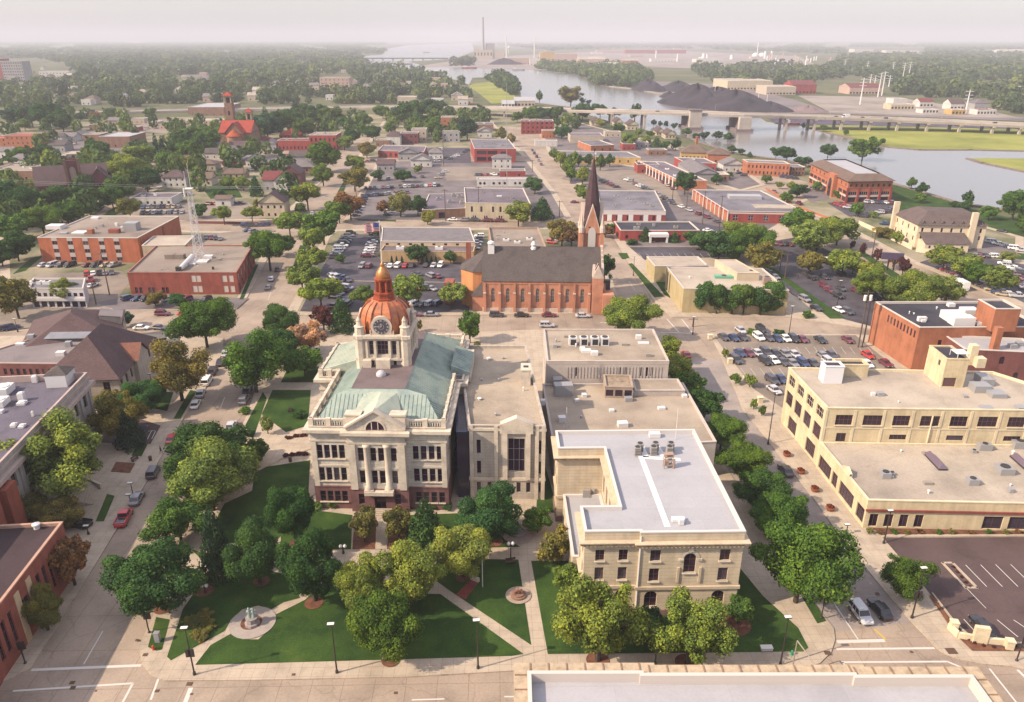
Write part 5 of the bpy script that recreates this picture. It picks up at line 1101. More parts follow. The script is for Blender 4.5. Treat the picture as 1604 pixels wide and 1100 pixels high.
for t in (.06,.13,.29,.39,.48,.66,.74):
    b=MB();cc=a__+d__*L__*t+n__*.05;b.poly([((cc+d__*.75*math.cos(2*math.pi*k/14)).x,(cc+d__*.75*math.cos(2*math.pi*k/14)).y,2.1+.75*math.sin(2*math.pi*k/14)) for k in range(14)]);b.build('window',GLASS,rw.o)
hb('red_shop','small low red shop with grey roof in front of the white house',783,823,268,279,9,'red','g',n=2)
hb('white_house','tall white house with grey hipped roof by the right hand street',771,801,248,265,8,'white','gs','hip',2.2,2,3,.9,1.3)
s=pb4('red_office','modern red brick office with dark window bands and grey roof',(743,233),(808,233),(737,218),9.5,'red','g',wins=[(0,[5,12.5],6.6,5.6,2.4),(0,[5,12.5],6.6,1.2,2.6),(0,[20],3.6,.5,7)],units=6)
s=pb4('dark_red_shops','long single storey dark red brick shops with flat grey roof',(592,236),(664,238),(600,227),4.8,'red','p',wins=[(0,9,1.6,.8,2.4)],units=2)
hb('purple_roof_house','white gabled building with purple hipped roof beside left hand avenue',606,627,213,229,11,'white','pu','hip',4,1,1)
hb('maroon_block','maroon brick block behind the white gabled building',627,655,209,226,14,'mar','p',rows=2,n=4)
hb('cream_block','pale cream two storey block beside large dark trees',645,668,203,222,14,'bei','b',rows=2,n=3)
hb('orange_block','plain orange brick block between tall trees',691,717,184,202,16,'or','b',rows=2,n=2)
hb('blue_house','dark blue grey house below the plain orange block',693,720,207,223,12,'grey','p',rows=2,n=3)
hb('tan_shop','tan brick shop with flat roof near the highway underpass',744,773,195,206,20,'brn','p',n=3,units=2)
hb('gabled_white_house','white house with steep gable behind red office',748,770,206,216,12,'white','gs','gable2',3,1,2)
s=hb('ornate_red_block','three storey ornate red brick block with parapets',817,867,190,210,16,'red','p',rows=3,n=7,ww=1.5,wh=1.8,units=3);s.pier(0,7,.6,.25,0,s.h+.6,WALLC['red'])
hb('small_brick_annex','small orange brick annex beside ornate red block',849,870,205,217,10,'or','b',n=4,ww=.7)
hb('tan_warehouse','tan warehouse with purple roof left of the white gabled condominiums',893,945,213,224,22,'bei','p',n=0,units=2)
hb('white_shed','low white shed beside the right hand street',838,873,221,230,8,'white','w',n=0)
pb4('orange_store','orange brick store with grey roof beside yellow shop row',(926,228.5),(962,227),(905,221),5.0,'or','g',wins=[(0,3,1.4,1,1.8)])
s=pb4('yellow_shop_row','long yellow brick shop row with small windows behind the car park',(887,245),(1004,247),(872,236),5.0,'yel','g',wins=[(0,9,.9,1.4,1.8)],units=4)
s=pb4('arcade_building','long flat building with orange bays between white piers on its street side',(1060,281),(1108,283),(1000,252),6.0,'or','p',wins=[(3,12,3.6,.6,3.6)],units=4);s.pier(3,12,1.2,.2,0,6.1,WHITEM)
hb('red_canopy_shop','bright red shop front with white van outside',998,1032,258,272,12,'red','d',n=2)
pb4('red_store','bright red brick store with low parapet below the depot',(1072,254),(1122,256),(1056,246),6.0,'red','p',wins=[(0,6,1.0,1.8,1.6)],units=2)
hb('grey_gabled_shed','long grey gabled shed between the arcade building and the river street',1085,1125,272,288,40,'grey','gs','gable2',3,1,3)
hb('flat_cream_shop','flat cream roofed shop at the street corner',1105,1142,274,284,12,'brn','c',n=3)
dp=hb('depot','orange and yellow depot with brown hipped roofs near the river',1066,1108,239,250,14,'yel','br','hip',5,1,7,ex=Vector((.98,-.25)))
hb('depot_annex','lower brown roofed wing of the depot',1108,1142,242,256,14,'or','br','hip',4,1,4,ex=Vector((.98,-.25)))
b=MB();c=P(1092,246).to_2d()+GY*5;b.box((c.x,c.y,0),(1.6,1.6,14));b.build('chimney',WALLC['or'],dp.o)
s=pb4('orange_mill','two storey orange brick mill with two rows of windows by the river',(1171,254),(1238,257),(1163,249.5),8.0,'or','g',wins=[(0,11,.9,4.6,1.8),(0,11,.9,1.0,1.8),(3,3,.9,4.6,1.8)])
hb('mill_annex','lower brick annex beside orange mill',1239,1260,262,275,12,'brn','g',rows=2,n=4,ww=.8)
# red brick office with arched entrance
h21=11.5;q21=para((1330,284),(1399,283),(1271,256),h21,'L')
s=Bld('riverside_office','three storey red brick office with brown hipped roof and arched entrance bay by the river','building',q21,h21,WALLC['or'],ROOFC['br'],rtype='hip',pitch=.1,over=1.2)
L0,L3=s.edge(0)[3],s.edge(3)[3]
for k in range(4): s.win(0,[L0*(k+.5)/4],L0/4*.74,4.2,1.7,depth=.2,frame=WHITEM,mull=(4,1));s.win(0,[L0*(k+.5)/4],L0/4*.7,.5,2.5,depth=.3)
for k in range(8): s.win(0,[L0*(k+.5)/8],1.1,8.4,1.5,depth=.2)
for k in range(9):
    if 5<=k<=6: continue
    s.win(3,[L3*(k+.5)/9],1.3,8.4,1.5,depth=.2);s.win(3,[L3*(k+.5)/9],L3/9*.8,4.4,1.7,depth=.2);s.win(3,[L3*(k+.5)/9],L3/9*.8,.6,2.4,depth=.2)
s.win(3,[L3*6/9],4.2,3.2,7,arch=True,frame=WHITEM,mull=(3,4),depth=.4);s.finish();s.band(3.2,4.0,.12,surf('stone_trim',(.62,.52,.46),scale=.5,amt=.1),'string_course');s.band(7.6,7.9,.12,WALLC['red'],'string_course');s.pier(0,4,1.1,.3,0,8,WALLC['red'])
po2=offset(q21,1.2);pi2=offset(q21,-5.0);b=MB()
for i in range(4): j=(i+1) % 4;b.poly([(*po2[i],h21),(*po2[j],h21),(*pi2[j],h21+3),(*pi2[i],h21+3)])
b.poly([(*q,h21+2.4) for q in pi2],1);b.build('hipped_roof',[ROOFC['br'],MEMBRANE],s.o)
b=MB();c=(q21[3]*.33+q21[0]*.67) ;nr_=s.edge(3)[2];b.box((*(q21[0]+(q21[3]-q21[0])*.333+nr_*.6),0),(9.5,3.2,12.2),s.edge(3)[1]);b.build('entrance_bay',WALLC['or'],s.o);b=MB();q2=q21[0]+(q21[3]-q21[0])*.333+nr_*2.22;e_=s.edge(3)[1];b.poly([(*(q2+e_*2.2*math.cos(t)),7.6+2.4*math.sin(t)) for t in [math.pi*k/10 for k in range(11)]]+[(*(q2-e_*2.2),.2),(*(q2+e_*2.2),.2)]);b.build('arched_window',GLASS,s.o)
# cream inn
h22=9.6
q22=[P(1439,352,h22).to_2d(),P(1546,354,h22).to_2d()];d22=(q22[1]-q22[0]).normalized();n22=Vector((-d22.y,d22.x));q22+=[q22[1]+n22*17,q22[0]+n22*21-d22*1.4]
INNW=surf('stucco',(.74,.60,.43),scale=.3,amt=.08);INNR=surf('shingle',(.17,.125,.12),scale=.3,amt=.15)
s=Bld('riverside_inn','cream stucco inn with dark hipped roof, row of small dormers and two tall chimneys','building',q22,h22,INNW,DARKROOF,par=.1)
s.win(0,7,.9,6.6,1.7,depth=.2);s.win(0,7,.9,3.6,1.7,depth=.2);s.win(3,4,1.0,6.4,1.8,depth=.2);s.win(3,4,1.0,2.6,1.8,depth=.2);s.finish()
po2,pi2=offset(q22,.8),offset(q22,-5.2);b=MB()
for i in range(4): j=(i+1) % 4;b.poly([(*po2[i],h22),(*po2[j],h22),(*pi2[j],h22+4.6),(*pi2[i],h22+4.6)])
b.poly([(*q,h22+4.6) for q in pi2]);b.build('hipped_roof',[INNR,DARKROOF],s.o)
for k in range(7):
    b=MB();t=s.edge(0)[3]*(k+.5)/7;c=s.edge(0)[0]+d22*t+n22*.2;b.poly([(*(c-d22*.9),h22-.3),(*(c+d22*.9),h22-.3),(*c,h22+1.6)]);e_=c+n22*3
    b.poly([(*(c-d22*1.1-n22*.4),h22-.2),(*(c-n22*.4),h22+1.8),(*(e_),h22+1.8),(*(e_-d22*1.1),h22+1.2)],1);b.poly([(*(c+d22*1.1-n22*.4),h22-.2),(*(c-n22*.4),h22+1.8),(*(e_),h22+1.8),(*(e_+d22*1.1),h22+1.2)],1);b.build('dormer',[INNW,INNR],s.o)
for t,off in ((-1.9,20.0),(21.0,-.6)): c=q22[0]+d22*t+n22*off;b=MB();b.box((c.x,c.y,0),(2.2,1.4,15.0),d22);b.build('chimney',INNW,s.o)
c=q22[0]+d22*9.5-n22*3.5;b=MB();b.box((*c,0),(17,7,3.8),d22);b.build('dining_wing',INNW,s.o)
b=MB();e0_,e1_=c-d22*9-n22*4,c+d22*9-n22*4;b.poly([(*e0_,3.7),(*e1_,3.7),(*(e1_+n22*7.4),6.6),(*(e0_+n22*7.4),6.6)]);b.build('lean_to_roof',INNR,s.o)
for k in range(4): q2=c-d22*7+d22*4.2*k-n22*3.53;b=MB();b.poly([(*q2,1.6),(*(q2+d22*.8),1.6),(*(q2+d22*.8),2.7),(*q2,2.7)]);b.build('window',GLASS,s.o)
gw=top('garden_wall','pale garden wall beside the street in front of inn','wall',P(1400,375));b=MB()
for p0,p1 in (((1345,352),(1400,378)),((1400,378),(1428,392)),((1434,395),(1470,400))):
    a,c=P(*p0).to_2d(),P(*p1).to_2d();b.box((*((a+c)/2),0),((c-a).length,.4,1.9),c-a)
b.build('wall',INNW,gw)
# long grey roofed warehouse
q23=para((1141,331),(1262,333),(1086,297),5.5,'L')
s=Bld('long_warehouse','long flat grey warehouse with orange brick bays and pale roof panels','building',q23,5.5,WALLC['red'],GREYROOF,par=.3,cap=WCAP)
s.win(0,5,2.2,1.2,2.6,frame=WHITEM,mull=(2,2),depth=.15);s.finish();s.pier(3,9,.9,.25,0,5.3,WCAP);b=MB();a,d,n,L=s.edge(3)
for k in range(9): q2=a+d*(L*(k+.5)/9)+n*.02;b.box((*q2,.3),(L/9*.75,.1,4.2),d)
b.build('brick_panel',WALLC['or'],s.o);b=MB()
c=s.at(.72,.24);b.box(c,(18,9,.35),s.p[1]-s.p[0]);b.build('roof_panel',CREAMROOF,s.o);b=MB();c=s.at(.55,.62);b.box(c,(16,6,1.6),s.p[1]-s.p[0]);b.build('monitor_roof',MEMBRANE,s.o)
s.band(4.4,5.0,.1,WCAP,'fascia',sides=[0])
s=pb4('red_white_store','red and white store with grey roof covered in vents right of the steeple',(941,330),(1043,331),(936,298),5.2,'red','g',wins=[(0,[3.5,8,13,19,25],1.3,.8,2.0)],units=6);s.band(3.4,5.0,.12,plain('white_fascia',(.70,.62,.60),.6),'fascia',sides=[0])
for t in (.14,.30,.47,.70,.90): s.pier(0,[s.edge(0)[3]*t],2.2,.1,.4,3.6,WHITEM,'window_surround')
s=pb4('low_clinic','low red brick clinic with dark flat roof and white portico',(972,361),(1096,361),(962,347),4.6,'red','d',wins=[(0,6,1.2,1,1.5)],units=4)
b=MB();a,d,n,L=s.edge(0);c=a+d*L*.47+n*2.0;b.box((*c,2.6),(8.2,4.2,1.3),d)
for t in (-3.5,3.5): b.box((*(c+d*t+n*1.6),.1),(.8,.8,2.6),d)
b.build('portico',WHITEM,s.o)
CRM=surf('concrete_wall',(.62,.50,.36),scale=.25,amt=.08);CRB=surf('brick',(.50,.40,.22),scale=.25,amt=.1)
q26=para((1071,452),(1236,455),(1044,418),8.0,'L')
cb=Bld('cream_store','cream brick flat roofed store with raised roof block and row of maples in front','building',q26,8.0,CRB,CREAMROOF,par=.3,cap=WCAP);cb.win(3,[3,6],1.5,.5,6.6,depth=.25);cb.finish()
ca_=Bld('','','',para((1026,417),(1110,417),(1013,402),6.0,'L'),6.0,CRB,CREAMROOF,host=cb.o,par=.3,cap=WCAP);ca_.finish()
cr_=Bld('','','',para((1155,428),(1190,428),(1120,407),10.2,'L'),10.2,CRM,CREAMROOF,host=cb.o,z0=7.6,par=.15).finish()
cb.unit(.5,.55,(6,2.2,.8),plain('green_unit',(.12,.30,.20),.6));cb.unit(.78,.6,(3,2,2.2),GREYM);cb.unit(.86,.3,(2.2,2,2.4),plain('rusty_unit',(.36,.25,.2),.7));cb.vent(.15,.5,WHITEM)
# gothic brick church on the left
g0=P(83,316).to_2d();gx=Vector((.93,.36)).normalized();gn=Vector((-gx.y,gx.x))
gc=Bld('gothic_church','dark maroon brick gothic church with steep roofs and tall arched tower window','church',[P(62,318).to_2d(),P(62,318).to_2d()+gx*34,P(62,318).to_2d()+gx*34+gn*18,P(62,318).to_2d()+gn*18],8.5,WALLC['mar'],ROOFC['pu'],rtype='gable',pitch=9)
gc.win(0,[4,9,25,29],1.4,2.5,3.6,arch=1.5,depth=.2,frame=CHTRIM,mull=(2,2));gc.win(1,[9],4.2,2.0,6,arch=1.4,depth=.25,frame=CHTRIM,mull=(3,3));gc.finish()
c=P(62,318).to_2d()+gx*15-gn*3;b=Bld('','','',[c,c+gx*7,c+gx*7+gn*7,c+gn*7],21.0,WALLC['mar'],ROOFC['pu'],host=gc.o,par=.5);b.win(0,[3.5],2.8,9.5,8.5,arch=1.5,depth=.4,frame=CHTRIM,mull=(2,3),pane=plain('leaded_glass2',(.30,.22,.18),.5));b.finish()
b.pier(0,[.4,6.6],1.2,.6,0,21.8,WALLC['brn'],'buttress')
c=P(62,318).to_2d()+gx*24-gn*4.5;b=Bld('','','',[c,c+gx*12,c+gx*12+gn*14,c+gn*14],8.5,WALLC['mar'],ROOFC['pu'],host=gc.o,rtype='gable2',pitch=8);b.win(0,[6],4.6,2.5,6.0,arch=1.4,depth=.3,frame=CHTRIM,mull=(3,3));b.finish()
hb('church_hall','brown flat roofed church hall left of the gothic church',-20,62,268,284,26,'brn','b',n=6,units=3)
# red roofed church with campanile
rc0=P(347,234).to_2d();rc=Bld('red_roof_church','brick church with bright red tiled cross roof and round apse','church',[rc0,rc0+GX*24,rc0+GX*24+GY*24,rc0+GY*24],hgt(372,234,208),WALLC['brn'],ROOFC['rd'],rtype='gable',pitch=hgt(372,234,191)-hgt(372,234,208),over=.6)
rc.win(0,[3,21],1.4,3,3.5,arch=True,depth=.2);rc.finish();hE=rc.h
gb_=Bld('','','',[rc0+GX*5-GY*2.5,rc0+GX*19-GY*2.5,rc0+GX*19+GY*20,rc0+GX*5+GY*20],hE-.5,WALLC['brn'],ROOFC['rd'],host=rc.o,rtype='gable2',pitch=rc.pitch,over=.7).finish()
b=MB();c=rc0+GX*12-GY*2.5;b.lathe((*c,0),[(5.6,0),(5.6,hE-2),(5.9,hE-1.9)],20);b.build('apse',surf('brick',(.40,.22,.15),scale=.3,amt=.12),rc.o);b=MB();b.lathe((*c,hE-2.2),[(6.2,0),(0,5.2)],20);b.build('apse_roof',surf('shingle',(.55,.11,.04),scale=.3,amt=.12),rc.o)
def campanile(px,ytop,w,base_y):
    c=P(px,base_y).to_2d();zt=zat(c,ytop);b=MB();b.box((*c,0),(w,w,zt-9),GX);o=b.build('campanile',WALLC['brn'],rc.o);g=MB()
    for su in (-1,1):
        for sv in (-1,1): g.box((*(c+GX*su*(w/2-.5)+GY*sv*(w/2-.5)),zt-9.02),(.95,.95,4.6),GX)
    g.box((*c,zt-9.01),(w*.5,w*.5,4.5),GX,1);g.box((*c,zt-4.5),(w+.5,w+.5,1.2),GX);g.build('belfry',[WALLC['tan'],DARK],o);r=MB();r.lathe((*c,zt-3.3),[(w*.92,0),(0,3.3)],4,ph=R(41));r.build('campanile_roof',ROOFC['rd'],o)
    g=MB();f=c-GY*(w/2+.05);g.poly([(*(f+GX*x),zt-16+z) for x,z in [(-.8,-2.5),(.8,-2.5),(.8,.5),(0,1.3),(-.8,.5)]]);g.build('window',GLASS,o)
campanile(367,143,6.0,224);campanile(396,169,4.6,224)
hb('parish_house','tan shingled house below the red roofed church',376,408,250,258,9,'brn','gs','hip',2.5,1,4)
s=hb('red_school','red brick school with grey roof and arched windows beside left hand avenue',486,528,212,236,22,'red','b',rows=2,n=6,ww=1.4,wh=2.6,units=3)
hb('red_school_wing','long low red brick wing joined to the red school',436,488,220,236,14,'red','dr',rows=1,n=9,ww=1.2,wh=2.2,units=2)
hb('red_dome_hall','red tiled hipped hall behind long red wing',438,468,212,218,18,'red','rd','hip',5,1,5)
hb('stone_house','tan brick house with dark slate hip beside the red school',481,506,239,253,10,'tan','gs','hip',3.5,2,3)
hb('long_brown_motel','long brown roofed low building by the left hand avenue',424,494,262,271,14,'brn','gs','hip',3.5,1,8)
s=hb('red_gable_house','white house with large dark red gabled roof',431,459,283,303,13,'white','dr','gable2',4.2,2,3,ww=.9);
hb('dark_red_house','house with broad dark red roof behind white gabled house',413,440,282,300,14,'grey','dr','gable',4,1,2)
hb('slate_gable_house','house with tall purple slate gable beside the dark red house',440,472,272,290,12,'mar','pu','gable2',4.5,1,2)
hb('cream_gable_house','cream house with dark steep gable and porch by the parking lot',407,447,318,342,10,'cream','pu','gable2',4.6,2,4,ww=1.0)
hb('flat_clinic','long flat white clinic with purple roof in the car park',205,270,310,323,14,'white','p',n=6,units=2)
hb('small_white_garage','small white garage with tan roof near parked cars',338,362,312,324,7,'white','br','gable',1.5,1,1)
hb('white_villa','white villa with purple hipped roof among dark trees',255,292,278,294,11,'white','pu','hip',3.5,2,4,ww=1.0)
hb('long_white_house','pale bungalow with brown roof right of white villa',292,332,280,292,10,'bei','br','gable',3,1,4)
hb('tan_bungalow','tan bungalow with brown roof beside small lawn',349,384,272,280,9,'tan','br','gable',2.5,1,4)
hb('orange_apartment','orange brick apartment block with red roof at left edge',12,57,212,236,16,'or','rd',rows=3,n=6,ww=.9)
hb('orange_wing','lower orange wing left of the apartment block',-15,12,216,230,16,'or','rd',rows=2,n=3)
hb('brown_hall','brown brick hall with white flat roof among car parks',158,205,214,232,30,'brn','w',rows=1,n=3)
hb('brown_tower_block','brown brick stair block left of white roofed hall',133,159,211,231,14,'brn','b',rows=1,n=1)
hb('red_garage','red brick garage with cream roof below brown hall',86,140,244,256,22,'mar','c',n=5)
hb('porch_house','grey porch house at far left',-10,20,237,248,10,'white','gs','gable',2.5,1,3)
hb('tan_strip','low tan strip of shops by the highway',284,352,189,195,20,'pink','c',n=6)
hb('white_flat_store','white roofed store beside highway',296,352,168,182,60,'brn','w',n=5)
hb('grey_mansion','grey stone mansion deep in woods',287,328,122,133,20,'bei','gs','hip',4,2,5)
hb('pink_institute','pink stone institute with several wings in woods',502,548,122,143,30,'pink','b',rows=4,n=7,ww=1.6,wh=1.8)
hb('office_slab','tall striped office slab at far left horizon',8,40,96,128,30,'grey','p',rows=7,n=9,ww=2.5,wh=2.0)
hb('office_core','red brick core beside the striped office slab',-10,8,92,124,30,'red','p',rows=6,n=2)
hb('office_low_wing','low white columned wing right of the striped slab',62,108,112,121,30,'white','w',rows=2,n=9,ww=2,wh=2)
hb('pale_church','small pale gabled chapel in the woods',424,438,132,140,20,'white','gs','gable2',6,1,2)
# white gabled condominiums by the river
for i,(x0,x1,yr,yb) in enumerate(((926,944,191,197),(962,976,192,199),(982,1000,196,204),(1028,1040,207,213),(1042,1058,211,218))):
    pos_=['leftmost','second from left','third from left','fourth from left','rightmost'][i]
    hb('riverside_house','white house with brown gables in the row along the river, '+pos_,x0,x1,yr,yb,16,'cream','pu','gable2',4.2,1,3,group='gabled houses along the river',cat='house')
# scattered houses and sheds of the left quarter
rr=random.Random(5)
spots=[(66,248,'white','gs'),(90,238,'grey','sl'),(104,222,'white','gs'),(122,219,'grey','gs'),(84,224,'white','sl'),(72,218,'grey','sl'),(240,200,'bei','c'),(262,203,'pink','c'),(215,194,'bei','b'),(178,196,'pink','gs'),(150,204,'brn','b'),(206,206,'red','b'),(330,238,'white','gs'),(352,244,'grey','gs'),(336,250,'white','sl'),(372,240,'white','pu'),(366,252,'white','gs'),(398,262,'white','gs'),(424,236,'grey','gs'),(414,228,'white','dr'),(300,262,'white','pu'),(322,268,'bei','br'),(470,256,'grey','sl'),(1005,232,'grey','g'),(1150,270,'white','gs'),(985,236,'red','p'),(1030,244,'brn','g'),(960,215,'bei','b'),(640,252,'grey','gs'),(604,268,'grey','pu'),(660,262,'white','gs'),(683,250,'white','gs'),(600,230,'brn','b'),(30,262,'white','gs'),(10,275,'pink','br'),(120,262,'mar','pu'),(138,258,'grey','pu')]
WN_={'white': 'white','grey': 'grey','bei': 'beige','pink': 'pinkish','brn': 'brown brick','red': 'red brick','mar': 'maroon brick'};RN_={'gs': 'grey','sl': 'dark slate','c': 'cream flat','b': 'brown flat','pu': 'purple','dr': 'dark red','br': 'brown','g': 'grey flat','p': 'purple grey flat'}
def place_of(x):
    return 'by left edge' if x<110 else 'in left quarter beyond gothic church' if x<290 else 'near the red roofed church' if x<480 else 'beside the left hand avenue' if x<720 else 'between steeple and river'
for x,y,wl_,rf_ in spots:
    flat=rf_ in ('c','b','g','p');m_=mpp(x,y);w=rr.uniform(9,15)/m_
    s=hb('house' if not flat else 'shed',f'{WN_[wl_]} {"shed" if flat else "house"} with {RN_[rf_]} roof {place_of(x)}',x-w/2,x+w/2,y-rr.uniform(4,5.5)/m_,y,rr.uniform(8,14),wl_,rf_,'flat' if flat else rr.choice(['gable','gable2','hip']),rr.uniform(2.4,3.6),1,3,.9,1.3,cat='house' if not flat else 'shed');TOPS.append(s.o)
# ---------------------------------------------------------------- the far bank
FARSPEC=[  # x0,x1,roof y,base y,depth,wall,roof,label
 (846,868,83,97,60,'yel','c','bright yellow mill hall across the river','gable2',6),(868,904,84,97,90,'pink','c','pink flat mill hall right of the yellow one','flat',0),(906,948,93,99,70,'pink','c','long low hall with pale curved roof across river','gable',8),(795,830,91,101,50,'pink','w','pinkish warehouse on the river bank below the stack','flat',0),(830,846,92,102,40,'white','c','white quay shed beside the yellow mill','flat',0),(935,1010,79,83,60,'pink','c','very long pale roofed factory on the far bank','flat',0),(980,1075,78,84,80,'red','c','wide pinkish red factory right of long factory','flat',0),(938,970,100,106,30,'white','c','low white roofed shed among far bank trees','gable',4),(1020,1060,92,97,40,'white','w','white low plant buildings right of far factory','flat',0),(975,1000,95,101,40,'or','c','small orange roofed works on far bank','gable',4),(1090,1128,93,98,60,'white','w','long white works with two silos','flat',0),(1139,1210,127,141,90,'cream','c','large cream warehouse behind coal piles','flat',0),(1200,1246,136,149,50,'bei','c','tan loading hall at end of cream warehouse','flat',0),(1240,1278,133,147,40,'red','dr','red barn like depot behind coal piles','gable',6),(1330,1380,137,148,40,'pink','dr','pink roofed works beside rail yard','gable',5),(1398,1420,155,168,20,'white','w','white flat shop beyond the elevated road','flat',0),(1395,1432,164,172,20,'cream','c','cream low shed beyond the elevated road','flat',0),(1440,1462,160,168,18,'white','dr','white house with red roof beyond bridge','gable',4),(1445,1470,172,178,16,'white','w','white trailer sheds beside the elevated road','flat',0),(1488,1510,163,172,18,'white','pu','white gabled house beyond bridge piers','gable',5),(1490,1512,172,180,16,'yel','c','yellow shed beside tall white pole','flat',0),(1525,1548,162,174,20,'grey','p','blue grey house near right end of bridge','hip',4),(1530,1560,172,180,16,'white','dr','red and white low shop near right end of the bridge','flat',0),
 (1338,1368,77,82,80,'white','w','bright white plant in distant woods on the right','flat',0),(1388,1440,79,84,60,'white','w','row of white distant plants right of the first','flat',0),(1570,1640,80,86,100,'white','c','white domed distant hall at right edge','gable',8),(786,806,163,168,20,'white','w','white tent like shed at the river end of the meadow','gable',4),(805,838,158,167,20,'bei','w','pale salvage shed by the highway','gable',4),(623,652,152,163,20,'bei','c','white roofed shop just north of the highway','flat',0),(674,694,155,162,20,'white','w','small white roofed shop with red fence north of highway','flat',0),(705,715,133,140,12,'white','gs','white gabled house by the river woods','gable2',4),(527,541,90,93,40,'white','w','white speck of building by distant river woods','flat',0),(508,526,92,95,60,'white','w','low white distant hall left of river bridge','flat',0),(255,272,75,77,60,'white','w','white distant roof in the hazy woods','flat',0)]
for x0,x1,yr,yb,dep,wl_,rf_,lab,rt_,pt_ in FARSPEC: hb('works_building' if x0>780 else 'outlying_building',lab,x0,x1,yr,yb,dep,wl_,rf_,rt_,pt_,1,max(2,int((x1-x0)/5)),3.0,2.5,side=False,over=.3)
# power station: chimney, boiler house, coal store
def tower_thing(name,label,px,yb,yt,r0,r1,m,n=14,cat='chimney'):
    c=P(px,yb);h=zat(c,yt);b=MB();b.lathe((c.x,c.y,-.2),[(r0,0),(r1,h)],n);return tag(b.build(name,m,org=(c.x,c.y,0)),label,cat)
STACKM=surf('concrete_wall',(.40,.385,.39),scale=.02,amt=.08)
tower_thing('power_station_chimney','very tall pale concrete chimney of the power station',757,92,27,6.5,4.2,STACKM)
pw=Bld('power_station','pale power station blocks at the foot of tall chimney','power station',[P(742,93).to_2d(),P(772,93).to_2d(),P(772,93).to_2d()+GY*60,P(742,93).to_2d()+GY*60],36,WALLC['bei'],ROOFC['c'],par=1);pw.win(0,6,6,14,12,depth=.3);pw.finish()
for x0,x1,yt in ((761,775,68),(744,748,76),(750,754,78),(772,790,80)):
    a,c=P(x0,92).to_2d(),P(x1,92).to_2d();b=MB();b.prism([a,c,c+GY*40,a+GY*40],0,zat(a,yt));b.build('boiler_house',WALLC['grey'] if x0==761 else WALLC['bei'],pw.o)
for i,(px,yb,yt,r) in enumerate(((793,93,57,2.2),(837,92,56,2.6),(1027,96,79,3.5),(1061,97,84,4),(1186,86,66,3),(1102,93,84,9),(1107,93,85,9),(1146,93,86,9),(1198,92,80,6),(1208,93,80,6),(794,97,72,1.0))):
    tower_thing('stack' if r<5 else 'silo',['thin pale mast left of far mill','slim white stack behind the mill','white stack above pink far factory','white stack right of pink factory','white stack by distant refinery domes','left one of twin white silos','right one of twin white silos','single white silo beside refinery','pale column left of refinery towers','pale column right among refinery towers','white water mast before the power station'][i],px,yb,yt,r,r*.8,WHITEM,10,'stack' if r<5 else 'silo')
for i,px in enumerate((1183,1193)):
    c=P(px,90);b=MB();b.lathe((c.x,c.y,0),[(16,0),(16,8),(12,15),(6,19),(0,20)],16);tag(b.build('storage_dome',WHITEM,org=c),['left','right'][i]+' white storage dome at the distant refinery','storage dome')
c=P(797,86);b=MB();b.cyl((c.x,c.y,0),(c.x,c.y,34),1.6,n=8);b.lathe((c.x,c.y,34),[(0,-4),(7,-2),(8,2),(5,6),(0,7)],12);tag(b.build('water_tower',WHITEM,org=c),'white water tower near power station','water tower')
rc_=random.Random(11)
rf=top('refinery','cluster of pale refinery columns beyond coal piles','refinery',P(1235,102));
for k in range(26):
    x=rc_.uniform(1196,1300);c=P(x,rc_.uniform(94,106));b=MB();hh=rc_.uniform(8,30);b.lathe((c.x,c.y,0),[(2.5,0),(2.5,hh),(1,hh+2)],8);b.build('process_column',WHITEM if k % 2 else WALLC['pink'],rf)
# coal heaps
COAL=surf('coal',(.055,.045,.06),scale=.05,amt=.3,rough=.95)
def heap(name,label,px,m,wpx,hpx,dep,seed):
    c=P(*px);w=wpx*mpp(*px)/2;h=hgt(px[0],px[1],px[1]-hpx);n,k_=40,10;r_=random.Random(seed);b=MB();ph=[r_.uniform(0,6.28) for _ in range(5)]
    rows=[[(c.x+w*(j/k_)*math.cos(2*math.pi*i/n)*(1+.08*math.sin(3*i*6.28/n+ph[0])),c.y+dep*(j/k_)*math.sin(2*math.pi*i/n),max(0,h*(1-(j/k_)**1.35)*(1+.13*math.sin(5*i*6.28/n+ph[1]+j*.8)) )+(-.2 if j==k_ else 0)) for i in range(n)] for j in range(k_,-1,-1)]
    for a_,c_ in zip(rows[:-1],rows[1:]):
        for i in range(n): b.poly([a_[i],a_[(i+1) % n],c_[(i+1) % n],c_[i]])
    return tag(b.build(name,m,org=c,smooth=False),label,'heap')
heap('coal_heap','tallest dark coal pile, conical, behind the bridge',(1090,163),COAL,110,29,80,1);heap('coal_heap','broad dark coal pile right of the conical one',(1150,168),COAL,140,25,80,2);heap('coal_heap','wide coal ridge linking the two biggest coal piles',(1122,160),COAL,120,22,80,9);heap('coal_heap','low long coal pile at left end of coal yard',(1015,141),COAL,52,16,60,3);heap('coal_heap','far middle coal pile behind conical one',(1062,141),COAL,64,13,60,4);heap('coal_heap','small low coal pile in front of the conical one',(1048,152),COAL,30,8,30,5);heap('coal_heap','right hand low coal pile beside the elevated road',(1205,172),COAL,70,12,40,6)
heap('ore_heap','small dark heap beside far power station quay',(790,101),COAL,60,9,40,7);heap('ore_heap','pale red ore heap on the right of the bridge',(1265,174),surf('ore',(.28,.20,.20),scale=.05,amt=.2),60,8,30,8)
sheet('coal_yard',W([(960,137),(1000,142),(1062,154),(1140,167),(1195,177),(1300,178),(1604,190),(1604,183),(1290,172),(1250,158),(1200,145),(1120,132),(1000,126)]),-.01,surf('yard',(.27,.22,.22),scale=.02,amt=.25))
sheet('yard',W([(1250,150),(1400,152),(1560,176),(1604,186),(1300,176)]),.0,surf('yard',(.42,.35,.30),scale=.02,amt=.25))
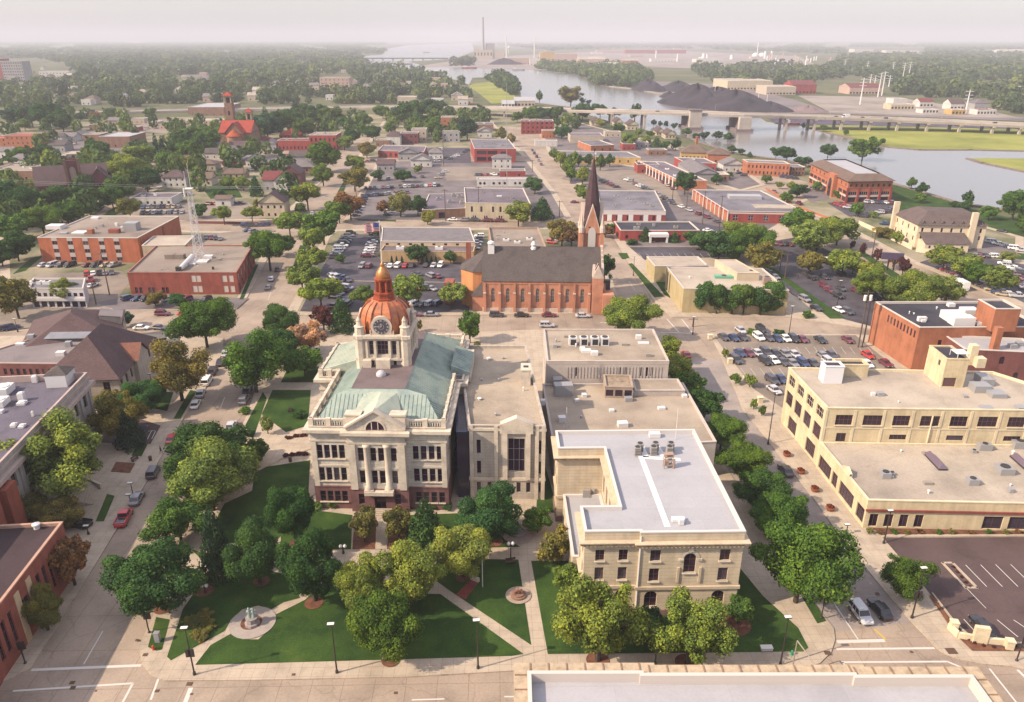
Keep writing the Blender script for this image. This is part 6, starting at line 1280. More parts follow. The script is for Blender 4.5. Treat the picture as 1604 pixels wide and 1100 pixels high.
sheet('industrial_ground',W([(640,106),(740,106),(900,112),(960,104),(1300,112),(1250,88),(1000,77),(870,84),(750,90),(700,97)]),-.01,surf('yard',(.40,.33,.30),scale=.01,amt=.25))
# breakwater road into the river
cw_=[P(x,y).to_2d() for x,y in [(958,136),(1000,141),(1062,154),(1112,164),(1140,169)]];b=MB()
for a,c in zip(cw_[:-1],cw_[1:]): b.box((*((a+c)/2),-.2),((c-a).length+2,9,1.6),c-a)
tag(b.build('causeway',surf('road_concrete',(.45,.38,.33),scale=.05,amt=.15),org=(*cw_[0],0)),'pale causeway wall between river and coal piles','causeway')
# ---------------------------------------------------------------- highway bridge and its approach
BCON=surf('concrete_wall',(.50,.43,.38),scale=.1,amt=.14)
DK=[((-300,183),5),((0,180),5),((120,178),5),((250,175),5),((400,172),5),((560,169.5),5.5),((640,169),6.5),((760,170),8),((860,172.5),10),((960,175.5),12.5),((1090,178.5),14),((1165,181),14),((1280,184),12),((1400,188.5),10),((1500,192.5),9),((1604,197.5),8),((1760,205),7)]
cl_=[(P(x,y,z).to_2d(),z) for (x,y),z in DK];br_o=top('highway_bridge','long pale concrete highway bridge across river on tall piers','bridge',(*cl_[8][0],0));dk=MB();rl=MB();HW=12.0
def nrm(i):
    a=cl_[max(0,i-1)][0];c=cl_[min(len(cl_)-1,i+1)][0];t=(c-a).normalized();return Vector((-t.y,t.x))
for i in range(len(cl_)-1):
    (a,za),(c,zc)=cl_[i],cl_[i+1];na,nc=nrm(i)*HW*2,nrm(i+1)*HW*2
    A,B,C,D=(*a,za),(*c,zc),(*(c+nc),zc),(*(a+na),za);lo_=lambda p,k: (p[0],p[1],p[2]-k)
    dk.poly([A,B,C,D]);dk.poly([lo_(A,1.9),lo_(B,1.9),B,A]);dk.poly([D,C,lo_(C,1.9),lo_(D,1.9)]);dk.poly([lo_(D,1.9),lo_(C,1.9),lo_(B,1.9),lo_(A,1.9)])
    for (p0,p1) in ((A,B),(D,C)): rl.poly([p0,p1,(p1[0],p1[1],p1[2]+1.0),(p0[0],p0[1],p0[2]+1.0)]);rl.poly([(p1[0],p1[1]+.5,p1[2]),(p0[0],p0[1]+.5,p0[2]),(p0[0],p0[1]+.5,p0[2]+1.0),(p1[0],p1[1]+.5,p1[2]+1.0)]);rl.poly([(p0[0],p0[1],p0[2]+1.0),(p1[0],p1[1],p1[2]+1.0),(p1[0],p1[1]+.5,p1[2]+1.0),(p0[0],p0[1]+.5,p0[2]+1.0)])
dk.build('deck',surf('road_concrete',(.52,.45,.39),scale=.03,amt=.12),br_o);rl.build('parapet',BCON,br_o)
def zdeck(x):
    for ((x0,y0),z0),((x1,y1),z1) in zip(DK[:-1],DK[1:]):
        if x0<=x<=x1: f=(x-x0)/(x1-x0);return y0+(y1-y0)*f,z0+(z1-z0)*f
for x in (650,790,905,960,1012,1235,1280,1322,1366,1410,1457,1508,1560,1603):
    y,z=zdeck(x);p=P(x,y,z).to_2d()+Vector((0,3));b=MB();b.box((*p,-1),(2.2,2.2,z-.8),GX);b.box((*(p+GY*16),-1),(2.2,2.2,z-.8),GX);b.box((*(p+GY*8),z-3.0),(2.6,22,1.3),GX);b.build('pier',BCON,br_o)
for x in (1088,1166):
    y,z=zdeck(x);p=P(x,y,z).to_2d()+Vector((0,-.5));b=MB();b.box((*(p+GY*11),-1),(16,34,3.2),GX,1)
    for yy in (-3.0,26): b.box((*(p+GY*yy),0),(11,5.5,z+(3.5 if x<1100 and yy<0 else -1.0)),GX)
    b.box((*(p+GY*11),2),(8,24,z-5),GX,1)
    if x<1100: b.box((*(p+GY*-3),z+3.5),(13,7,.8),GX,1)
    b.build('bascule_pier',[BCON,surf('concrete_wall',(.22,.17,.17),scale=.1,amt=.2)],br_o)
gr_=MB();
em=MB()
for i in range(0,6):
    (a,za),(c,zc)=cl_[i],cl_[i+1];na,nc=nrm(i),nrm(i+1)
    for s0,s1 in ((-1,0),(HW*2,HW*2+12)): em.poly([(*(a+na*(s0 if s0>0 else -12)),-.2),(*(c+nc*(s0 if s0>0 else -12)),-.2),(*(c+nc*(s1 if s1 else 0)),zc-1.8),(*(a+na*(s1 if s1 else 0)),za-1.8)] if s0<0 else [(*(a+na*HW*2),za-1.8),(*(c+nc*HW*2),zc-1.8),(*(c+nc*(HW*2+12)),-.2),(*(a+na*(HW*2+12)),-.2)])
em.build('highway_embankment',LAND,kind='structure')
fb_=top('rail_bridge','distant low dark bridge across the river mouth','bridge',P(570,92));b=MB()
a,c=P(560,91.5,8).to_2d(),P(702,91.5,8).to_2d();dd=c-a;b.box((*((a+c)/2),6),(dd.length,14,4),dd);b.build('deck',surf('dark_bridge',(.12,.11,.13),scale=.02,amt=.1),fb_)
for k in range(9): b=MB();p=a+dd*(k+.5)/9;b.box((*p,-1),(6,12,7.5),dd);b.build('pier',BCON,fb_)
ov=top('overpass','pale distant overpass among trees at the right edge','bridge',P(1580,140));b=MB();a,c=P(1534,131,8).to_2d(),P(1640,137,8).to_2d();dd=c-a;b.box((*((a+c)/2),6),(dd.length,12,2),dd);b.build('deck',BCON,ov);b=MB();p=a+dd*.45;b.box((*p,-1),(3,9,7.2),dd);b.build('pier',BCON,ov)
# boats at the quay
for i,(px,wpx) in enumerate((((812,110.5),20),((735,107.5),24),((640,101),12),((668,82.5),10),((1240,196),26),((845,115),8))):
    c=P(*px);m_=mpp(*px);L=wpx*m_;b=MB();e=Vector((1,.02));B=L*.17
    hull=[c.to_2d()+e*(L*f)+Vector((0,1))*(B*g) for f,g in ((-.5,-.6),(.35,-.7),(.5,0),(.35,.7),(-.5,.6))];o=top('boat',['grey moored ship at the far quay','long red and white barge by the power station','small dark work boat near distant bridge','tiny boat out on the far river','dark red barge below the right bridge pier','small white launch at the far shore'][i],'boat',c)
    b.prism(hull,-.1,L*.06+1);b.build('hull',[GREYM,WALLC['red'],DARK,DARK,WALLC['mar'],WHITEM][i],o);b=MB();b.box((*(c.to_2d()-e*L*.25),L*.06+.98),(L*.2,B*.8,L*.06+1.6),e);b.build('cabin',WHITEM,o)
rh=random.Random(41)
for k in range(70):
    x,y=rh.uniform(0,735),rh.uniform(100,166);m_=mpp(x,y);w=rh.uniform(10,18)/m_
    if y<116 and x>560 or (y<140 and x>700): continue
    hb('woodland_house','pale house roof showing among the woods north of highway',x-w/2,x+w/2,y-7.5/m_,y,rh.uniform(9,16),rh.choice(['white','bei','pink','white']),rh.choice(['c','gs','w','br','b']),rh.choice(['gable','flat','gable2','hip']),4,1,2,1.5,2,cat='house',side=False);TOPS.append(LAST[0])
for k in range(34):
    x,y=rh.uniform(860,1600),rh.uniform(78,104);m_=mpp(x,y);w=rh.uniform(25,80)/m_
    if y>90 and 900<x<1075 or y>96: continue
    hb('distant_plant','pale distant plant building on the hazy right bank',x-w/2,x+w/2,y-2.6,y,rh.uniform(30,60),rh.choice(['white','pink','bei','cream']),rh.choice(['c','w','g']),'flat',4,1,0,1.5,2,side=False);TOPS.append(LAST[0])
sheet('rail_yard',W([(1195,178),(1290,184),(1400,188),(1604,196),(1760,203),(1760,206),(1600,203.5),(1440,199.5),(1340,197),(1262,196.5),(1215,194)]),.5,surf('coal',(.13,.10,.15),scale=.05,amt=.4))
ROCK=surf('rubble',(.30,.22,.18),scale=.6,amt=.4)
for px in ([(1262,199),(1290,207),(1345,219),(1385,230),(1440,235),(1520,235),(1610,237),(1760,243)],[(1517,249),(1540,256),(1604,269)],[(815,158),(850,163),(890,168)],[(1090,222),(1150,240),(1230,252),(1280,262),(1330,272),(1395,287),(1430,297),(1500,318),(1604,333)],[(912,119),(940,134),(965,137)]): kerb('river_bank',px,3.2,.45,ROCK,-.05)
# ---------------------------------------------------------------- trees
FOL=foliage_mat();BARK=surf('bark',(.10,.075,.06),scale=2,amt=.3,rough=1)
def crown_mesh(name,kind,nleaf,size,seed):
    g=np.random.default_rng(seed);bl=[]
    if kind=='broad':
        nb=40
        for i in range(nb):
            u=g.normal(size=3);u /= np.linalg.norm(u);u[2]=u[2]*.85+.03;r=g.uniform(.13,.31);bl.append((u*g.uniform(.42,.92),r))
        bl+=[(np.array([0,0,.05]),.5)]
    elif kind=='vase':
        for i in range(34):
            u=g.normal(size=3);u /= np.linalg.norm(u);u[2]=u[2]*.7+.1;bl.append((u*g.uniform(.4,.9),g.uniform(.13,.30)))
        bl.append((np.array([0,0,.1]),.42))
    elif kind=='cone':
        for i in range(26):
            t=i/25;z=-.95+1.85*t;rr_=.72*(1-t)**.8+.05;a=i*2.4;bl.append((np.array([rr_*math.cos(a),rr_*math.sin(a),z]),.16+.26*(1-t)))
        for i in range(5): bl.append((np.array([0,0,-.8+.35*i]),.5*(1-i/5.5)))
    elif kind=='column':
        for i in range(18):
            t=g.uniform(0,1);z=-.85+1.7*t;rr_=.5*math.sin(math.pi*(.12+.8*t));a=g.uniform(0,6.28);bl.append((np.array([rr_*math.cos(a),rr_*math.sin(a),z]),g.uniform(.24,.4)))
        bl.append((np.zeros(3),.5))
    else:   # loose
        for i in range(44):
            u=g.normal(size=3);u /= np.linalg.norm(u);bl.append((u*g.uniform(.25,.92)*np.array([1,1,.9]),g.uniform(.10,.25)))
    C=np.array([b[0] for b in bl]);Rr=np.array([b[1] for b in bl]);w=Rr**2;w /= w.sum();tint=g.uniform(-.28,.28,len(bl))
    pts,nor,tv=[],[],[]
    while sum(len(p) for p in pts)<nleaf:
        k=g.choice(len(bl),size=nleaf,p=w);u=g.normal(size=(nleaf,3));u /= np.linalg.norm(u,axis=1)[:,None];rad=np.where(g.random(nleaf)<.25,g.uniform(1.0,1.3,nleaf),g.uniform(.80,1.06,nleaf)) if kind!='loose' else g.uniform(.35,1.5,nleaf)
        p=C[k]+u*(Rr[k]*rad)[:,None];d=np.linalg.norm(p[:,None,:]-C[None],axis=2)/Rr[None];d[np.arange(nleaf),k]=9
        ok=(d.min(axis=1)>(.78 if kind!='loose' else .45)) & (p[:,2]>-1.0);pts.append(p[ok]);nor.append(u[ok]);tv.append(tint[k[ok]])
    p=np.concatenate(pts)[:nleaf];u=np.concatenate(nor)[:nleaf];t=np.concatenate(tv)[:nleaf]
    n=u+g.normal(size=u.shape)*.45;n /= np.linalg.norm(n,axis=1)[:,None]
    a=np.cross(n,g.normal(size=n.shape));a /= np.linalg.norm(a,axis=1)[:,None];b=np.cross(n,a);s=size*g.uniform(.6,1.35,nleaf)[:,None]
    v=np.stack([p-a*s-b*s*.35,p+a*s*.2-b*s*.8,p+a*s+b*s*.3,p-a*s*.15+b*s*.85],axis=1).reshape(-1,3)
    me=bpy.data.meshes.new(name);me.vertices.add(len(v));me.vertices.foreach_set('co',v.ravel().astype(np.float32));me.loops.add(4*nleaf);me.loops.foreach_set('vertex_index',np.arange(4*nleaf,dtype=np.int32));me.polygons.add(nleaf);me.polygons.foreach_set('loop_start',np.arange(0,4*nleaf,4,dtype=np.int32))
    at=me.attributes.new('lv','FLOAT','FACE');at.data.foreach_set('value',np.clip(.5+t+g.normal(size=nleaf)*.2,0,1).astype(np.float32));me.materials.append(FOL);me.update(calc_edges=True);return me
def trunk_mesh(name,seed,limbs=5):
    r=random.Random(seed);b=MB();b.cyl((0,0,0),(0,0,.38),.032,.024,7);b.cyl((0,0,.37),(.02,.01,.75),.022,.008,6)
    for i in range(limbs):
        a=i*6.283/limbs+r.uniform(-.4,.4);z0=r.uniform(.26,.42);q=(.20*math.cos(a),.20*math.sin(a),z0+.22);b.cyl((0,0,z0),q,.015,.009,5);b.cyl(q,(.36*math.cos(a+.2),.36*math.sin(a+.2),z0+r.uniform(.3,.42)),.009,.004,4)
    me=bpy.data.meshes.new(name);me.from_pydata(b.v,[],b.f);me.materials.append(BARK);me.update();return me
PROTO={}
for kd in ('broad','vase','cone','column','loose'):
    for lod,(nl,sz,cnt) in {'n': (25000,.0265,3),'m': (5200,.056,3),'f': (1300,.10,3)}.items():
        PROTO[kd,lod]=[crown_mesh(f'{kd}_crown',kd,nl if kd!='loose' else int(nl*1.25),sz*(.85 if kd=='cone' else 1),10*i+len(kd)+ord(lod)) for i in range(cnt)]
TRUNKS=[trunk_mesh('trunk',s) for s in range(3)]
COLR={'dk': (0.045,0.099,0.031),'md': (0.075,0.138,0.029),'lt': (0.146,0.199,0.045),'yg': (0.176,0.201,0.047),'ol': (0.150,0.143,0.045),'br': (0.195,0.108,0.054),'pk': (0.405,0.262,0.169),'bl': (0.036,0.075,0.047),'mr': (0.090,0.033,0.036)}
CW={'dk': 'dark green','md': 'mid green','lt': 'bright green','yg': 'yellow green','ol': 'olive brown','br': 'reddish brown','pk': 'pinkish bare','bl': 'deep blue green','mr': 'maroon'}
KW={'broad': 'round','vase': 'spreading','cone': 'conical','column': 'narrow upright','loose': 'thin leaved'}
CAT_LIST=[]      # (object,base label,photo x,group)
rt=random.Random(3);TREE_SPOTS=[]
def tree(x,yb,yt,w,kind,col,place,shrub=False,size_word=None):
    c=P(x,yb);m_=mpp(x,yb);W_=w*m_*(1.08 if w>58 else 1.18 if w>22 else 1.0);ht=hgt(x,yb,yt)
    ht=max(ht*(.92 if w>58 else 1.0),W_*.78 if not shrub else .5);lod='n' if w>58 else 'm' if w>22 else 'f'
    nm='shrub' if shrub else {'cone': 'conifer_tree'}.get(kind,'broadleaf_tree')
    t=top(nm,'','shrub' if shrub else 'tree',(c.x,c.y,0));base=ht*(.05 if shrub or kind=='cone' else .15 if kind!='vase' else .20);rz=(ht-base)/2
    cr=bpy.data.objects.new('crown',rt.choice(PROTO[kind,lod]));COL.objects.link(cr);cr.parent=t;cr.location=(0,0,base+rz);k=W_/2*{'column': 1.12,'cone': 1.05}.get(kind,1.0);cr.scale=(k*rt.uniform(.94,1.06),k*rt.uniform(.94,1.06),rz*1.04);cr.rotation_euler=(0,0,rt.uniform(0,6.28))
    f=rt.uniform(.86,1.16);cc=COLR[col];cr.color=(cc[0]*f*rt.uniform(.9,1.12),cc[1]*f,cc[2]*f*rt.uniform(.85,1.15),1)
    tk=bpy.data.objects.new('trunk',rt.choice(TRUNKS));COL.objects.link(tk);tk.parent=t;tw_=max(.25,min(1.4,ht/12)) ;tk.scale=(ht*.9 if kind!='cone' else ht*.4,ht*.9 if kind!='cone' else ht*.4,ht*.95);tk.rotation_euler=(0,0,rt.uniform(0,6.28))
    big='large ' if (size_word is None and ht>13) else (size_word+' ' if size_word else '')
    CAT_LIST.append((t,f'{big}{KW[kind]} {CW[col]} {"shrub" if shrub else "tree"} {place}',x,yb));TREE_SPOTS.append((c.x,c.y));return t
SQ='on the courthouse lawn';FRT='along the front pavement';PO_='before the post office';PR='in pavement row right of post office';LS='beside the left street';AV='lining the avenue north of courthouse';LOT='in the church car park'
for a in [
 (255,955,838,140,'broad','dk',SQ),(285,852,772,104,'loose','md',SQ),(345,902,800,46,'cone','bl',SQ),(408,915,810,86,'broad','dk',SQ),(322,760,664,132,'broad','dk',SQ),(335,800,708,138,'broad','lt',SQ),(403,730,688,34,'broad','md',SQ),
 (464,856,742,72,'broad','dk',SQ),(494,942,815,96,'broad','dk',SQ),(570,965,868,78,'broad','lt',SQ),(645,948,846,104,'broad','lt',SQ),(603,1036,922,112,'broad','md',FRT),(726,905,810,98,'broad','yg',SQ),(668,856,784,50,'cone','dk',SQ),(572,850,796,40,'broad','ol','beside the courthouse entrance walk'),(626,850,796,38,'broad','ol','beside the courthouse entrance walk'),(775,846,757,104,'broad','dk',SQ),
 (842,835,798,40,'broad','md','between annex and post office'),(866,882,826,50,'loose','ol','between annex and post office'),(884,925,884,36,'broad','lt',PO_),(936,1036,888,132,'loose','lt',PO_),(1076,1040,926,120,'loose','lt',PO_),(1010,1005,950,44,'broad','dk',PO_),(1155,978,938,36,'broad','md',PO_),
 (1246,944,806,142,'broad','md',PR),(1222,842,768,92,'broad','md',PR),(1190,800,728,90,'broad','dk',PR),(1160,752,692,78,'broad','md',PR),(1128,706,644,70,'broad','md',PR),(1100,664,612,54,'broad','dk',PR),(1076,628,585,52,'broad','md',PR),(1058,598,558,46,'broad','lt',PR),(1044,568,528,40,'broad','lt',PR),
 (325,545,458,92,'broad','md',LS),(286,628,522,98,'loose','ol',LS),(112,785,634,146,'loose','lt',LS),(196,692,604,80,'loose','ol',LS),(232,648,586,66,'broad','dk','beside the library'),(207,700,640,34,'cone','bl','beside the library'),(178,655,612,40,'broad','ol','beside the library'),(45,822,762,76,'broad','ol','by the civic hall steps'),(100,828,772,70,'broad','ol','by the civic hall steps'),
 (118,917,842,54,'broad','br','in the left pavement'),(76,988,916,62,'broad','ol','in the left pavement'),(197,512,490,26,'broad','bl','beside the library'),
 (402,615,512,110,'loose','md','on the west courthouse lawn'),(446,572,506,68,'broad','dk','on the west courthouse lawn'),(442,528,472,60,'broad','dk','on the west courthouse lawn'),(478,590,548,52,'broad','md','on the west courthouse lawn'),(486,555,505,46,'loose','pk','behind the courthouse'),(462,555,512,40,'loose','pk','behind the courthouse'),(537,520,468,34,'cone','dk','behind the courthouse'),(508,520,476,36,'loose','mr','behind the courthouse'),(420,680,652,22,'broad','lt','on the west courthouse lawn'),(403,715,688,20,'broad','md','on the west courthouse lawn'),(655,520,500,16,'loose','ol','behind the courthouse'),(736,538,487,34,'broad','md','behind the courthouse'),(985,535,500,90,'vase','lt','north of the county offices'),(730,546,534,14,'broad','ol','behind the courthouse',True),(748,547,535,14,'broad','ol','behind the courthouse',True),
 (475,462,410,46,'vase','lt',AV),(488,432,384,44,'vase','lt',AV),(492,402,354,38,'vase','lt',AV),(508,384,328,54,'vase','md',AV),(504,486,434,58,'vase','lt',AV),(550,345,300,42,'loose','br',AV),(556,300,272,42,'broad','ol',AV),(532,350,318,40,'vase','md',AV),(424,424,352,64,'vase','md',AV),(438,402,366,40,'vase','dk',AV),(455,372,332,44,'vase','lt',AV),(483,330,284,44,'vase','lt',AV),(507,292,256,34,'broad','lt',AV),(510,270,240,52,'broad','md',AV),(560,270,242,30,'broad','lt',AV),(575,248,222,26,'broad','ol',AV),(540,236,214,26,'broad','lt',AV),(585,222,196,26,'broad','dk',AV),(553,226,202,24,'broad','dk',AV),(612,210,192,20,'broad','md',AV),(568,214,190,20,'broad','md',AV),
 (638,488,430,52,'vase','lt',LOT),(572,486,444,36,'vase','lt',LOT),(708,484,442,44,'vase','lt',LOT),(655,412,386,32,'broad','dk','before the long office'),(706,414,392,20,'broad','dk','before the long office'),(602,408,392,18,'broad','md','before the long office'),(588,370,355,22,'broad','md',LOT),(534,414,398,16,'broad','md',LOT),(670,352,328,24,'broad','yg','before the beige office'),(812,355,320,44,'broad','yg','before the beige office'),(849,344,310,28,'cone','dk','before the beige office'),(838,304,282,30,'broad','dk','beside the porthole hall'),(880,386,342,38,'broad','ol','behind the steeple'),(895,388,350,36,'broad','br','behind the steeple'),(946,445,396,34,'loose','dk','right of the church'),(955,365,350,20,'broad','md','beside the low clinic'),(948,372,356,24,'broad','br','beside the low clinic'),(1010,378,356,18,'cone','dk','beside the low clinic'),(1056,380,364,18,'cone','dk','beside the low clinic'),(1086,384,364,26,'broad','dk','beside the low clinic'),(990,384,374,20,'broad','dk','beside the low clinic',True),(628,340,300,32,'broad','ol','in the middle car park'),(602,338,310,22,'loose','br','in the middle car park'),(655,340,306,28,'broad','dk','in the middle car park'),(592,284,266,22,'broad','dk','in the middle car park'),(633,286,264,24,'broad','dk','in the middle car park'),(655,272,258,16,'yg' and 'broad','yg','in the middle car park'),
 (940,268,240,16,'broad','md','along the right hand street'),(912,290,258,22,'broad','lt','along the right hand street'),(890,276,246,20,'broad','lt','along the right hand street'),(900,262,236,16,'broad','lt','along the right hand street'),(878,262,236,20,'broad','lt','along the right hand street'),(868,252,232,16,'broad','md','along the right hand street'),(895,284,262,18,'broad','md','along the right hand street'),(918,316,296,24,'broad','lt','along the right hand street'),(908,304,288,20,'broad','lt','along the right hand street'),(893,262,240,14,'broad','md','before the yellow shop row'),(906,262,240,14,'broad','dk','before the yellow shop row'),(921,262,240,14,'broad','dk','before the yellow shop row'),(955,262,240,16,'broad','dk','before the yellow shop row'),(1072,306,268,30,'broad','dk','beside the arcade building'),(1122,290,272,18,'broad','dk','beside the arcade building'),(1143,280,268,10,'broad','md','beside the arcade building')]:
    tree(*a)
CS='between clinic and cream store';FC='before the cream store';DL='in the dark car park right';HS='on the hotel street';RV='on the river bank'
for a in [
 (1155,400,336,66,'broad','lt',CS),(1175,405,344,68,'broad','md',CS),(1125,410,362,58,'broad','dk',CS),(1148,412,372,60,'broad','md',CS),(1193,430,385,56,'broad','ol',CS),(1098,392,376,36,'broad','dk',CS),
 (1100,490,442,30,'column','dk',FC),(1122,492,446,32,'column','dk',FC),(1146,492,448,34,'column','md',FC),(1164,492,446,34,'column','md',FC),(1190,494,452,30,'column','dk',FC),(1209,490,442,34,'column','md',FC),
 (1246,372,332,50,'broad','md',DL),(1278,395,334,66,'broad','lt',DL),(1310,384,350,52,'broad','lt',DL),(1262,400,356,56,'broad','lt',DL),(1268,432,394,42,'broad','ol',DL),(1318,434,390,48,'broad','lt',DL),(1360,456,406,36,'broad','yg',DL),(1358,470,420,62,'broad','lt',DL),(1430,490,448,80,'broad','lt',DL),(1395,475,450,40,'broad','lt',DL),(1480,478,455,50,'broad','yg',DL),(1335,430,405,30,'broad','yg',DL),
 (1334,392,376,9,'broad','mr',HS),(1350,402,380,10,'broad','mr',HS),(1372,412,388,14,'broad','mr',HS),(1398,418,398,16,'broad','br',HS),(1413,432,402,22,'broad','mr',HS),(1431,438,420,14,'broad','br',HS),(1470,458,440,14,'loose','br',HS),
 (1476,425,388,46,'broad','lt','before the riverside inn'),(1505,436,400,44,'broad','lt','before the riverside inn'),(1530,448,412,44,'broad','md','before the riverside inn'),(1560,458,424,46,'broad','lt','before the riverside inn'),(1404,382,362,20,'broad','lt','before the riverside inn'),(1384,372,356,30,'broad','ol','before the riverside inn',True),(1578,410,394,24,'broad','yg','before the riverside inn',True),(1604,540,498,60,'broad','lt','right of brick warehouse'),
 (1427,296,277,16,'broad','md',RV),(1443,306,285,20,'broad','dk',RV),(1514,325,298,18,'broad','dk',RV),(1510,330,316,22,'broad','dk',RV),(1548,345,322,24,'broad','md',RV),(1585,345,298,44,'broad','md',RV),(1604,365,330,40,'broad','md',RV),(1440,318,308,20,'broad','md',RV),(1493,325,314,14,'broad','dk',RV),(1350,252,238,40,'broad','md',RV),(1296,248,243,24,'broad','dk',RV),(1215,248,232,22,'broad','dk',RV),(1232,252,234,26,'broad','dk',RV),(1250,258,245,16,'broad','dk',RV),(1262,262,247,22,'broad','dk',RV),(1174,246,238,10,'cone','dk',RV),(1160,243,232,12,'broad','dk',RV),(1146,240,230,16,'broad','dk',RV),(1140,222,214,18,'broad','dk',RV),(1123,219,213,18,'broad','bl',RV),(1103,220,208,18,'broad','bl',RV),(1090,220,209,14,'broad','bl',RV),(1075,213,204,16,'broad','dk',RV),(1056,203,192,12,'broad','bl',RV),(1043,200,189,8,'broad','bl',RV),(1034,199,189,8,'broad','bl',RV),(1024,198,187,10,'broad','bl',RV),(994,190,161,20,'broad','dk',RV),(845,162,141,11,'broad','dk',RV),(894,165,152,34,'loose','ol',RV),(912,165,151,10,'loose','bl',RV),(922,165,156,10,'broad','bl',RV),(1290,207,195,14,'broad','md','on the meadow bank'),(1325,213,202,9,'broad','md','on the meadow bank'),(1366,225,213,13,'broad','dk','on the meadow bank'),(1381,228,216,11,'broad','md','on the meadow bank'),(1258,203,192,6,'broad','ol','on the meadow bank'),
 (1232,318,304,22,'broad','md','beside the riverside office'),(1248,310,290,26,'broad','dk','beside the riverside office'),(1240,298,284,18,'broad','lt','beside the riverside office'),(1278,300,283,16,'broad','md','beside the riverside office'),(1312,312,298,18,'broad','md','beside the riverside office'),(1340,340,316,22,'broad','md','beside the riverside office'),(1368,342,330,14,'broad','lt','beside the riverside office'),(1200,288,272,18,'broad','md','beside the orange mill'),(1220,296,284,14,'broad','lt','beside the orange mill'),
 (985,232,214,26,'broad','lt','near the gabled condominiums'),(968,210,200,22,'broad','md','near the gabled condominiums'),(1012,228,212,20,'broad','lt','near the gabled condominiums'),(1028,232,215,18,'cone','dk','near the gabled condominiums'),(1042,236,220,16,'broad','dk','near the gabled condominiums'),(1058,236,218,18,'broad','dk','near the gabled condominiums'),(1000,214,204,16,'broad','lt','near the gabled condominiums'),(1018,216,208,14,'broad','md','near the gabled condominiums'),(940,200,192,18,'broad','yg','near the gabled condominiums')]: tree(*a)
OW='behind the brick office';MB_='before the mast building';SH='by the small white office';GC='around the gothic church';RC='behind the red roofed church';HP='by the house car park'
for a in [
 (30,500,438,56,'broad','ol',SH),(106,478,436,36,'broad','yg',SH),(10,485,428,30,'broad','ol',SH),(244,480,462,28,'broad','ol',MB_),(282,482,466,26,'broad','dk',MB_),(30,410,366,52,'broad','dk',OW),(5,418,380,40,'broad','dk',OW),(70,370,328,62,'broad','md',OW),(45,345,306,60,'broad','dk',OW),(20,380,340,50,'broad','md',OW),(104,330,308,48,'broad','dk',OW),(108,352,332,40,'broad','md',OW),(20,330,300,50,'broad','dk',OW),(70,312,280,40,'broad','ol',GC),(178,328,290,34,'broad','md',GC),(192,318,280,46,'broad','md',GC),(205,342,318,36,'broad','ol',GC),(165,288,252,26,'broad','dk',GC),(182,284,250,22,'loose','ol',GC),(208,290,248,60,'broad','lt',GC),(232,302,262,40,'broad','dk',GC),(220,262,236,40,'broad','lt',GC),(248,252,210,14,'cone','bl',GC),(258,254,214,14,'cone','bl',GC),(160,256,230,40,'broad','dk',GC),(278,250,214,34,'broad','dk',RC),(300,256,222,38,'broad','md',RC),(322,240,206,40,'broad','dk',RC),(270,270,240,36,'broad','md',RC),(298,272,246,30,'broad','yg',RC),(310,232,196,34,'broad','md',RC),(290,236,204,30,'broad','dk',RC),
 (352,352,320,30,'vase','lt',HP),(396,350,322,28,'vase','lt',HP),(402,308,276,20,'cone','dk',HP),(402,330,310,12,'loose','yg',HP),(312,342,322,26,'broad','dk',HP),(360,298,286,24,'broad','lt',HP),(382,300,288,26,'broad','lt',HP),(344,310,296,22,'broad','dk',HP,True),(360,266,254,22,'broad','mr',HP),(472,336,318,20,'broad','md',HP),
 (420,218,176,42,'broad','bl',RC),(440,210,172,34,'broad','dk',RC),(455,205,170,34,'broad','dk',RC),(478,214,186,32,'broad','md',RC),(412,205,178,26,'broad','bl',RC),(500,196,172,34,'broad','dk',RC),(520,198,174,34,'broad','md',RC),(472,190,162,30,'broad','dk',RC),(545,206,184,26,'broad','dk',RC),(340,212,192,20,'broad','md',RC),(436,244,232,16,'broad','dk',RC),(572,200,178,24,'broad','md','near the highway'),(600,186,168,24,'broad','md','near the highway'),(640,192,158,38,'broad','dk','near the highway'),(620,184,168,22,'broad','bl','near the highway'),(680,186,160,34,'broad','dk','near the highway'),(676,212,180,26,'broad','md','near the highway'),(660,202,182,24,'broad','dk','near the highway'),(704,182,166,20,'broad','bl','near the highway'),(726,182,168,18,'broad','bl','near the highway'),(744,182,168,18,'broad','bl','near the highway'),(760,186,168,16,'broad','bl','near the highway'),(732,220,184,28,'broad','bl','near the highway'),(654,186,164,26,'broad','dk','near the highway'),(785,222,198,20,'broad','ol','along the right hand street'),(800,230,208,14,'broad','ol','along the right hand street'),(810,192,174,22,'broad','md','near the highway'),(830,190,172,26,'broad','md','near the highway'),(850,190,174,24,'broad','dk','near the highway'),(868,190,172,26,'broad','dk','near the highway'),(880,218,196,24,'broad','dk','near the highway'),(872,200,184,18,'broad','dk','near the highway'),(912,190,172,30,'broad','dk','near the highway'),(900,196,180,18,'broad','bl','near the highway'),(940,184,174,24,'broad','dk','near the highway'),(962,186,170,22,'broad','bl','near the highway'),(30,258,232,30,'broad','md','by the left edge'),(70,252,226,28,'broad','dk','by the left edge'),(48,250,230,20,'broad','dk','by the left edge'),(52,200,178,36,'broad','dk','by the left edge'),(80,202,172,44,'broad','dk','by the left edge'),(100,206,180,34,'broad','dk','by the left edge'),(20,196,176,30,'broad','bl','by the left edge'),(126,190,176,16,'broad','dk','by the left edge'),(40,205,186,22,'broad','lt','by the left edge'),(178,186,172,22,'broad','dk','by the left edge'),(195,210,188,20,'broad','lt','by the left edge'),(236,186,172,22,'broad','md','by the left edge'),(266,210,190,20,'broad','md','by the left edge'),(216,224,200,16,'broad','bl','by the left edge'),(150,188,178,18,'broad','br','by the left edge')]: tree(*a)
